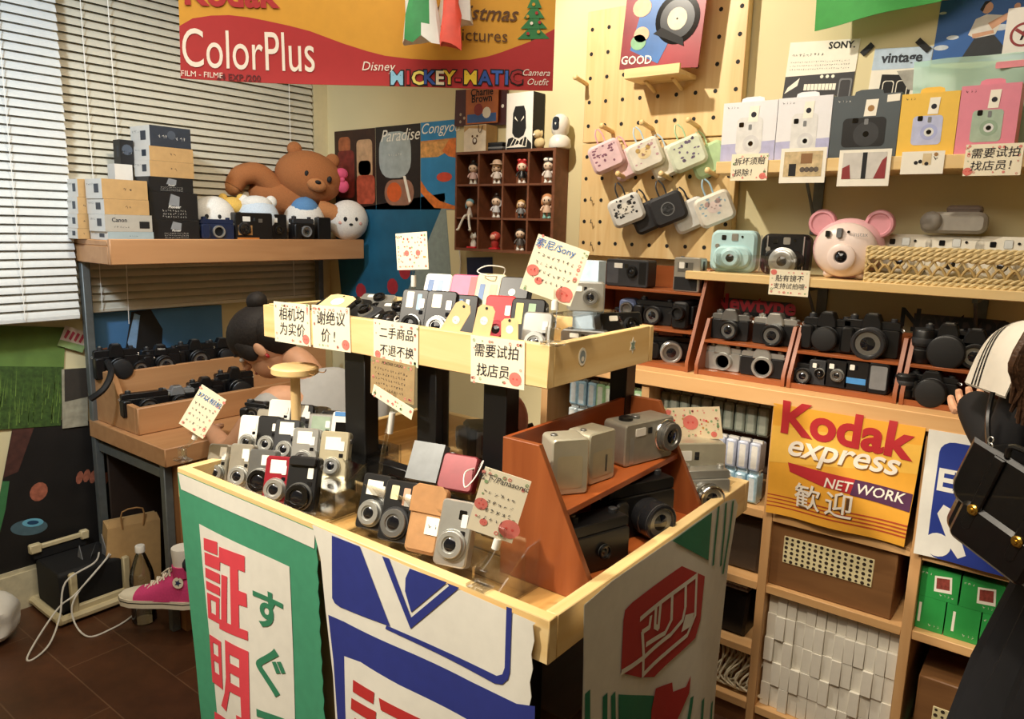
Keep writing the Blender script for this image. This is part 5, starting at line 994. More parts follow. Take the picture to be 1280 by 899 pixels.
EB = mat('#1f3488', .6, var=.04); EW = mat('#e4e2da', .65, var=.03)
def exb(b, W, Hh, uv):
    b.flat(rrect(W*.10, Hh*.0, W*.92, Hh*.93, .03), EB, .0006); b.text('EX', .075, EW, W*.27, Hh*.62, .0012, bold=.03)
    b.flat([(W*.15, Hh*.36), (W*.19, Hh*.44), (W*.25, Hh*.42), (W*.42, Hh*.08), (W*.36, Hh*.04), (W*.28, Hh*.12)], EW, .0012); b.flat(circ(W*.185, Hh*.11, .03, 18), EW, .0012); b.flat(circ(W*.45, Hh*.80, .026, 18), EW, .0012)
hang('shop_banner', 'white and blue banner behind the person with the black backpack', ((1161, 538), (1340, 566), (1300, 735), (1142, 689)), 1.984, exb, EW, .004)
# cane fronted boxes
def cane_box(label, x0, x1, z0, z1, y, panel):
    r = thing('cane_box', label, 'box', T((x0+x1)/2, y, z0), 'brown boxes with cane panels in the cubby unit'); w = x1-x0; h = z1-z0; BXW = wood('#7a5433', '#8d643d', .5, 0, 5)
    MB().box((-w/2, 0, 0), (w/2, .25, h), BXW, .003).build('box_body', r)
    a, c, e, f = panel; b = MB(); b.box((a-(x0+x1)/2, -.002, e-z0), (c-(x0+x1)/2, .001, f-z0), mat('#e8dcae', .6, var=.04), .001); p = b.build('cane_panel', r)
    b = MB(); n = int((c-a)/.0148); m = int((f-e)/.0128)
    for i in range(n):
        for j in range(m): b.flat(circ(a+(i+.5)*(c-a)/n-(x0+x1)/2, e+(j+.5)*(f-e)/m-z0, .0050 if (i+j) % 2 else .0038, 8), mat('#33261a', .8), .0026)
    b.build('cane_openings', p)
cane_box('brown box with a cane panel below the orange banner', -.605, -.285, .4655, .664, 2.02, (-.570, -.338, .54, .618))
cane_box('brown box with a cane panel at the bottom right near the dark skirt', -.205, .10, .13, .345, 2.02, (-.165, .06, .20, .275))
carton('storage_box', 'low green box under the lower cane box', T(-.06, 2.015, .0855), .32, .24, .043, mat('#4e9a80', .6))
# small white boxes, thirteen columns of five
wb = MB().box((0, 0, 0), (.0255, .11, .0715), mat('#eae6da', .6, var=.03), .0008).build('white_box'); rb = random.Random(5); first = True
for j in range(5):
    for i in range(13):
        o = wb if first else wb.copy()
        if not first: C.objects.link(o)
        first = False; o.location = (-.598+i*.0263, 2.018+.012*rb.random()+(.012 if j == 4 else 0)*rb.random(), .0855+j*.0722); o.rotation_euler = (0, 0, (rb.random()-.5)*.06)
        tag(o, 'small plain white box in the stacked columns under the cane box', 'box', 'small white boxes stacked in the cubby below the cane box')
for i in range(5): tag(carton('white_box', 'flat white box lying across the stacked white columns', T(-.575+.045*i, 2.04, .4468) @ rotz(.05), .042, .09, .009, mat('#dcd9cf', .6, var=.03)), group='flat white boxes lying on the white columns')
# green film boxes
GB = mat('#2f9a4a', .4, var=.04); GBD = mat('#2a8742', .4, var=.04)
def filmart(w, h, pic):
    def fn(b):
        for k in range(2): b.flat([(-w*.3+k*w*.14, h*.2), (-w*.22+k*w*.14, h*.2), (-w*.22+k*w*.14, h*.8), (-w*.3+k*w*.14, h*.8)][::1], PAPER, .0004) if k == 0 and not pic else None
        scribble(b, w*.05, w*.4, h*.18, h*.08, PAPER, 3, z=.0005)
        if pic: b.flat([(-w*.1, h*.25), (w*.34, h*.3), (w*.30, h*.85), (-w*.12, h*.78)], PAPER, .0005); b.flat([(-w*.05, h*.36), (w*.28, h*.4), (w*.25, h*.78), (-w*.07, h*.72)], mat('#8a3f36', .5, var=.4, scale=120), .0008); scribble(b, -w*.45, -w*.15, h*.8, h*.08, PAPER, 4, z=.0005)
    return fn
for x, z, w_, h_, pic, lab in ((-.205, .4655, .072, .088, False, 'green film box at the left of the lower row in the right cubby'), (-.130, .4655, .072, .088, False, 'green film box in the middle of the lower row in the right cubby'), (-.055, .4655, .072, .088, True, 'green film box with a picture in the lower row beside the dark skirt'),
                           (-.190, .554, .088, .078, True, 'green film box with a picture on the left of the upper row'), (-.098, .554, .088, .078, True, 'green film box with a picture on the right of the upper row')):
    carton('film_box', lab, T(x, 2.03, z), w_, .09, h_, GB, GBD, GBD, [filmart(w_, h_, pic)], group='green film boxes in the right cubby')
# bins and cords in the narrow lower cells beside the table
r = thing('storage_bin', 'dark brown bin with a yellow label in the cell right of the display table', 'bin', T(-.70, 2.05, .4655)); BN = mat('#40352c', .45)
b = MB(); b.prism([(-.055, 0), (.055, 0), (.06, .17), (-.06, .17)], 0, .12, BN, .008); b.build('bin_body', r); b = MB(); b.box((-.05, .01, .168), (.045, .10, .178), mat('#d8cfae', .6)); b.flat([(-.02, .172), (.03, .172), (.03, .177), (-.02, .177)], YEL, -.008); b.box((-.02, .02, .178), (.035, .06, .181), YEL); b.build('label', r, label='yellow label')
r = thing('storage_bin', 'black bin stuffed with printed papers in the lower cell right of the table', 'bin', T(-.73, 2.05, .255)); b = MB(); b.prism([(-.06, 0), (.06, 0), (.07, .14), (-.07, .14)], 0, .13, BLACK, .008); b.build('bin_body', r)
for k in range(8): MB().box((-.062+.003*k, .01, .14+.006*k), (.06-.002*k, .11, .1445+.006*k), mat(('#d9cfd2', '#8a7a86', '#e6e0da', '#6b5f6a')[k % 4], .6, var=.3, scale=120), 0).build('paper_sheet', r)
MB().box((-.995, 2.01, .232), (-.63, 2.3, .254), UNITW, .001).build('cubby_shelf', label='extra thin shelf board under the black bin of papers', cat='shelf')
b = MB(); rn = random.Random(8)
for k in range(14):
    x = -.80+.016*k*.8; b.tube([(x, 2.06+.03*rn.random(), .225), (x+.03, 2.03+.02*rn.random(), .19+.02*rn.random()), (x-.02+.04*rn.random(), 2.025, .13), (x+.06*rn.random(), 2.03, .10), (x+.07, 2.06, .15), (x+.05, 2.09, .215)], .0032, mat('#d8cdb0', .6), 6, 4)
b.build('cable_bundle', label='bundle of cream cords hanging in the bottom cell right of the table', cat='cable')
# ------------------------------------------------------------------ red wooden racks on the worktop
ZW = 1.0305
def rack(label, x0, x1, y0, levels, sh, dep=.24, backs=None):
    r = thing('camera_rack', label, 'rack', T((x0+x1)/2, y0, ZW), 'red wooden camera racks on the worktop'); w = x1-x0
    for sx in (-w/2, w/2-.010):
        b = MB(T(sx, 0, 0) @ rotz(-pi/2) @ Mx.Scale(-1, 4, (1, 0, 0)) if False else T(sx, 0, 0))
        vs = [(0, y, z) for y, z in sh]; n = len(vs); vs += [(.010, y, z) for y, z in sh]
        b.add(vs, [tuple(range(n-1, -1, -1)), tuple(range(n, 2*n))]+[(i, (i+1) % n, (i+1) % n+n, i+n) for i in range(n)], RACKZ); b.build('side_panel', r)
    for y, z in levels: MB().box((-w/2+.010, y, z), (w/2-.010, dep, z+.008), RACK, .0008).build('shelf', r)
    MB().box((-w/2+.010, .004, .0), (w/2-.010, .012, levels[0][1]+.012), RACK).build('front_strip', r)
    MB().box((-w/2+.010, dep-.008, levels[0][1]+.010), (w/2-.010, dep, max(z for y, z in sh)), RACK).build('back_panel', r)
    return r
rack('three level red wooden camera rack at the left end of the worktop', -1.305, -.905, 2.05, ((.006, .002), (.04, .108), (.08, .222)), [(0, 0), (.24, 0), (.24, .30), (.115, .30), (0, .03)])
for x0, x1, lab in ((-.882, -.618, 'two level red wooden camera rack just right of the three level rack'), (-.612, -.338, 'two level red wooden camera rack above the orange banner'), (-.332, -.06, 'two level red wooden camera rack beside the white sailor collar')):
    rack(lab, x0, x1, 2.045, ((.006, .002), (.035, .092)), [(0, 0), (.2, 0), (.2, .16), (.07, .16), (0, .03)], .2)
def onr(px, y, z): p = PY(px, 420, y); return T(p.x, y, ZW+z)
zA = (.0105, .1165, .2305); zB = (.0105, .1005)
b_ = compact('box_camera', 'dark grey boxy camera on the top left of the three level rack', onr(779, 2.16, zA[2]), .155, .088, .06, DGREY, (.02, .05, .02), BLACK, BLACK, .003, print_=[(rrect(-.074, .01, -.03, .078, .004), mat('#4a4b50', .5)), (rrect(.045, .01, .07, .08, .004), BLACK)])
compact('compact_camera', 'small silver and black camera at the top right of the three level rack', onr(853, 2.15, zA[2]), .088, .105, .05, SILV, None, print_=[([(-.04, .004), (.036, .004), (.036, .045), (-.04, .045)], BLACKM), ([(-.03, .06), (.02, .06), (.02, .09), (-.03, .09)], SILVD)], side=BLACK)
camcorder('camcorder', 'blue grey small camcorder at the left of the middle rack level', onr(782, 2.15, zA[1]) @ rotz(R(15)), mat('#5d6888', .4), SILVD, .07, .055, .075, screen=False)
slr('slr_camera', 'black camera with a silver stripe on the middle rack level', onr(815, 2.16, zA[1]), w=.13, h=.085, top=BLACK, lr=.03, ll=.02, hump=False)
camcorder('camcorder', 'black camcorder with a long lens at the right of the middle rack level', onr(847, 2.11, zA[1]), BLACK, BLACK, .13, .055, .085)
slr('slr_camera', 'black camera with a silver lens ring on the bottom level of the three level rack', onr(838, 2.15, zA[0]) @ rotz(R(28)), w=.13, h=.082, lr=.034, ll=.045, ring=SILV, hump=False)
slr('slr_camera', 'black and silver reflex camera at the upper left of the second rack', onr(911, 2.125, zB[1]), BLACK, SILVD, 'lens', .115, .085, lr=.028, ll=.025, grip=False)
slr('slr_camera', 'black reflex camera with silver top at the upper right of the second rack', onr(967, 2.125, zB[1]), BLACK, SILV, 'lens', .125, .085, lr=.031, ll=.035, grip=False)
slr('slr_camera', 'silver reflex camera body without lens at the lower left of the second rack', onr(905, 2.10, zB[0]), SILV, SILV, 'mount', .108, .078, lr=.027, grip=False)
slr('slr_camera', 'black reflex body with silver top at the lower right of the second rack', onr(955, 2.09, zB[0]), BLACK, SILV, 'mount', .125, .078, lr=.031, grip=False)
slr('slr_camera', 'black reflex camera at the upper left of the third rack', onr(1032, 2.125, zB[1]), w=.125, h=.10, lr=.034, ll=.03, lens='cap')
slr('slr_camera', 'black camera with a large round lens at the upper right of the third rack', onr(1088, 2.125, zB[1]), w=.14, h=.105, lr=.042, ll=.045, ring=mat('#262629', .35))
slr('slr_camera', 'small black camera at the lower left of the third rack', onr(1008, 2.09, zB[0]), w=.085, h=.06, lr=.022, ll=.02, hump=False)
compact('compact_camera', 'dark compact camera with chrome edge second in the lower third rack', onr(1027, 2.085, zB[0]), .05, .07, .05, DGREY, (.005, .035, .014), SILV, BLACKG, .006)
compact('compact_camera', 'rounded black and silver compact camera third in the lower third rack', onr(1050, 2.085, zB[0]), .062, .075, .05, BLACK, (.004, .035, .018), SILV, SILVD, .008)
compact('compact_camera', 'black camera with a blue label panel in the lower third rack', onr(1076, 2.085, zB[0]), .06, .08, .045, BLACK, None, print_=[([(-.024, .018), (.024, .018), (.024, .034), (-.024, .034)], mat('#4a8fd0', .4))])
compact('box_camera', 'black camera with a grey back panel at the lower right of the third rack', onr(1104, 2.08, zB[0]), .05, .082, .04, BLACK, None, flash=False, print_=[(rrect(-.020, .012, .020, .074, .004), GREYP)])
def lensobj(label, px, y, z, r, h):
    o = thing('camera_lens', label, 'lens', onr(px, y, z)); b = MB(); b.lathe([(r*.85, 0), (r, .006), (r, h*.4), (r*.92, h*.43), (r*.92, h*.5), (r, h*.53), (r, h*.95), (r*.9, h)], BLACK, 22); b.build('barrel', o); MB().lathe([(r*.86, h), (r*.84, h+.004), (0, h+.004)], BLACKM, 20).build('lens_cap', o); MB().lathe([(r*1.01, h*.6), (r*1.03, h*.62), (r*1.03, h*.75), (r*1.01, h*.77)], DGREY, 22).build('focus_ring', o)
lensobj('upright black lens at the upper left of the rack beside the sailor collar', 1155, 2.12, zB[1], .026, .085); lensobj('upright black lens at the lower left of the rack beside the sailor collar', 1139, 2.08, zB[0], .026, .062)
slr('slr_camera', 'large capped black reflex camera on the upper level beside the sailor collar', onr(1185, 2.125, zB[1]), w=.13, h=.098, lr=.043, ll=.035, lens='cap')
slr('slr_camera', 'black reflex camera partly hidden by the sailor collar on the upper level', onr(1220, 2.125, zB[1]), w=.10, h=.09, lr=.03, ll=.03)
slr('slr_camera', 'capped black reflex camera on the lower level near the hand', onr(1172, 2.085, zB[0]), w=.115, h=.072, lr=.036, ll=.035, lens='cap')
for px, m, lab in ((940, mat('#b02430', .5), 'dark sign with red letters behind the second rack'), (1193, BLACK, 'dark sign with black letters behind the rack beside the sailor collar')):
    p = PY(px, 395, 2.27); b = MB(); b.box((-.10, 0, 0), (.12, .006, .012), BLACK); 
    vs, fs = text_geo('Newtype', .07, .03, 0, 'CENTER', 1.); b.text('Newtype', .07, m, 0, .035, 0, bold=.03); b.box((-.095, .001, .0), (.115, .004, .05), mat('#3a2c28', .6)); b.build('letter_sign', M=T(p.x, 2.27, 1.192), label=lab, cat='sign')
p = PY(892, 400, 2.30); carton('card_packet', 'pink card packet standing behind the second rack', T(p.x, 2.30, 1.192), .045, .012, .12, mat('#cf6f86', .5), art=[lambda b: scribble(b, -.015, .015, .03, .012, BLACKM)], cat='packet')
# ------------------------------------------------------------------ cloth banners on the display table
def cloth(name, label, uvmap, edge, layers, fn, base, th=.0012, step=.04, M=None):
    b = MB(); b.flat(edge, base, 0); b.flat([(p[0], p[1]) for p in edge][::1], base, -th)
    n = len(b.f)//2
    for k in range(n, 2*n): b.f[k] = b.f[k][::-1]
    for P, m, z, *h in layers: b.flat(P, m, z, *h)
    return b
WCL = mat('#dedbd0', .75, var=.03); GCL = mat('#3f8f6c', .75, var=.05); RCL = mat('#d5404c', .75, var=.03); BCL = mat('#25307e', .7, var=.05); GDK = mat('#2f7a58', .75, var=.04); FRED = mat('#b32a28', .7, var=.03); FGR = mat('#1f7a5a', .7, var=.04)
YF = .8005
fx = lambda x, y: (lambda p: (p.x, p.z))(PY(x, y, YF))
# green banner: outline in metres, left side slanting in, right side with a pinked edge
zt = .892; G = [(-1.536, zt)]+[(-1.536+.0012*k*k*.55+.002*k, zt-.09*k) for k in range(1, 10)]
rt = [(-1.052+.004*(k % 2)+.0015*k*.3, zt-.02*k) for k in range(0, 42)]
edge = G+[(-1.43, .03), (-1.035, .03)]+rt[::-1]
b = cloth('g', '', None, edge, (), None, GCL)
b.flat([(-1.532, zt), (-1.523, zt-.036), (-1.056, zt-.036), (-1.053, zt)][::-1], WCL, .0012)
wl_ = [(-1.452, .795), (-1.135, .795), (-1.125, .03), (-1.40, .03)]; b.flat(wl_[::-1], WCL, .0012)
def kx(t, x0, x1, y0, y1, m, bold): # one character fitted to a box
    vs, fs = text_geo(t, 1., bold); a0 = min(v[0] for v in vs); a1 = max(v[0] for v in vs); c0 = min(v[1] for v in vs); c1 = max(v[1] for v in vs)
    b.add([(x0+(x-a0)/(a1-a0)*(x1-x0), -.0026, y0+(y-c0)/(c1-c0)*(y1-y0)) for x, y in vs], fs, m)
kp = lambda x, y: fx(200+x/2.818, 580+y/2.818)
for L, *H in (([(160, 258), (161, 300), (212, 318), (210, 272)],), ([(163, 308), (165, 352), (222, 372), (222, 328)],), ([(166, 362), (167, 396), (223, 418), (222, 384)],), ([(168, 408), (170, 438), (224, 460), (223, 430)],), ([(172, 450), (175, 540), (222, 558), (222, 468)], [(186, 474), (188, 520), (208, 528), (208, 482)]),
              ([(217, 288), (218, 340), (308, 378), (306, 322)],), ([(257, 350), (268, 565), (297, 577), (285, 360)],), ([(228, 385), (230, 552), (252, 562), (249, 392)],), ([(283, 438), (286, 488), (320, 500), (316, 452)],), ([(222, 540), (222, 574), (327, 614), (325, 582)],),
              ([(178, 598), (185, 768), (232, 790), (228, 620)], [(192, 626), (194, 666), (216, 675), (215, 634)], [(194, 690), (196, 730), (218, 740), (216, 699)]),
              ([(245, 612), (248, 745), (240, 800), (222, 848), (245, 866), (264, 792), (308, 808), (312, 880), (290, 872), (292, 905), (346, 930), (330, 652)], [(263, 662), (265, 692), (301, 708), (300, 678)], [(265, 726), (267, 760), (304, 776), (302, 742)]),
              ([(192, 872), (194, 1010), (222, 1020), (222, 925), (310, 962), (312, 1055), (345, 1070), (342, 935)],), ([(225, 980), (226, 1010), (305, 1042), (303, 1012)],), ([(215, 1075), (216, 1105), (345, 1160), (343, 1125)],)):
    b.flat([kp(*q) for q in L], RCL, .0024, [[kp(*q) for q in h_] for h_ in H])
kx('す', -1.252, -1.158, .64, .722, GDK, .022); kx('ぐ', -1.242, -1.155, .50, .605, GDK, .022); kx('で', -1.24, -1.152, .36, .462, GDK, .022)
b.warp(lambda v: (v.x, v.y+.010*sin((v.x+1.5)*15+(v.z)*3)*min(1, (zt-v.z)*2.2)-.012*(zt-v.z), v.z), .025)
b.build('cloth_banner', M=T(0, YF, 0), label='green and white cloth banner with red characters on the left table front', cat='banner', sharp=70)
cb_ = lambda x, y: fx(390+x/3.471, 640+y/3.471)
zt = .893
edge = [cb_(5, 55)]+[(-1.043+.006*k, zt-.05*k) for k in range(1, 4)]+[(-1.008, .62), (-.995, .3), (-.99, .03), (-.565, .03)]+[(-.556-.004*(k % 2), .03+.022*k) for k in range(0, 40)]+[(-.556, zt)]
b = cloth('b', '', None, edge, (), None, WCL)
def Pb(L, z=.0012, m=BCL): b.flat([cb_(*q) for q in L], m, z)
Pb([(92, 100), (96, 370), (108, 392), (130, 407), (350, 490), (213, 148)])
Pb([(310, 190), (435, 503), (645, 326), (592, 306), (600, 318), (437, 455), (340, 200)])
Pb([(430, 243), (412, 285), (410, 340), (437, 432), (592, 303)])
Pb([(335, 486), (330, 500), (800, 738), (835, 742), (860, 720), (868, 690), (873, 416), (849, 408), (845, 670), (835, 698), (810, 705), (560, 592)], .0012)
Pb([(78, 443), (100, 640), (150, 1500), (980, 1900), (980, 833), (900, 823), (700, 735), (450, 612), (150, 470)], .0012)
for L in ([(155, 618), (165, 1400), (850, 1700), (850, 985), (660, 885), (400, 742), (230, 640)],): b.flat([cb_(*q) for q in L], WCL, .0024)
for L in ([(198, 716), (197, 768), (292, 817), (295, 768)], [(190, 795), (187, 843), (303, 900), (305, 850)], [(205, 880), (205, 930), (300, 985), (303, 935)], [(315, 790), (325, 842), (480, 930), (560, 990), (560, 930), (470, 878)]): b.flat([cb_(*q) for q in L], FRED, .0034)
b.warp(lambda v: (v.x, v.y+.008*sin((v.x+1)*17+v.z*4)*min(1, (zt-v.z)*2.4)-.014*(zt-v.z)-.002, v.z), .025)
b.build('cloth_banner', M=T(0, YF, 0), label='blue and white cloth banner at the right of the table front', cat='banner', sharp=70)
# side banner lettered FUJI (local x runs along the table side)
XF = -.528; MF = Mx(((0, -1, 0, XF), (1, 0, 0, 0), (0, 0, 1, 0), (0, 0, 0, 1)))
cf = lambda x, y: (lambda p: (p.y, p.z))(PX(660+x/3.007, 600+y/3.007, XF))
edge = [cf(195, 465), cf(192, 700), cf(188, 899)]+[(.87, .06), (1.42, .06)]+[cf(690, 899), cf(722, 560), cf(745, 300), cf(776, 90), cf(765, 68), cf(730, 78), cf(525, 222), cf(300, 375)]
b = cloth('f', '', None, edge, (), None, WCL)
def Pf(L, m, z=.0014): b.flat([cf(*q) for q in L], m, z)
Pf([(525, 224), (660, 297), (675, 118)], FGR)
def stroke(L, w, m, z=.0024):
    Q = [V(cf(*q)) for q in L]
    for a, c in zip(Q, Q[1:]):
        d = (c-a).normalized(); n = V((-d.y, d.x))*w/2; a2 = a-d*w*.3; c2 = c+d*w*.3; b.flat([tuple(a2-n), tuple(c2-n), tuple(c2+n), tuple(a2+n)], m, z)
for L in ([(700, 100), (690, 200), (680, 312)], [(728, 88), (722, 200), (712, 315)], [(755, 80), (745, 180), (722, 345)]): stroke(L, .010, FGR, .0014)
Pf([(560, 318), (372, 455), (345, 482), (338, 520), (326, 716), (410, 737), (465, 737), (605, 585), (625, 520), (645, 356)], FRED)
for L in ([(405, 515), (500, 440), (612, 352)], [(612, 350), (604, 500), (575, 575), (500, 650), (415, 728)], [(412, 565), (418, 650), (416, 732)], [(328, 712), (370, 690), (412, 665)], [(524, 425), (522, 520), (500, 570), (430, 612)], [(572, 388), (570, 470), (560, 520), (520, 575), (415, 665)], [(465, 470), (462, 545), (475, 552), (482, 460)], [(412, 565), (440, 548), (445, 510)]): stroke(L, .0095, WCL)
Pf([(570, 500), (600, 490), (590, 540), (555, 565)], WCL, .0026)
Pf([(315, 795), (315, 960), (455, 960), (466, 808)], FGR); Pf([(470, 780), (455, 860), (450, 960), (520, 960), (580, 790), (586, 725), (570, 768), (530, 790), (527, 755)], FRED, .0024)
for L in ([(203, 795), (203, 960)], [(265, 805), (262, 960)], [(295, 800), (295, 960)], [(590, 812), (570, 960)], [(632, 820), (622, 960)], [(678, 835), (668, 960)]): stroke(L, .014, FGR, .0014)
b.warp(lambda v: (v.x, v.y-.007*sin(v.x*19+v.z*3)*max(0, min(1, (.9-v.z)*2.5))-.008, v.z), .025)
b.build('cloth_banner', M=MF, label='white cloth banner with a red slanted emblem on the right side of the table', cat='banner', sharp=70)
# ------------------------------------------------------------------ small cameras in the front left acrylic bin
TB = .8525
def up(label, px, py, Y, w=.096, h=.057, yaw=30, tilt=20, name='compact_camera', dz=0., **k):
    p = PY(px, py, Y); return compact(name, label, stand((p.x, Y, p.z+dz), w, h, yaw, tilt), w=w, h=h, group='small cameras on the display table', **k)
def upb(label, px, pt, Y, w, h, yaw, tilt, **k):
    q = PY(px, pt, Y); z = max(TB+.005, q.z-w*cos(R(tilt))); return compact('compact_camera', label, stand((q.x, Y, z), w, h, yaw, tilt), w=w, h=h, group='small cameras on the display table', **k)
LAB = (-.038, .030, -.016, .046); LB2 = (-.040, .012, -.012, .046)
GOLD = mat('#b9b2a2', .3, .6); REDB = mat('#9c2230', .32, .2)
up('silver compact camera at the left end of the front row in the acrylic bin', 268, 604, .88, .09, .052, body=GOLD, lens=(.022, .026, .022), ret=.006, label_at=LAB)
up('champagne compact camera second in the front row of the acrylic bin', 296, 610, .88, .098, .054, body=GOLD, lens=(.024, .027, .024), ret=.006, label_at=LAB)
up('grey compact camera with a black lens in the front row of the acrylic bin', 322, 620, .88, .10, .062, body=SILVD, lens=(.018, .031, .028), ring=SILV, front=BLACKG, ret=.006, label_at=LAB)
up('red compact camera in the front row of the acrylic bin', 342, 628, .87, .096, .056, body=REDB, lens=(.022, .028, .025), ring=SILV, front=SILV, ret=.007, label_at=LB2)
up('black compact camera at the right end of the front row in the acrylic bin', 372, 640, .87, .112, .066, 28, body=BLACK, lens=(.026, .032, .029), ring=SILVD, front=BLACKG, ret=.008, grip=True, print_=[(rrect(-.050, .016, -.036, .036, .003), mat('#8f95c0', .3))])
for i, (px, py, Y, bd, w, h, kw, lab) in enumerate((
    (330, 524, .97, BLACK, .088, .055, {}, 'black compact camera at the left of the second row in the bin'),
    (353, 529, .97, DGREY, .092, .060, dict(label_at=LB2), 'dark grey compact camera with white sticker in the second row of the bin'),
    (376, 540, .97, SILV, .095, .062, dict(label_at=LB2, front=SILVD), 'silver compact camera in the second row behind the black one'),
    (412, 545, .97, CHAMP, .105, .064, dict(label_at=LB2, side=SILVD), 'pale champagne compact camera at the right of the second row in the bin'),
    (306, 523, .97, WPLAS, .085, .05, {}, 'off-white compact camera behind the champagne one in the bin'))):
    upb(lab, px, py, Y, w, h, 30, 20, body=bd, **{**dict(lens=(.022, h*.48, .020), ring=SILV, ret=.004), **kw})
for px, py, Y, bd, w, h, kw, lab in (
    (328, 515, 1.05, GOLD, .085, .055, dict(strap=1), 'beige compact camera with a white strap in the third row of the bin'),
    (345, 503, 1.05, WPLAS, .085, .06, dict(lens=None, side=BLACK), 'white and black compact camera in the third row near the wooden stand'),
    (372, 509, 1.05, BLACK, .085, .06, dict(label_at=LB2), 'black compact camera with white sticker in the third row of the bin'),
    (397, 521, 1.05, SILV, .08, .062, dict(lens=None, print_=[(rrect(-.034, .008, .018, .054, .003), mat('#9fb09c', .2))]), 'silver camera showing its screen in the third row of the bin'),
    (427, 519, 1.05, WPLAS, .09, .064, dict(lens=None, print_=[([(-.044, .006), (-.034, .006), (-.034, .056), (-.044, .056)], mat('#4a86c4', .4)), ([(-.020, .01), (.022, .01), (.022, .044), (-.020, .044)], BLACKG)]), 'white camera with blue stripe and black screen in the third row of the bin'),
    (391, 511, 1.12, SILV, .085, .058, dict(ring=SILV), 'silver compact camera in the back row right of the wooden stand'),
    (411, 517, 1.12, SILVD, .09, .06, dict(ring=BLACK), 'grey compact camera in the back row next to the grey shirt'),
    ):
    upb(lab, px, py, Y, w, h, 30, 20, body=bd, **{**dict(lens=(.02, h*.48, .018), ring=SILV, ret=.004), **kw})
p = PY(318, 516, 1.12); slr('compact_camera', 'small round black camera behind the beige one in the bin', T(p.x, 1.12, p.z-.02) @ rotz(R(20)), w=.07, h=.05, lr=.02, ll=.02, hump=False)
# acrylic stepped bins under them
def acr(label, x0, x1, y0, steps, name='acrylic_bin'):
    r = thing(name, label, 'acrylic stand', T(x0, y0, TB)); w = x1-x0
    for (ya, yb, za, zb) in steps: MB().box((0, ya, za), (w, yb, zb), ACR).build('panel', r)
    return r
r = acr('clear stepped acrylic bin holding the small cameras at the left of the table', -1.51, -1.135, .845, ((0, .003, 0, .035), (0, .33, .004, .007), (.065, .068, .007, .06), (.068, .15, .058, .061), (.15, .153, .06, .095), (.153, .23, .093, .096), (.24, .243, .0, .12)))
for x in (0, .372): MB().prism([(0, 0), (.25, 0), (.25, .12), (.15, .10), (.06, .05), (0, .035)], 0, .003, ACR).build('side_panel', r, M=T(x, 0, 0) @ rotz(pi/2) @ T(0, -.003, 0))
r = acr('clear acrylic tray with the pair of black cameras and the tan pouch', -1.075, -.66, .842, ((0, .003, 0, .03), (0, .16, .003, .006), (.07, .073, .006, .10), (.16, .163, .0, .09)), 'acrylic_tray')
for x in (0, .412): MB().prism([(0, 0), (.163, 0), (.163, .09), (.08, .08), (0, .03)], 0, .003, ACR).build('side_panel', r, M=T(x, 0, 0) @ rotz(pi/2) @ T(0, -.003, 0))
# cameras in the middle tray
Z2 = .0
up('black compact camera with a silver lens cover in the middle of the table', 459, 640, .89, .105, .060, 16, 22, dz=-.035, body=BLACK, lens=(.022, .030, .026), ring=SILV, front=SILV, ret=.006, label_at=LB2)
up('black compact camera with grey lens rings beside the silver-lensed one', 489, 655, .885, .112, .066, 16, 22, dz=-.035, body=BLACK, lens=(.022, .033, .030), ring=DGREY, front=SILVD, ret=.004, print_=[(rrect(-.046, .014, -.020, .030, .002), mat('#e6dcae', .5)), (rrect(-.044, .040, -.012, .054, .002), mat('#d9a78a', .5))])
def pouch_tan():
    p = PY(523, 672, .88); r = thing('leather_pouch', 'tan leather camera pouch with a white tag in the middle tray', 'pouch', T(p.x, .88, p.z-.03) @ rotz(R(14)) @ rotx(R(-22)), 'small cameras on the display table'); r['category'] = 'pouch'
    MB().prism(rrect(-.034, 0, .034, .118, .010), 0, .022, TAN, .006).build('pouch_body', r); MB().prism([(-.034, .070), (.034, .070), (.035, .112), (.024, .121), (-.024, .121), (-.035, .112)], -.003, .001, mat('#b0804f', .6, bump=.2), .001).build('flap', r); b = MB(); b.prism(rrect(.004, .035, .030, .066, .001), -.0022, -.0005, PAPER); scribble(b, .01, .026, .05, .008, INK, 3, z=.0025); b.build('price_label', r)
pouch_tan()
up('silver compact camera with a large round lens beside the tan pouch', 560, 684, .875, .112, .062, 16, 22, dz=-.035, body=SILV, lens=(.020, .031, .027), ring=SILV, front=SILV, ret=.005, print_=[(rrect(-.040, .036, -.024, .050, .002), BLACKG)])
p = PY(525, 588, .97); carton('camera_case', 'grey camera lying back against the middle tray', T(p.x, .97, p.z-.02) @ rotz(R(14)) @ rotx(R(-30)), .068, .024, .075, mat('#707374', .45, .3), art=[], cat='camera', group='small cameras on the display table')
p = PY(566, 600, .965); r = compact('compact_camera', 'dark red compact camera turned away beside the grey one', T(p.x, .965, p.z-.02) @ rotz(R(14)) @ rotx(R(-30)), .072, .068, .024, mat('#7c2e34', .35, .2), None, flash=False, strap=1, group='small cameras on the display table')
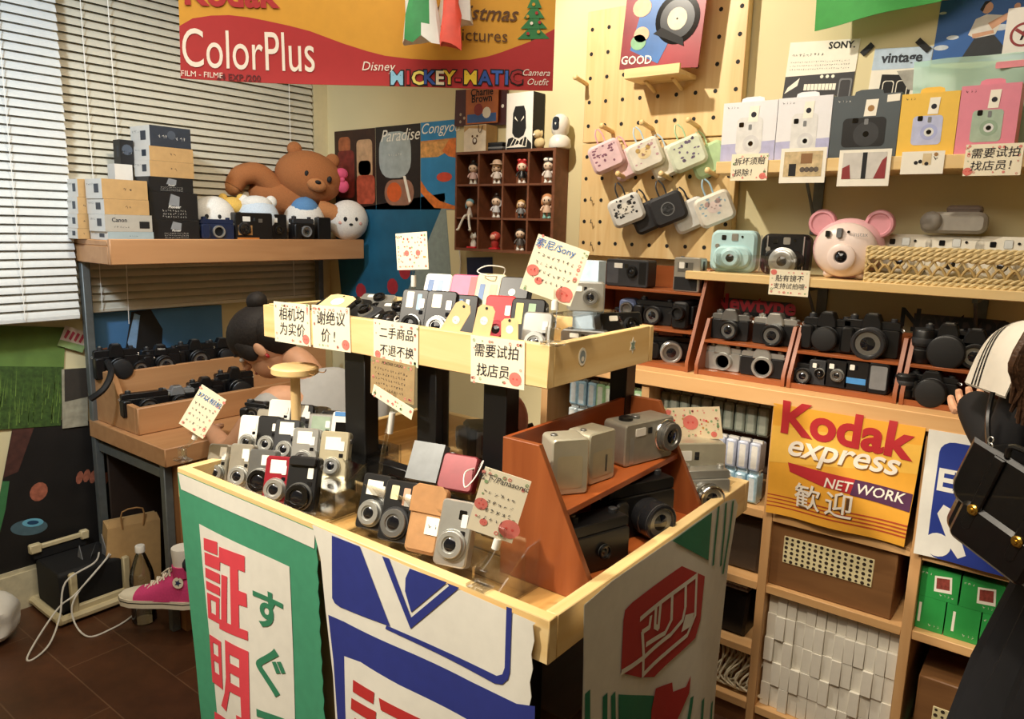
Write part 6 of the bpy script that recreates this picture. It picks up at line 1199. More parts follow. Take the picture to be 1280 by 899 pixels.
# ------------------------------------------------------------------ red step rack on the table
r = thing('camera_rack', 'red wooden step rack on the right of the display table', 'rack', T(-.745, .955, TB))
sh = [(0, 0), (.192, 0), (.192, .02), (.075, .245), (0, .245)]
for y in (0, .43): MB().prism(sh, y, y+.012, RACKZ, .001).build('side_panel', r)
MB().box((0, .012, .004), (.008, .43, .245), wood('#96451d', '#ae582a', .38, 1, 5)).build('back_panel', r); R1 = wood('#a04d22', '#b8622f', .35, 1, 5)
MB().box((.008, .012, .130), (.125, .43, .142), R1, .001).build('shelf', r); MB().box((.008, .012, .004), (.188, .43, .016), R1, .001).build('shelf', r)
def rk(y, z, x=0.): return T(-.745+.008+x, .955+y, TB+z) @ rotz(pi/2)
SILW = mat('#c2bda8', .32, .45, .05)
compact('digital_camera', 'champagne boxy digital camera at the near end of the rack top shelf', T(-.655, 1.03, TB+.1425) @ rotz(R(55)), .068, .10, .055, SILW, None, flash=False, print_=[(rrect(-.024, .012, .022, .07, .006), CHAMP)])
compact('digital_camera', 'champagne rounded digital camera with a flap second on the rack top shelf', T(-.648, 1.125, TB+.1425) @ rotz(R(82)), .075, .095, .055, SILW, None, flash=False, print_=[(rrect(-.028, .012, .028, .06, .006), CHAMP), (rrect(.008, .018, .014, .05, .002), SILVD)])
r = compact('digital_camera', 'silver digital camera with a long lens at the far end of the rack top shelf', T(-.638, 1.29, TB+.1425) @ rotz(R(76)), .142, .085, .06, mat('#a5a195', .32, .5), (.046, .048, .033), CHROME, SILVD, .014, print_=[(rrect(-.058, .005, -.046, .058, .003), SILV)])
b = MB(); b.lathe([(.014, 0), (.014, .006), (.012, .007)], BLACK, 16, T(-.04, .03, .085)); b.lathe([(.009, 0), (.009, .005), (.008, .006)], SILVD, 14, T(-.012, .03, .085)); b.build('mode_dial', r)
slr('film_camera', 'black film camera with a small lens in the lower bay of the red step rack', T(-.595, 1.045, TB+.0165) @ rotz(R(72)), w=.13, h=.098, d=.055, lr=.013, ll=.006, hump=False, grip=False)
slr('film_camera', 'large black bridge camera with a broad lens in the red step rack', T(-.612, 1.225, TB+.0165) @ rotz(R(68)), w=.16, h=.118, d=.06, lr=.036, ll=.05, hump=False, ring=mat('#232326', .25))
# silver cameras beyond the rack, and the apple card
slr('digital_camera', 'shiny silver camera with twin lens barrels standing beyond the red rack', T(-.58, 1.445, TB+.012) @ rotz(R(48)), SILV, SILV, 'lens', .115, .095, .04, CHROME, .028, .03, hump=False)
compact('digital_camera', 'silver camera with a pale top at the far corner of the table', T(-.625, 1.50, TB+.012) @ rotz(R(44)), .13, .125, .05, SILW, (.02, .05, .026), CHROME, SILVD, .014, grip=True)
def cardq(label, px, Y, **k):
    yaw = k.pop('yaw', 0); n = V((sin(R(yaw)), -cos(R(yaw)), 0)); c0 = PY(sum(q[0] for q in px)/4, sum(q[1] for q in px)/4, Y); e_ = V((0, 0, EYE))
    P = [e_+ray(*q)*((c0-e_).dot(n)/ray(*q).dot(n)) for q in px]; w = ((P[1]-P[0]).length+(P[2]-P[3]).length)/2; h = ((P[0]-P[3]).length+(P[1]-P[2]).length)/2; c = sum(P, V())/4
    u = (P[1]-P[0]+P[2]-P[3]); a = math.atan2(u.z, math.hypot(u.x, u.y))
    ln = [(t, s*h, x*w, y*h, m) for t, s, x, y, m in k.pop('lines', ())]; ap = [(x*w, y*h, q*h) for x, y, q in k.pop('apple', ())]; sc = [(a0*w, a1*w, v*h, hh*h, m) for a0, a1, v, hh, m in k.pop('scr', ())]
    return card(label, T(c) @ rotz(R(yaw)) @ roty(-a), w, h, ln, apple=ap, scr=sc, **k), c, h
SCR = lambda n, top, st, hh, x0=-.40, x1=.36: [(x0+.01*i, x1-.02*i, top-st*i, hh, INK) for i in range(n)]
o, c, h = cardq('printed card with a red apple standing behind the red step rack', ((826, 511), (897, 508), (906, 549), (834, 548)), 1.55, dense=True, seed=4, apple=((-.02, .02, .26), (-.4, .36, .1), (-.38, -.36, .1), (.36, -.36, .1)), paper=mat('#ead9b8', .75, var=.03))
clip_stand('clear clip stand holding the apple card', (c.x, 1.56, TB+.001), (c.x, 1.56, c.z-h/2))
# left clip and its card
o, c, h = cardq('small tilted card with blue heading on a clip at the left table corner', ((254, 483), (284, 500), (252, 549), (222, 527)), .86, seed=5, yaw=34, lines=(('37以相机', .14, 0, .30, INKB),), scr=SCR(4, .1, .14, .06))
clip_stand('clear clip stand at the left corner of the table', (-1.575, .835, .901), (c.x-.03, c.y+.004, c.z-h/2+.01))
o, c, h = cardq('tilted cream price card with a red apple at the front of the table', ((614, 588), (664, 601), (640, 681), (576, 656)), .835, seed=6, yaw=30, lines=(('松下/Panasonic', .125, -.05, .36, INK),), scr=SCR(4, .14, .13, .065), apple=((.36, -.30, .16), (-.36, -.06, .10), (-.2, -.32, .06)))
clip_stand('clear clip stand on the front rim holding the tilted price card', (-.675, .818, .901), (c.x, c.y+.006, c.z-h/2+.012))
# wooden T stand
p = PY(370, 512, 1.06); r = thing('jewellery_stand', 'small wooden stand with round top and hooks among the cameras', 'stand', T(p.x, 1.06, .93)); tz = PY(370, 464, 1.06).z-.93
MB().lathe([(.030, 0), (.030, .008), (.012, .012), (.0115, tz-.008), (.012, tz)], PINEZ, 18).build('post', r); MB().lathe([(.050, tz-.008), (.055, tz-.004), (.055, tz+.008), (.051, tz+.012)], PINE, 26).build('round_top', r)
for a in (0, 35, 150, 200): MB().tube([(.053*cos(R(a)), .053*sin(R(a)), tz), (.070*cos(R(a)), .070*sin(R(a)), tz-.001), (.075*cos(R(a)), .075*sin(R(a)), tz+.006)], .0013, KRAFTD, 5, 3).build('hook', r)
MB().box((-.04, -.03, -.0775), (.04, .03, -.0005), ACR).build('clear_block', r)
# ------------------------------------------------------------------ under the raised tray
o, c, h = cardq('brown handwritten card in a clip under the raised tray', ((470, 450), (524, 458), (512, 506), (457, 486)), 1.02, paper=mat('#a98f66', .75, var=.08), seed=9, lines=(('PENTAX CASIO', .11, 0, .40, BLACKM),), scr=SCR(5, .22, .13, .07)); 
p = PY(470, 560, 1.0); clip_stand('clear clip stand holding the brown card under the raised tray', (p.x, 1.0, TB+.0075), (c.x, c.y+.006, c.z-h/2+.01))
b = MB(); b.box((-.06, 0, -.012), (.06, .001, .012), CARDP); doodles(b, .12, .024, 3); b.build('price_card', M=T(c.x+.005, 1.016, c.z-h/2-.004) @ roty(.28), label='narrow white card strip below the brown card', cat='card')
camcorder('camcorder', 'silver camcorder with dark screen behind the right tray leg', T(-.885, 1.20, TB+.055) @ rotz(R(-45)), BLACK, SILV, .12, .06, .10)
camcorder('camcorder', 'dark grey camcorder behind the clear panel under the tray', T(-1.06, 1.22, TB+.07) @ rotz(R(-40)), DGREY, GREYP, .14, .07, .09)
b = MB(); b.box((-.18, -.12, 0), (.18, .12, .05), mat('#b98a4a', .5, var=.15, scale=20)); b.build('display_block', M=T(-.97, 1.24, TB), label='low wooden block under the camcorders below the tray', cat='block')
b = MB(); b.lathe([(.05, 0), (.06, .004), (.06, .010), (.05, .014)], mat('#e8a5a0', .5), 28, FRONT); b.build('pink_disc', M=T(-1.0, 1.30, TB+.17), label='round pink disc seen through the clear panel under the tray', cat='disc')
MB().cyl((-1.0, 1.31, TB+.05), (-1.0, 1.31, TB+.12), .006, WPLAS).build('disc_post', label='thin white post under the round pink disc', cat='post')
slr('slr_camera', 'black camera lying behind the red step rack near the tray leg', T(-.82, 1.47, TB) @ rotz(R(20)), w=.13, h=.08, lr=.03, ll=.03)
compact('compact_camera', 'black camera at the left under the raised tray', T(-1.30, 1.12, TB) @ rotz(R(20)), .11, .075, .04, BLACK, (.02, .04, .022), DGREY, BLACKG, .006)
# ------------------------------------------------------------------ cameras in the raised tray
TR = 1.1905
def upt(label, px, pt, Y, w=.096, h=.057, yaw=20, tilt=20, name='compact_camera', **k):
    zt_ = PY(px, pt, Y).z; p = PY(px, pt, Y); z = max(TR, zt_-w*cos(R(tilt))); return compact(name, label, stand((p.x, Y, z), w, h, yaw, tilt), w=w, h=h, group='small cameras in the raised tray', **k)
upt('black compact camera with ringed lens left of the handwritten sale card', 512, 363, 1.07, .10, .062, body=BLACK, lens=(.026, .030, .022), ring=SILV, front=BLACKG, ret=.006, print_=[(rrect(-.044, .012, -.010, .028, .002), PAPER), (rrect(-.040, .036, -.006, .046, .002), mat('#8fb0cc', .5))])
upt('black compact camera with a silver lens above the front middle card', 545, 365, 1.07, .10, .066, body=BLACK, lens=(.026, .032, .024), ring=SILV, front=SILVD, ret=.006, print_=[(rrect(-.042, .014, -.014, .034, .002), PAPER)])
upt('black camera with blue and white stickers in the raised tray', 573, 370, 1.09, .10, .062, body=BLACK, lens=None, flash=False, print_=[(rrect(-.040, .008+.014*k, .0, .016+.014*k, .001), mat(('#7fa6cc', '#4a78b0', '#d9dccf')[k], .5)) for k in range(3)])
upt('red compact camera with tangled white strap in the raised tray', 620, 371, 1.10, .10, .062, body=RED, lens=(.02, .03, .02), ring=REDB, front=REDB, ret=.003, strap=1)
upt('black camera with yellow and green stickers at the right of the raised tray', 655, 375, 1.08, .10, .066, body=BLACK, lens=None, flash=False, print_=[(rrect(-.040, .010, .0, .024, .001), mat('#d9c878', .5)), (rrect(-.040, .034, .0, .048, .001), mat('#8fa88a', .5))])
upt('silver camera with a round silver lens at the right corner of the tray', 668, 392, 1.06, .085, .055, body=SILV, lens=(.016, .028, .022), ring=CHROME, front=SILV, ret=.008)
for px, pt, bd, kw, lab in ((540, 343, WPLAS, dict(print_=[(rrect(-.030, .010, .006, .024, .001), mat('#5a78a8', .5)), (rrect(-.030, .034, .006, .048, .001), mat('#8ea2bc', .5))]), 'white camera with blue stickers in the back row of the raised tray'),
    (574, 344, mat('#c04f7c', .45), dict(print_=[(rrect(-.040, .046, .03, .062, .001), RED)]), 'pink camera with a red edge in the back row of the raised tray'),
    (607, 343, mat('#d6c8a2', .5), dict(print_=[(rrect(-.020, .010, .020, .022, .001), mat('#5a78a8', .5)), (rrect(-.020, .034, .020, .050, .001), mat('#b0a98a', .5))], strap=-1), 'cream camera with stickers in the back row of the raised tray'),
    (637, 347, BLACK, dict(print_=[(circ(-.01, .03, .008, 12), PAPER)]), 'black camera with a white dot in the back row beside the large card')):
    upt(lab, px, pt, 1.20, .09, .066, 16, 24, body=bd, lens=None, flash=False, **kw)
# flat heap of dark cameras at the left of the tray
for i, (px, py, Y, w, bd, lr, yaw, lab) in enumerate(((470, 392, 1.07, .11, BLACK, .026, 12, 'black compact camera lying flat with its lens up at the front of the tray'), (440, 388, 1.08, .10, DGREY, .018, -10, 'dark grey compact camera lying at the left front of the tray'),
        (455, 378, 1.18, .10, BLACK, .02, 8, 'black compact camera lying in the left middle of the tray'), (486, 378, 1.17, .10, SILVD, .02, 20, 'grey compact camera lying in the tray behind the black ringed one'),
        (430, 373, 1.24, .10, BLACK, .02, 0, 'black compact camera lying at the far left of the tray'), (462, 368, 1.28, .10, SILV, .018, 15, 'silver compact camera lying at the back left of the tray'), (492, 366, 1.29, .09, DGREY, .018, -8, 'dark compact camera lying at the back of the tray by the small card'), (404, 380, 1.10, .11, BLACK, .018, 5, 'black compact camera lying in the left corner under the tan tag'))):
    p = PY(px, py, Y); compact('compact_camera', lab, T(p.x, Y, 1.225+.012*(i % 2)) @ rotz(R(yaw)) @ rotx(R(-62)), w, .058, .028, bd, (.014, .03, lr), SILVD if bd is BLACK else SILV, BLACKG, .008, group='small cameras in the raised tray', strap=1 if i % 3 == 0 else None)
MB().box((A0+.02, B0+.05, TR), (-1.16, B1-.03, TR+.03), BLACKM).build('display_block', label='low black block under the heap of flat cameras in the raised tray', cat='block')
TAG = mat('#d9bd88', .7, var=.05)
def tanTag(label, px, py, Y, w, h, roll, tilt=10, hole=True):
    p = PY(px, py, Y); b = MB(); b.prism([(-w/2, -h/2), (w/2, -h/2), (w/2, h*.36), (w*.3, h/2), (-w*.3, h/2), (-w/2, h*.36)], 0, .001, TAG); b.flat(circ(0, h*.40, .0028, 10), BLACKM, .0005); b.flat(circ(0, 0, w*.22, 14), PAPER, .0004); scribble(b, -w*.2, w*.2, -h*.02, h*.05, INK, 4); b.build('price_tag', M=T(p) @ rotz(R(12)) @ roty(R(roll)) @ rotx(R(-tilt)), label=label, cat='tag', group='tan paper tags in the raised tray')
tanTag('tan paper tag leaning at the front of the tray between black and red cameras', 570, 400, 1.045, .036, .075, 28); tanTag('tan paper tag standing above the right handwritten card', 605, 401, 1.04, .036, .058, 8); tanTag('short tan paper tag right of the upright tan tag', 637, 412, 1.04, .034, .04, -6); tanTag('tan paper tag lying over the tray left corner', 422, 377, 1.07, .07, .06, 4, 66)
MB().box((A0+.02, B0+.002, 1.2505), (A0+.10, B0+.06, 1.254), TAG, .001).build('price_tag', label='folded tan tag lying flat on the left rim of the raised tray', cat='tag')
# clear riser at the right end of the raised tray
r = thing('acrylic_riser', 'clear slanted acrylic riser at the right end of the raised tray', 'riser', T(-.86, 1.20, TR))
for y in (0, .16): MB().prism([(-.0, 0), (.14, 0), (.14, .02), (.09, .09), (.03, .09), (0, .05)], y, y+.003, ACR).build('side_panel', r)
MB().box((.03, .003, .087), (.09, .16, .09), ACR).build('top_panel', r); MB().box((0, .003, .0), (.14, .16, .003), ACR).build('base_panel', r)
compact('compact_camera', 'pale silver camera on the clear riser at the right of the tray', T(-.795, 1.28, TR+.0905) @ rotz(R(30)), .075, .06, .035, SILV, (.01, .03, .018), SILV, SILVD, .006); compact('compact_camera', 'black camera at the right end of the raised tray by the riser', T(-.745, 1.36, TR+.03) @ rotz(R(60)) @ rotx(R(-20)), .10, .06, .03, BLACK, (.02, .03, .018), DGREY, BLACKG, .006)
compact('compact_camera', 'silver compact camera lying inside the clear riser', T(-.79, 1.27, TR+.0035) @ rotz(R(20)), .095, .05, .03, SILVD, (.02, .026, .018), SILV, BLACKG, .004)
carton('film_carton', 'pale blue wrapped packet standing behind the large price card', T(PY(738, 340, 1.35).x-.01, 1.35, TR), .06, .03, .19, mat('#b9cfe0', .4, var=.1), cat='packet')
# handwritten cards on the raised tray
YC = 1.0245
cardq('handwritten price card at the far left of the raised tray front', ((342, 377), (387, 381), (388, 434), (344, 426)), YC, seed=11, lines=(('相机均', .34, 0, .2, INK), ('为实价', .34, 0, -.17, INK)), apple=((.38, -.34, .13),))
cardq('handwritten price card second from the left on the raised tray front', ((390, 381), (437, 385), (438, 441), (391, 434)), YC, seed=12, lines=(('谢绝议', .34, 0, .2, INK), ('价 !', .34, -.08, -.2, INK)), apple=((.38, -.34, .13),))
cardq('handwritten second-hand sale card in the middle of the raised tray front', ((467, 397), (522, 408), (523, 459), (467, 451)), YC, seed=13, lines=(('二手商品', .29, .02, .2, INK), ('不退不换', .29, .02, -.22, INK)), apple=((-.40, -.34, .1),))
cardq('handwritten shop assistant card at the right of the raised tray front', ((588, 418), (656, 428), (655, 487), (589, 478)), YC, seed=14, lines=(('需要试拍', .30, -.02, .2, INK), ('找店员', .30, -.08, -.22, INK)), apple=((.34, -.30, .16),))
o, c, h = cardq('large tilted cream card with blue heading above the raised tray', ((673, 295), (737, 312), (713, 386), (650, 358)), 1.035, seed=15, yaw=30, lines=(('索尼/Sony', .17, -.12, .37, INKB),), scr=SCR(4, .18, .14, .065), apple=((.32, -.34, .15), (-.38, -.12, .11), (-.22, -.26, .07)))
clip_stand('clear clip stand on the right rim of the raised tray', (-.705, 1.036, 1.2505), (c.x, c.y+.006, c.z-h/2+.012))
o, c, h = cardq('small patterned card standing at the back of the raised tray', ((493, 292), (532, 290), (537, 336), (498, 338)), 1.31, dense=True, seed=16, apple=((-.16, -.05, .09), (.2, -.05, .09)))
clip_stand('clear clip stand holding the small patterned card', (c.x, 1.315, TR+.001), (c.x, 1.317, c.z-h/2+.01))
# stickers on the tray side
for px, py, kind in ((728, 446, 0), (791, 432, 1)):
    p = PX(px, py, -.7055); b = MB(); rr = [(.013*cos(a)*(1 if kind == 0 else (1 if k % 2 else .6)), .017*sin(a)*(1 if kind == 0 else (1 if k % 2 else .6))) for k, a in enumerate([2*pi*i/12 for i in range(12)])]
    b.prism(rr, -.0006, 0, PAPER); b.flat([(x*.7, z*.7) for x, z in rr], mat('#7d9a90', .5) if kind else mat('#8a9aa0', .5), .001); b.flat(circ(0, -.004, .005, 12), PAPER, .0014) if kind == 0 else None
    b.build('sticker', M=T(-.7057, p.y, p.z) @ rotz(pi/2), label='round picture sticker on the right side of the raised tray' if kind == 0 else 'star shaped sticker at the far right of the raised tray side', cat='sticker')
# ------------------------------------------------------------------ people
def skin_geo(pts, edges, root=0, sub=2):
    me = bpy.data.meshes.new('figure'); me.from_pydata([p[:3] for p in pts], edges, []); o = bpy.data.objects.new('figure', me); C.objects.link(o)
    m = o.modifiers.new('s', 'SKIN'); m.use_smooth_shade = True; m.branch_smoothing = .6
    for i, p in enumerate(pts):
        sv = me.skin_vertices[0].data[i]; r = p[3]; sv.radius = r if isinstance(r, tuple) else (r, r); sv.use_root = (i == root)
    o.modifiers.new('d', 'SUBSURF').levels = sub
    e = bpy.data.meshes.new_from_object(o.evaluated_get(bpy.context.evaluated_depsgraph_get()))
    out = ([v.co.copy() for v in e.vertices], [tuple(p.vertices) for p in e.polygons]); bpy.data.objects.remove(o); bpy.data.meshes.remove(me); bpy.data.meshes.remove(e); return out
SKN = mat('#d3a07f', .55, var=.05); HAIRD = mat('#1a1310', .7, var=.25, scale=120, bump=.3); HAIRB = mat('#4a3222', .5, var=.3, scale=160, bump=.4); SHIRT = mat('#a9a9a8', .85, var=.04, bump=.1); DARKC = mat('#15161b', .75, var=.12); TRO = mat('#2a2c33', .8)
def hand(b, wrist, dirv, palmn, m, curl=.5, s=1.):        # palm, four fingers and a thumb that leaves the side of the palm
    d = V(dirv).normalized(); n = V(palmn); n = (n-d*n.dot(d)).normalized(); q = d.cross(n); w_ = V(wrist)
    P = [(*(w_-d*.01), (.022*s, .017*s)), (*(w_+d*.045*s), (.034*s, .014*s)), (*(w_+d*.085*s), (.036*s, .012*s))]; vs, fs = skin_geo(P, [(0, 1), (1, 2)], 0, 2); b.add(vs, fs, m)
    for k, (off, L) in enumerate(((-.028, .066), (-.0095, .075), (.0095, .070), (.027, .054))):
        p = w_+d*.078*s+q*off*s; pts = [(*p, .0095*s)]; dd = d.copy()
        for j, f in enumerate((.45, .32, .23)):
            dd = (Mx.Rotation(-curl*(.5+.35*j), 3, q) @ dd); p = p+dd*L*f*s; pts.append((*p, (.0088-.001*j)*s))
        vs, fs = skin_geo(pts, [(0, 1), (1, 2), (2, 3)], 0, 1); b.add(vs, fs, m)
    p = w_+d*.025*s-q*.026*s; t = (d*.6-q*.75+n*.25).normalized(); pts = [(*p, .012*s), (*(p+t*.03*s), .011*s), (*(p+t*.03*s+(t*.5+d*.6).normalized()*.026*s), .0095*s), (*(p+t*.03*s+(t*.4+d*.8).normalized()*.05*s), .008*s)]
    vs, fs = skin_geo(pts, [(0, 1), (1, 2), (2, 3)], 0, 1); b.add(vs, fs, m)
def frame(o, fwd, up):                                    # local -y looks along fwd, z along up
    f = V(fwd).normalized(); u = V(up); u = (u-f*u.dot(f)).normalized(); x = u.cross(-f).normalized()
    return Mx(((x.x, -f.x, u.x, o[0]), (x.y, -f.y, u.y, o[1]), (x.z, -f.z, u.z, o[2]), (0, 0, 0, 1)))
def head(b, M, m, s=1.):
    b.M = M; n0 = len(b.v)
    b.ell((0, .006, .02), (.073, .090, .10), m, 24, 16); b.ell((0, -.02, -.045), (.055, .066, .065), m, 20, 12)                 # skull and jaw
    b.ell((0, -.094, -.012), (.013, .016, .012), m, 10, 8); b.tube([(0, -.084, .025), (0, -.097, .0), (0, -.102, -.012)], lambda t: .008+.004*t, m, 8, 3)
    for sx in (-1, 1): b.ell((sx*.074, .006, -.012), (.008, .016, .026), m, 10, 8)
    LIP = mat('#a8625a', .5); b.ell((0, -.083, -.048), (.024, .008, .007), LIP, 12, 6)
    for sx in (-1, 1): b.ell((sx*.03, -.079, .012), (.014, .008, .008), WPLAS, 10, 6); b.ell((sx*.03, -.085, .012), (.006, .004, .006), BLACKG, 8, 6); b.tube([(sx*.014, -.088, .034), (sx*.03, -.089, .038), (sx*.048, -.078, .033)], .0035, HAIRD, 5, 3)
    b.M = Mx()
# --- the seated person at the desk, head bowed
r = thing('person', 'seated person in a grey shirt with dark tied hair bending over the desk', 'person', T(-1.86, 1.56, 0))
OFF = T(-1.86, 1.56, 0).inverted()
hd = V((-2.09, 1.405, 1.045)); nb = V((-1.965, 1.47, .995)); ch = V((-1.885, 1.49, .83)); pv = V((-1.83, 1.58, .50))
fw = V((-.62, -.42, -.75))
b = MB(OFF)
sl = V((-1.97, 1.35, .90)); sr = V((-1.85, 1.66, .90)); el = V((-2.10, 1.27, .70)); er = V((-2.06, 1.78, .68)); wl_ = V((-2.33, 1.34, .73)); wr = V((-2.30, 1.62, .73))
P = [(*pv, .12), (*ch, .08), (*nb, .045), (*(hd+V((.045, .035, -.03))), .055), (*sl, .058), (*el, .042), (*wl_, .026), (*sr, .058), (*er, .042), (*wr, .026)]
vs, fs = skin_geo(P, [(0, 1), (1, 2), (2, 3), (1, 4), (4, 5), (5, 6), (1, 7), (7, 8), (8, 9)]); b.add(vs, fs, SKN)
hb_ = MB(); HM = frame(hd, fw, (-.35, -.25, .9)); head(hb_, HM, SKN); b.add(hb_.v, hb_.f, SKN); base = len(b.f)-len(hb_.f)
for i, k in enumerate(hb_.fm): b.fm[base+i] = b.mi(hb_.mats[k])
hand(b, wl_, (-1, .25, -.05), (0, 0, -1), SKN, .35); hand(b, wr, (-1, -.15, -.05), (0, 0, -1), SKN, .35)
b.build('body', r)
b = MB(OFF @ HM); b.ell((0, .008, .050), (.084, .100, .084), HAIRD, 26, 16); b.ell((0, .05, .012), (.082, .072, .088), HAIRD, 20, 12); b.ell((0, .085, .115), (.034, .034, .032), HAIRD, 14, 10)
for sx in (-1, 1): b.ell((sx*.066, -.028, .02), (.016, .03, .045), HAIRD, 12, 8)
b.build('hair', r)
b = MB(OFF @ HM); b.ell((.078, .012, -.042), (.006, .006, .009), mat('#a5262c', .3), 8, 6); b.ell((-.078, .012, -.042), (.006, .006, .009), mat('#a5262c', .3), 8, 6); b.build('earrings', r)
b = MB(OFF); P = [(*(pv+V((0, 0, -.04))), (.165, .14)), (*(pv+V((-.02, -.03, .16))), (.165, .135)), (*ch, (.17, .135)), (*(nb*.93+ch*.07+V((.012, .004, .0))), (.078, .07)), (*sl, .085), (*(sl*.45+el*.55), .068), (*sr, .078), (*(sr*.45+er*.55), .068)]
vs, fs = skin_geo(P, [(0, 1), (1, 2), (2, 3), (2, 4), (4, 5), (2, 6), (6, 7)], 1); b.add(vs, fs, SHIRT); b.build('shirt', r)
toe = PX(166, 752, -2.44); heel = PX(246, 758, -2.25); heel.z = toe.z
kn = [V((-2.10, 1.42, .53)), V((-2.12, 1.66, .52))]; an = [V((heel.x-.03, heel.y-.03, heel.z+.13)), V((-2.24, 1.60, .13))]
b = MB(OFF); P = [(*(pv+V((0, -.02, -.02))), .13), (*(pv+V((-.02, -.10, -.01))), .095), (*kn[0], .066), (*an[0], .040), (*(pv+V((-.02, .10, -.01))), .095), (*kn[1], .066), (*an[1], .040)]
vs, fs = skin_geo(P, [(0, 1), (1, 2), (2, 3), (0, 4), (4, 5), (5, 6)]); b.add(vs, fs, TRO); b.build('trousers', r)
def sneaker(par, M, sc=1.):
    PINKC = mat('#d2417c', .8, var=.06, scale=150, bump=.15); RUB = mat('#e6dfcb', .6, var=.04)
    st = [(.004, .020, .085), (-.012, .030, .125), (-.045, .034, .128), (-.085, .035, .118), (-.12, .037, .090), (-.16, .041, .068), (-.20, .043, .055), (-.235, .037, .046), (-.258, .024, .040)]
    sh = thing('sneaker', None, None); sh.parent = par; sh.matrix_local = M
    def loft(st, z0, m, nm, k=10):
        q = MB(); vs = []; n = k+1
        for y, hw, h in st: vs += [(hw*cos(pi*i/k)*(1 if z0 else 1), y, z0+(h-z0)*max(0, sin(pi*i/k))**.7) for i in range(n)]
        fs = [(j*n+i, j*n+i+1, j*n+n+i+1, j*n+n+i) for j in range(len(st)-1) for i in range(k)]; fs.append(tuple(range(n-1, -1, -1))); fs.append(tuple(range((len(st)-1)*n, len(st)*n))); q.add(vs, fs, m); return q
    q = loft(st[:7], .025, PINKC, ''); q.lathe([(.034, .11), (.035, .135), (.036, .15), (.031, .15), (.030, .12)], PINKC, 18, T(0, -.04, 0)); q.build('canvas_upper', sh)
    loft([(y, hw+.001, h) for y, hw, h in st[5:]][1:], .024, RUB, '').build('toe_cap', sh)
    out = [(.0, .006), (.026, .0), (.036, -.03), (.034, -.10), (.043, -.17), (.044, -.215), (.034, -.25), (.012, -.27), (-.012, -.27), (-.034, -.25), (-.044, -.215), (-.043, -.17), (-.034, -.10), (-.036, -.03), (-.026, .0)][::-1]
    q = MB(); n = len(out); vs = [(x, y, z) for z in (0, .028) for x, y in out]; q.add(vs, [tuple(range(n-1, -1, -1)), tuple(range(n, 2*n))]+[(i, (i+1) % n, n+(i+1) % n, n+i) for i in range(n)], RUB); vs = [(x*1.012, y*1.004, z) for z in (.016, .0195) for x, y in out]; q.add(vs, [(i, (i+1) % n, n+(i+1) % n, n+i) for i in range(n)], BLACK); q.build('rubber_sole', sh)
    q = MB()
    for k in range(5): y = -.085-.022*k; z = .124-.0155*k; q.tube([(-.02, y+.008, z-.012), (0, y-.004, z+.003), (.02, y+.008, z-.012)], .003, RUB, 6, 3); q.tube([(-.02, y-.008, z-.016), (0, y+.004, z+.001), (.02, y-.004, z-.012)], .003, RUB, 6, 3)
    q.tube([(0, -.085, .128), (.03, -.07, .15), (.035, -.09, .13), (.005, -.088, .125)], .0028, RUB, 6, 4); q.tube([(0, -.085, .128), (-.03, -.075, .145), (-.03, -.10, .125)], .0028, RUB, 6, 4); q.build('laces', sh)
    q = MB()
    for sx in (-1, 1):
        Mq = T(sx*.0355, -.042, .098) @ roty(sx*R(82)); vs_ = circ(0, 0, .019, 20); q.add([Mq @ V((x, y, .0005)) for x, y in vs_], [tuple(range(20)) if sx > 0 else tuple(range(20))], RUB)
        stp = [(.013*(1 if i % 2 == 0 else .42)*cos(pi/2+pi*i/5), .013*(1 if i % 2 == 0 else .42)*sin(pi/2+pi*i/5)) for i in range(10)]; q.add([Mq @ V((x, y, .0016)) for x, y in stp], [tuple(range(10))], mat('#23305c', .6))
    q.build('ankle_patch', sh); MB().lathe([(.031, .13), (.033, .17), (.036, .20), (.035, .21)], WHITE, 18, T(0, -.04, 0)).build('sock', sh); return sh
dv = (toe-heel); sneaker(r, OFF @ frame(heel+V((0, 0, -.0)), (dv.x, dv.y, 0), (0, 0, 1)))
h2 = PZ(262, 782, .0); sneaker(r, OFF @ frame((-2.20, 1.57, .001), (-1, -.35, 0), (0, 0, 1)))
st = thing('stool', 'round black stool under the seated person in the grey shirt', 'stool', T(-1.83, 1.58, 0)); MB().lathe([(.15, .385), (.16, .39), (.16, .42), (.15, .425)], BLACK, 28).build('seat', st)
for k in range(4): a = pi/4+k*pi/2; MB().cyl((.11*cos(a), .11*sin(a), .385), (.15*cos(a), .15*sin(a), 0), .012, METG).build('leg', st)
b = MB(); b.tube([V((.115*cos(2*pi*i/24), .115*sin(2*pi*i/24), .12)) for i in range(25)], .008, METG); b.build('foot_ring', st)
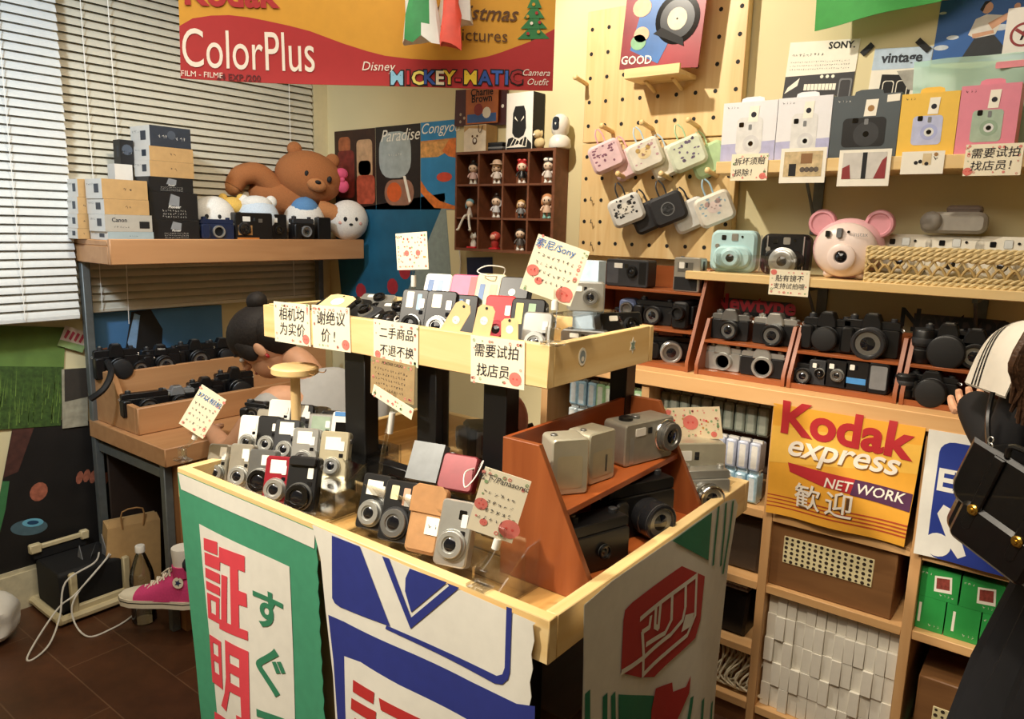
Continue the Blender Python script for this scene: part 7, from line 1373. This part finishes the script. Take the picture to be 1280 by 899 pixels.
# --- the standing person at the right edge, seen from behind
PX0 = V((.12, 1.50, 0)); OFF = T(PX0).inverted()
r = thing('person', 'standing person in black with a white striped sailor collar and long brown hair', 'person', T(PX0))
def PDd(x, y, D): return V((0, 0, EYE))+ray(x, y)*D
hd = V((.16, 1.60, 1.50)); ne = V((.145, 1.54, 1.375)); ch = V((.125, 1.51, 1.20)); pv = V((.12, 1.50, .92))
sl = V((-.015, 1.50, 1.29)); el = V((-.055, 1.50, 1.07)); wl_ = PDd(1228, 520, 1.40); sr = V((.29, 1.56, 1.29)); er = V((.36, 1.60, 1.05)); wr = V((.30, 1.78, 1.02))
b = MB(OFF); P = [(*pv, (.14, .11)), (*ch, (.135, .10)), (*ne, .052), (*(hd+V((0, -.01, -.06))), .055), (*sl, .056), (*el, .042), (*wl_, .027), (*sr, .056), (*er, .042), (*wr, .027),
     (*(pv+V((-.08, 0, -.08))), .09), (.05, 1.51, .50), (.05, 1.50, .09), (*(pv+V((.08, 0, -.08))), .09), (.20, 1.53, .50), (.20, 1.53, .09)]
P = [p if len(p) == 4 else (*p, .058 if p[2] > .3 else .038) for p in P]
vs, fs = skin_geo(P, [(0, 1), (1, 2), (2, 3), (1, 4), (4, 5), (5, 6), (1, 7), (7, 8), (8, 9), (0, 10), (10, 11), (11, 12), (0, 13), (13, 14), (14, 15)]); b.add(vs, fs, SKN)
HM = frame(hd, (.1, .9, -.5), (.0, .35, .9)); hb_ = MB(); head(hb_, HM, SKN); base = len(b.f); b.add(hb_.v, hb_.f, SKN)
for i, k in enumerate(hb_.fm): b.fm[base+i] = b.mi(hb_.mats[k])
hand(b, wl_, (-.3, .9, -.1), (.2, 0, -1), SKN, .6); hand(b, wr, (-.2, .9, -.1), (0, 0, -1), SKN, .5); b.build('body', r)
for x, y in ((.05, 1.52), (.20, 1.55)):
    q = MB(OFF @ T(x, y, 0)); q.ell((0, .07, .045), (.042, .115, .05), BLACK, 16, 10); q.box((-.042, -.04, 0), (.042, .17, .018), BLACK, .006); q.build('shoe', r)
b = MB(OFF); P = [(*(pv+V((0, 0, .0))), (.165, .135)), (*(ch+V((0, 0, -.08))), (.17, .13)), (*(ch+V((0, 0, .06))), (.16, .12)), (*(ne+V((0, 0, -.06))), .07), (*sl, .075), (*((sl+el)/2), .066), (*el, .058), (*(el*.3+wl_*.7), .046), (*(el*-.4+wl_*1.4), .034), (*sr, .075), (*er, .06), (*(er*.2+wr*.8), .05)]
vs, fs = skin_geo(P, [(0, 1), (1, 2), (2, 3), (2, 4), (4, 5), (5, 6), (6, 7), (7, 8), (2, 9), (9, 10), (10, 11)], 1); b.add(vs, fs, DARKC); b.build('black_top', r)
b = MB(OFF); n = 96; prof = [(.155, .98), (.175, .88), (.215, .70), (.245, .48), (.275, .25)]; vs = []
for rr, z in prof: vs += [(.165+(rr+(.014 if z < .95 else .003)*cos(24*2*pi*i/n)*(1.3-z))*cos(2*pi*i/n)*1.08, 1.50+(rr*.92+.014*cos(24*2*pi*i/n)*(1.3-z))*sin(2*pi*i/n), z) for i in range(n)]
b.add(vs, [(j*n+(i+1) % n, j*n+i, j*n+n+i, j*n+n+(i+1) % n) for j in range(len(prof)-1) for i in range(n)], DARKC); b.build('pleated_skirt', r)
# sailor collar: a curved sheet over the shoulder, three stripes along its outer edge
A_, B_, C_, D_ = PDd(1206, 478, 1.34), PDd(1256, 496, 1.20), PDd(1330, 405, 1.18), PDd(1263, 410, 1.36)
def cpt(u, v): p = (A_*(1-u)+B_*u)*(1-v)+(D_*(1-u)+C_*u)*v; return p+V((-.25, -.45, .85)).normalized()*.045*sin(pi*min(1, v*1.0)*.9)*(.6+.4*sin(pi*u))
def sheet(u0, u1, off, m, b, nu=14, nv=12):
    up_ = V((-.25, -.5, .8)).normalized(); vs = [cpt(u0+(u1-u0)*i/nu, j/nv)+up_*off for j in range(nv+1) for i in range(nu+1)]
    b.add(vs, [(j*(nu+1)+i, j*(nu+1)+i+1, (j+1)*(nu+1)+i+1, (j+1)*(nu+1)+i) for j in range(nv) for i in range(nu)], m)
b = MB(OFF); CW = mat('#e6e1d6', .75, var=.03); sheet(0, 1, 0, CW, b); sheet(0, 1, -.004, CW, b); p = b.build('sailor_collar', r, sharp=60)
b = MB(OFF)
for u in (.17, .25, .33): sheet(u, u+.035, .0015, BLACKM, b, 1)
b.build('collar_stripes', p)
b = MB(OFF @ HM); b.ell((0, .025, .03), (.088, .098, .10), HAIRB, 26, 16); b.build('hair', r)
b = MB(OFF); rn = random.Random(4)
for k in range(38):
    t = k/37; s0 = hd+V((-.075+.13*t, -.06-.02*sin(pi*t), .02)); e = PDd(1262+50*t+rn.random()*6, 500+36*rn.random(), 1.16+.02*rn.random()); m_ = PDd(1272+45*t, 440, 1.13)
    b.tube([s0, (s0+m_)/2+V((-.01, -.035, .03)), m_, (m_*.4+e*.6)+V((rn.random()*.01, 0, 0)), e], lambda t: .011*(1-.75*t), HAIRB, 6, 4)
b.build('long_hair', r)
# --- the black backpack on the person's back
LEA = mat('#131314', .32, var=.15, scale=50, bump=.08, coat=.25); GLD = mat('#c9a24a', .25, .9); STI = mat('#4a4640', .6)
cb = PDd(1268, 640, 1.13); r = thing('backpack', 'black leather backpack with two gold clasps carried by the standing person', 'backpack', T(cb) @ rotz(R(-30)) @ roty(R(17)) @ Mx.Scale(.69, 4))
b = MB(); b.prism(rrect(-.125, -.135, .135, .105, .03, 6), -.02, .09, LEA, .018); b.build('bag_body', r)
b = MB(); b.prism(rrect(-.09, -.125, .10, -.02, .02, 5), -.045, -.015, LEA, .010); p = b.build('front_pocket', r)
b = MB(); b.prism([(-.133, .115), (-.135, -.005), (-.12, -.035), (-.09, -.045), (.10, -.045), (.13, -.035), (.145, -.005), (.143, .115)], -.036, -.020, LEA, .008); p = b.build('flap', r)
q = MB(); q.tube([(-.126, .0, 0), (-.126, 0, 0)], .001, STI) if False else None
q.tube([(-.124, -.0365, .10), (-.125, -.0365, .0), (-.112, -.0365, -.028), (-.085, -.0365, -.037), (.095, -.0365, -.037), (.122, -.0365, -.028), (.135, -.0365, .0), (.133, -.0365, .10)], .0012, STI, 5, 3); q.build('stitching', p)
for x in (-.055, .055):
    b = MB(); b.prism([(x-.013, .11), (x-.013, -.075), (x-.006, -.085), (x+.006, -.085), (x+.013, -.075), (x+.013, .11)], -.046, -.036, LEA, .003); sp = b.build('closure_strap', r)
    b = MB(); b.lathe([(.012, 0), (.013, .003), (.010, .006), (.005, .006), (.004, .010), (0, .010)], GLD, 20, T(x, -.046, -.03) @ FRONT); b.build('gold_clasp', sp)
b = MB(); b.tube([(-.05, -.03, .115), (-.045, -.03, .145), (.05, -.03, .148), (.06, -.03, .115)], .007, LEA, 8, 4); b.build('carry_handle', r)
b = MB(); M_ = r.matrix_world.inverted(); b.tube([M_ @ PDd(1243, 588, 1.13), M_ @ PDd(1236, 555, 1.17), M_ @ PDd(1235, 520, 1.20), M_ @ PDd(1241, 490, 1.20)], .006, LEA, 6, 4); b.build('shoulder_strap', r)
b = MB()
for k in range(3): p_ = M_ @ PDd(1238+k, 566-8*k, 1.15); b.tube([p_+V((.006*cos(2*pi*i/10), -.004, .008*sin(2*pi*i/10))) for i in range(11)], .0015, SILV, 5)
b.build('metal_hook', r)
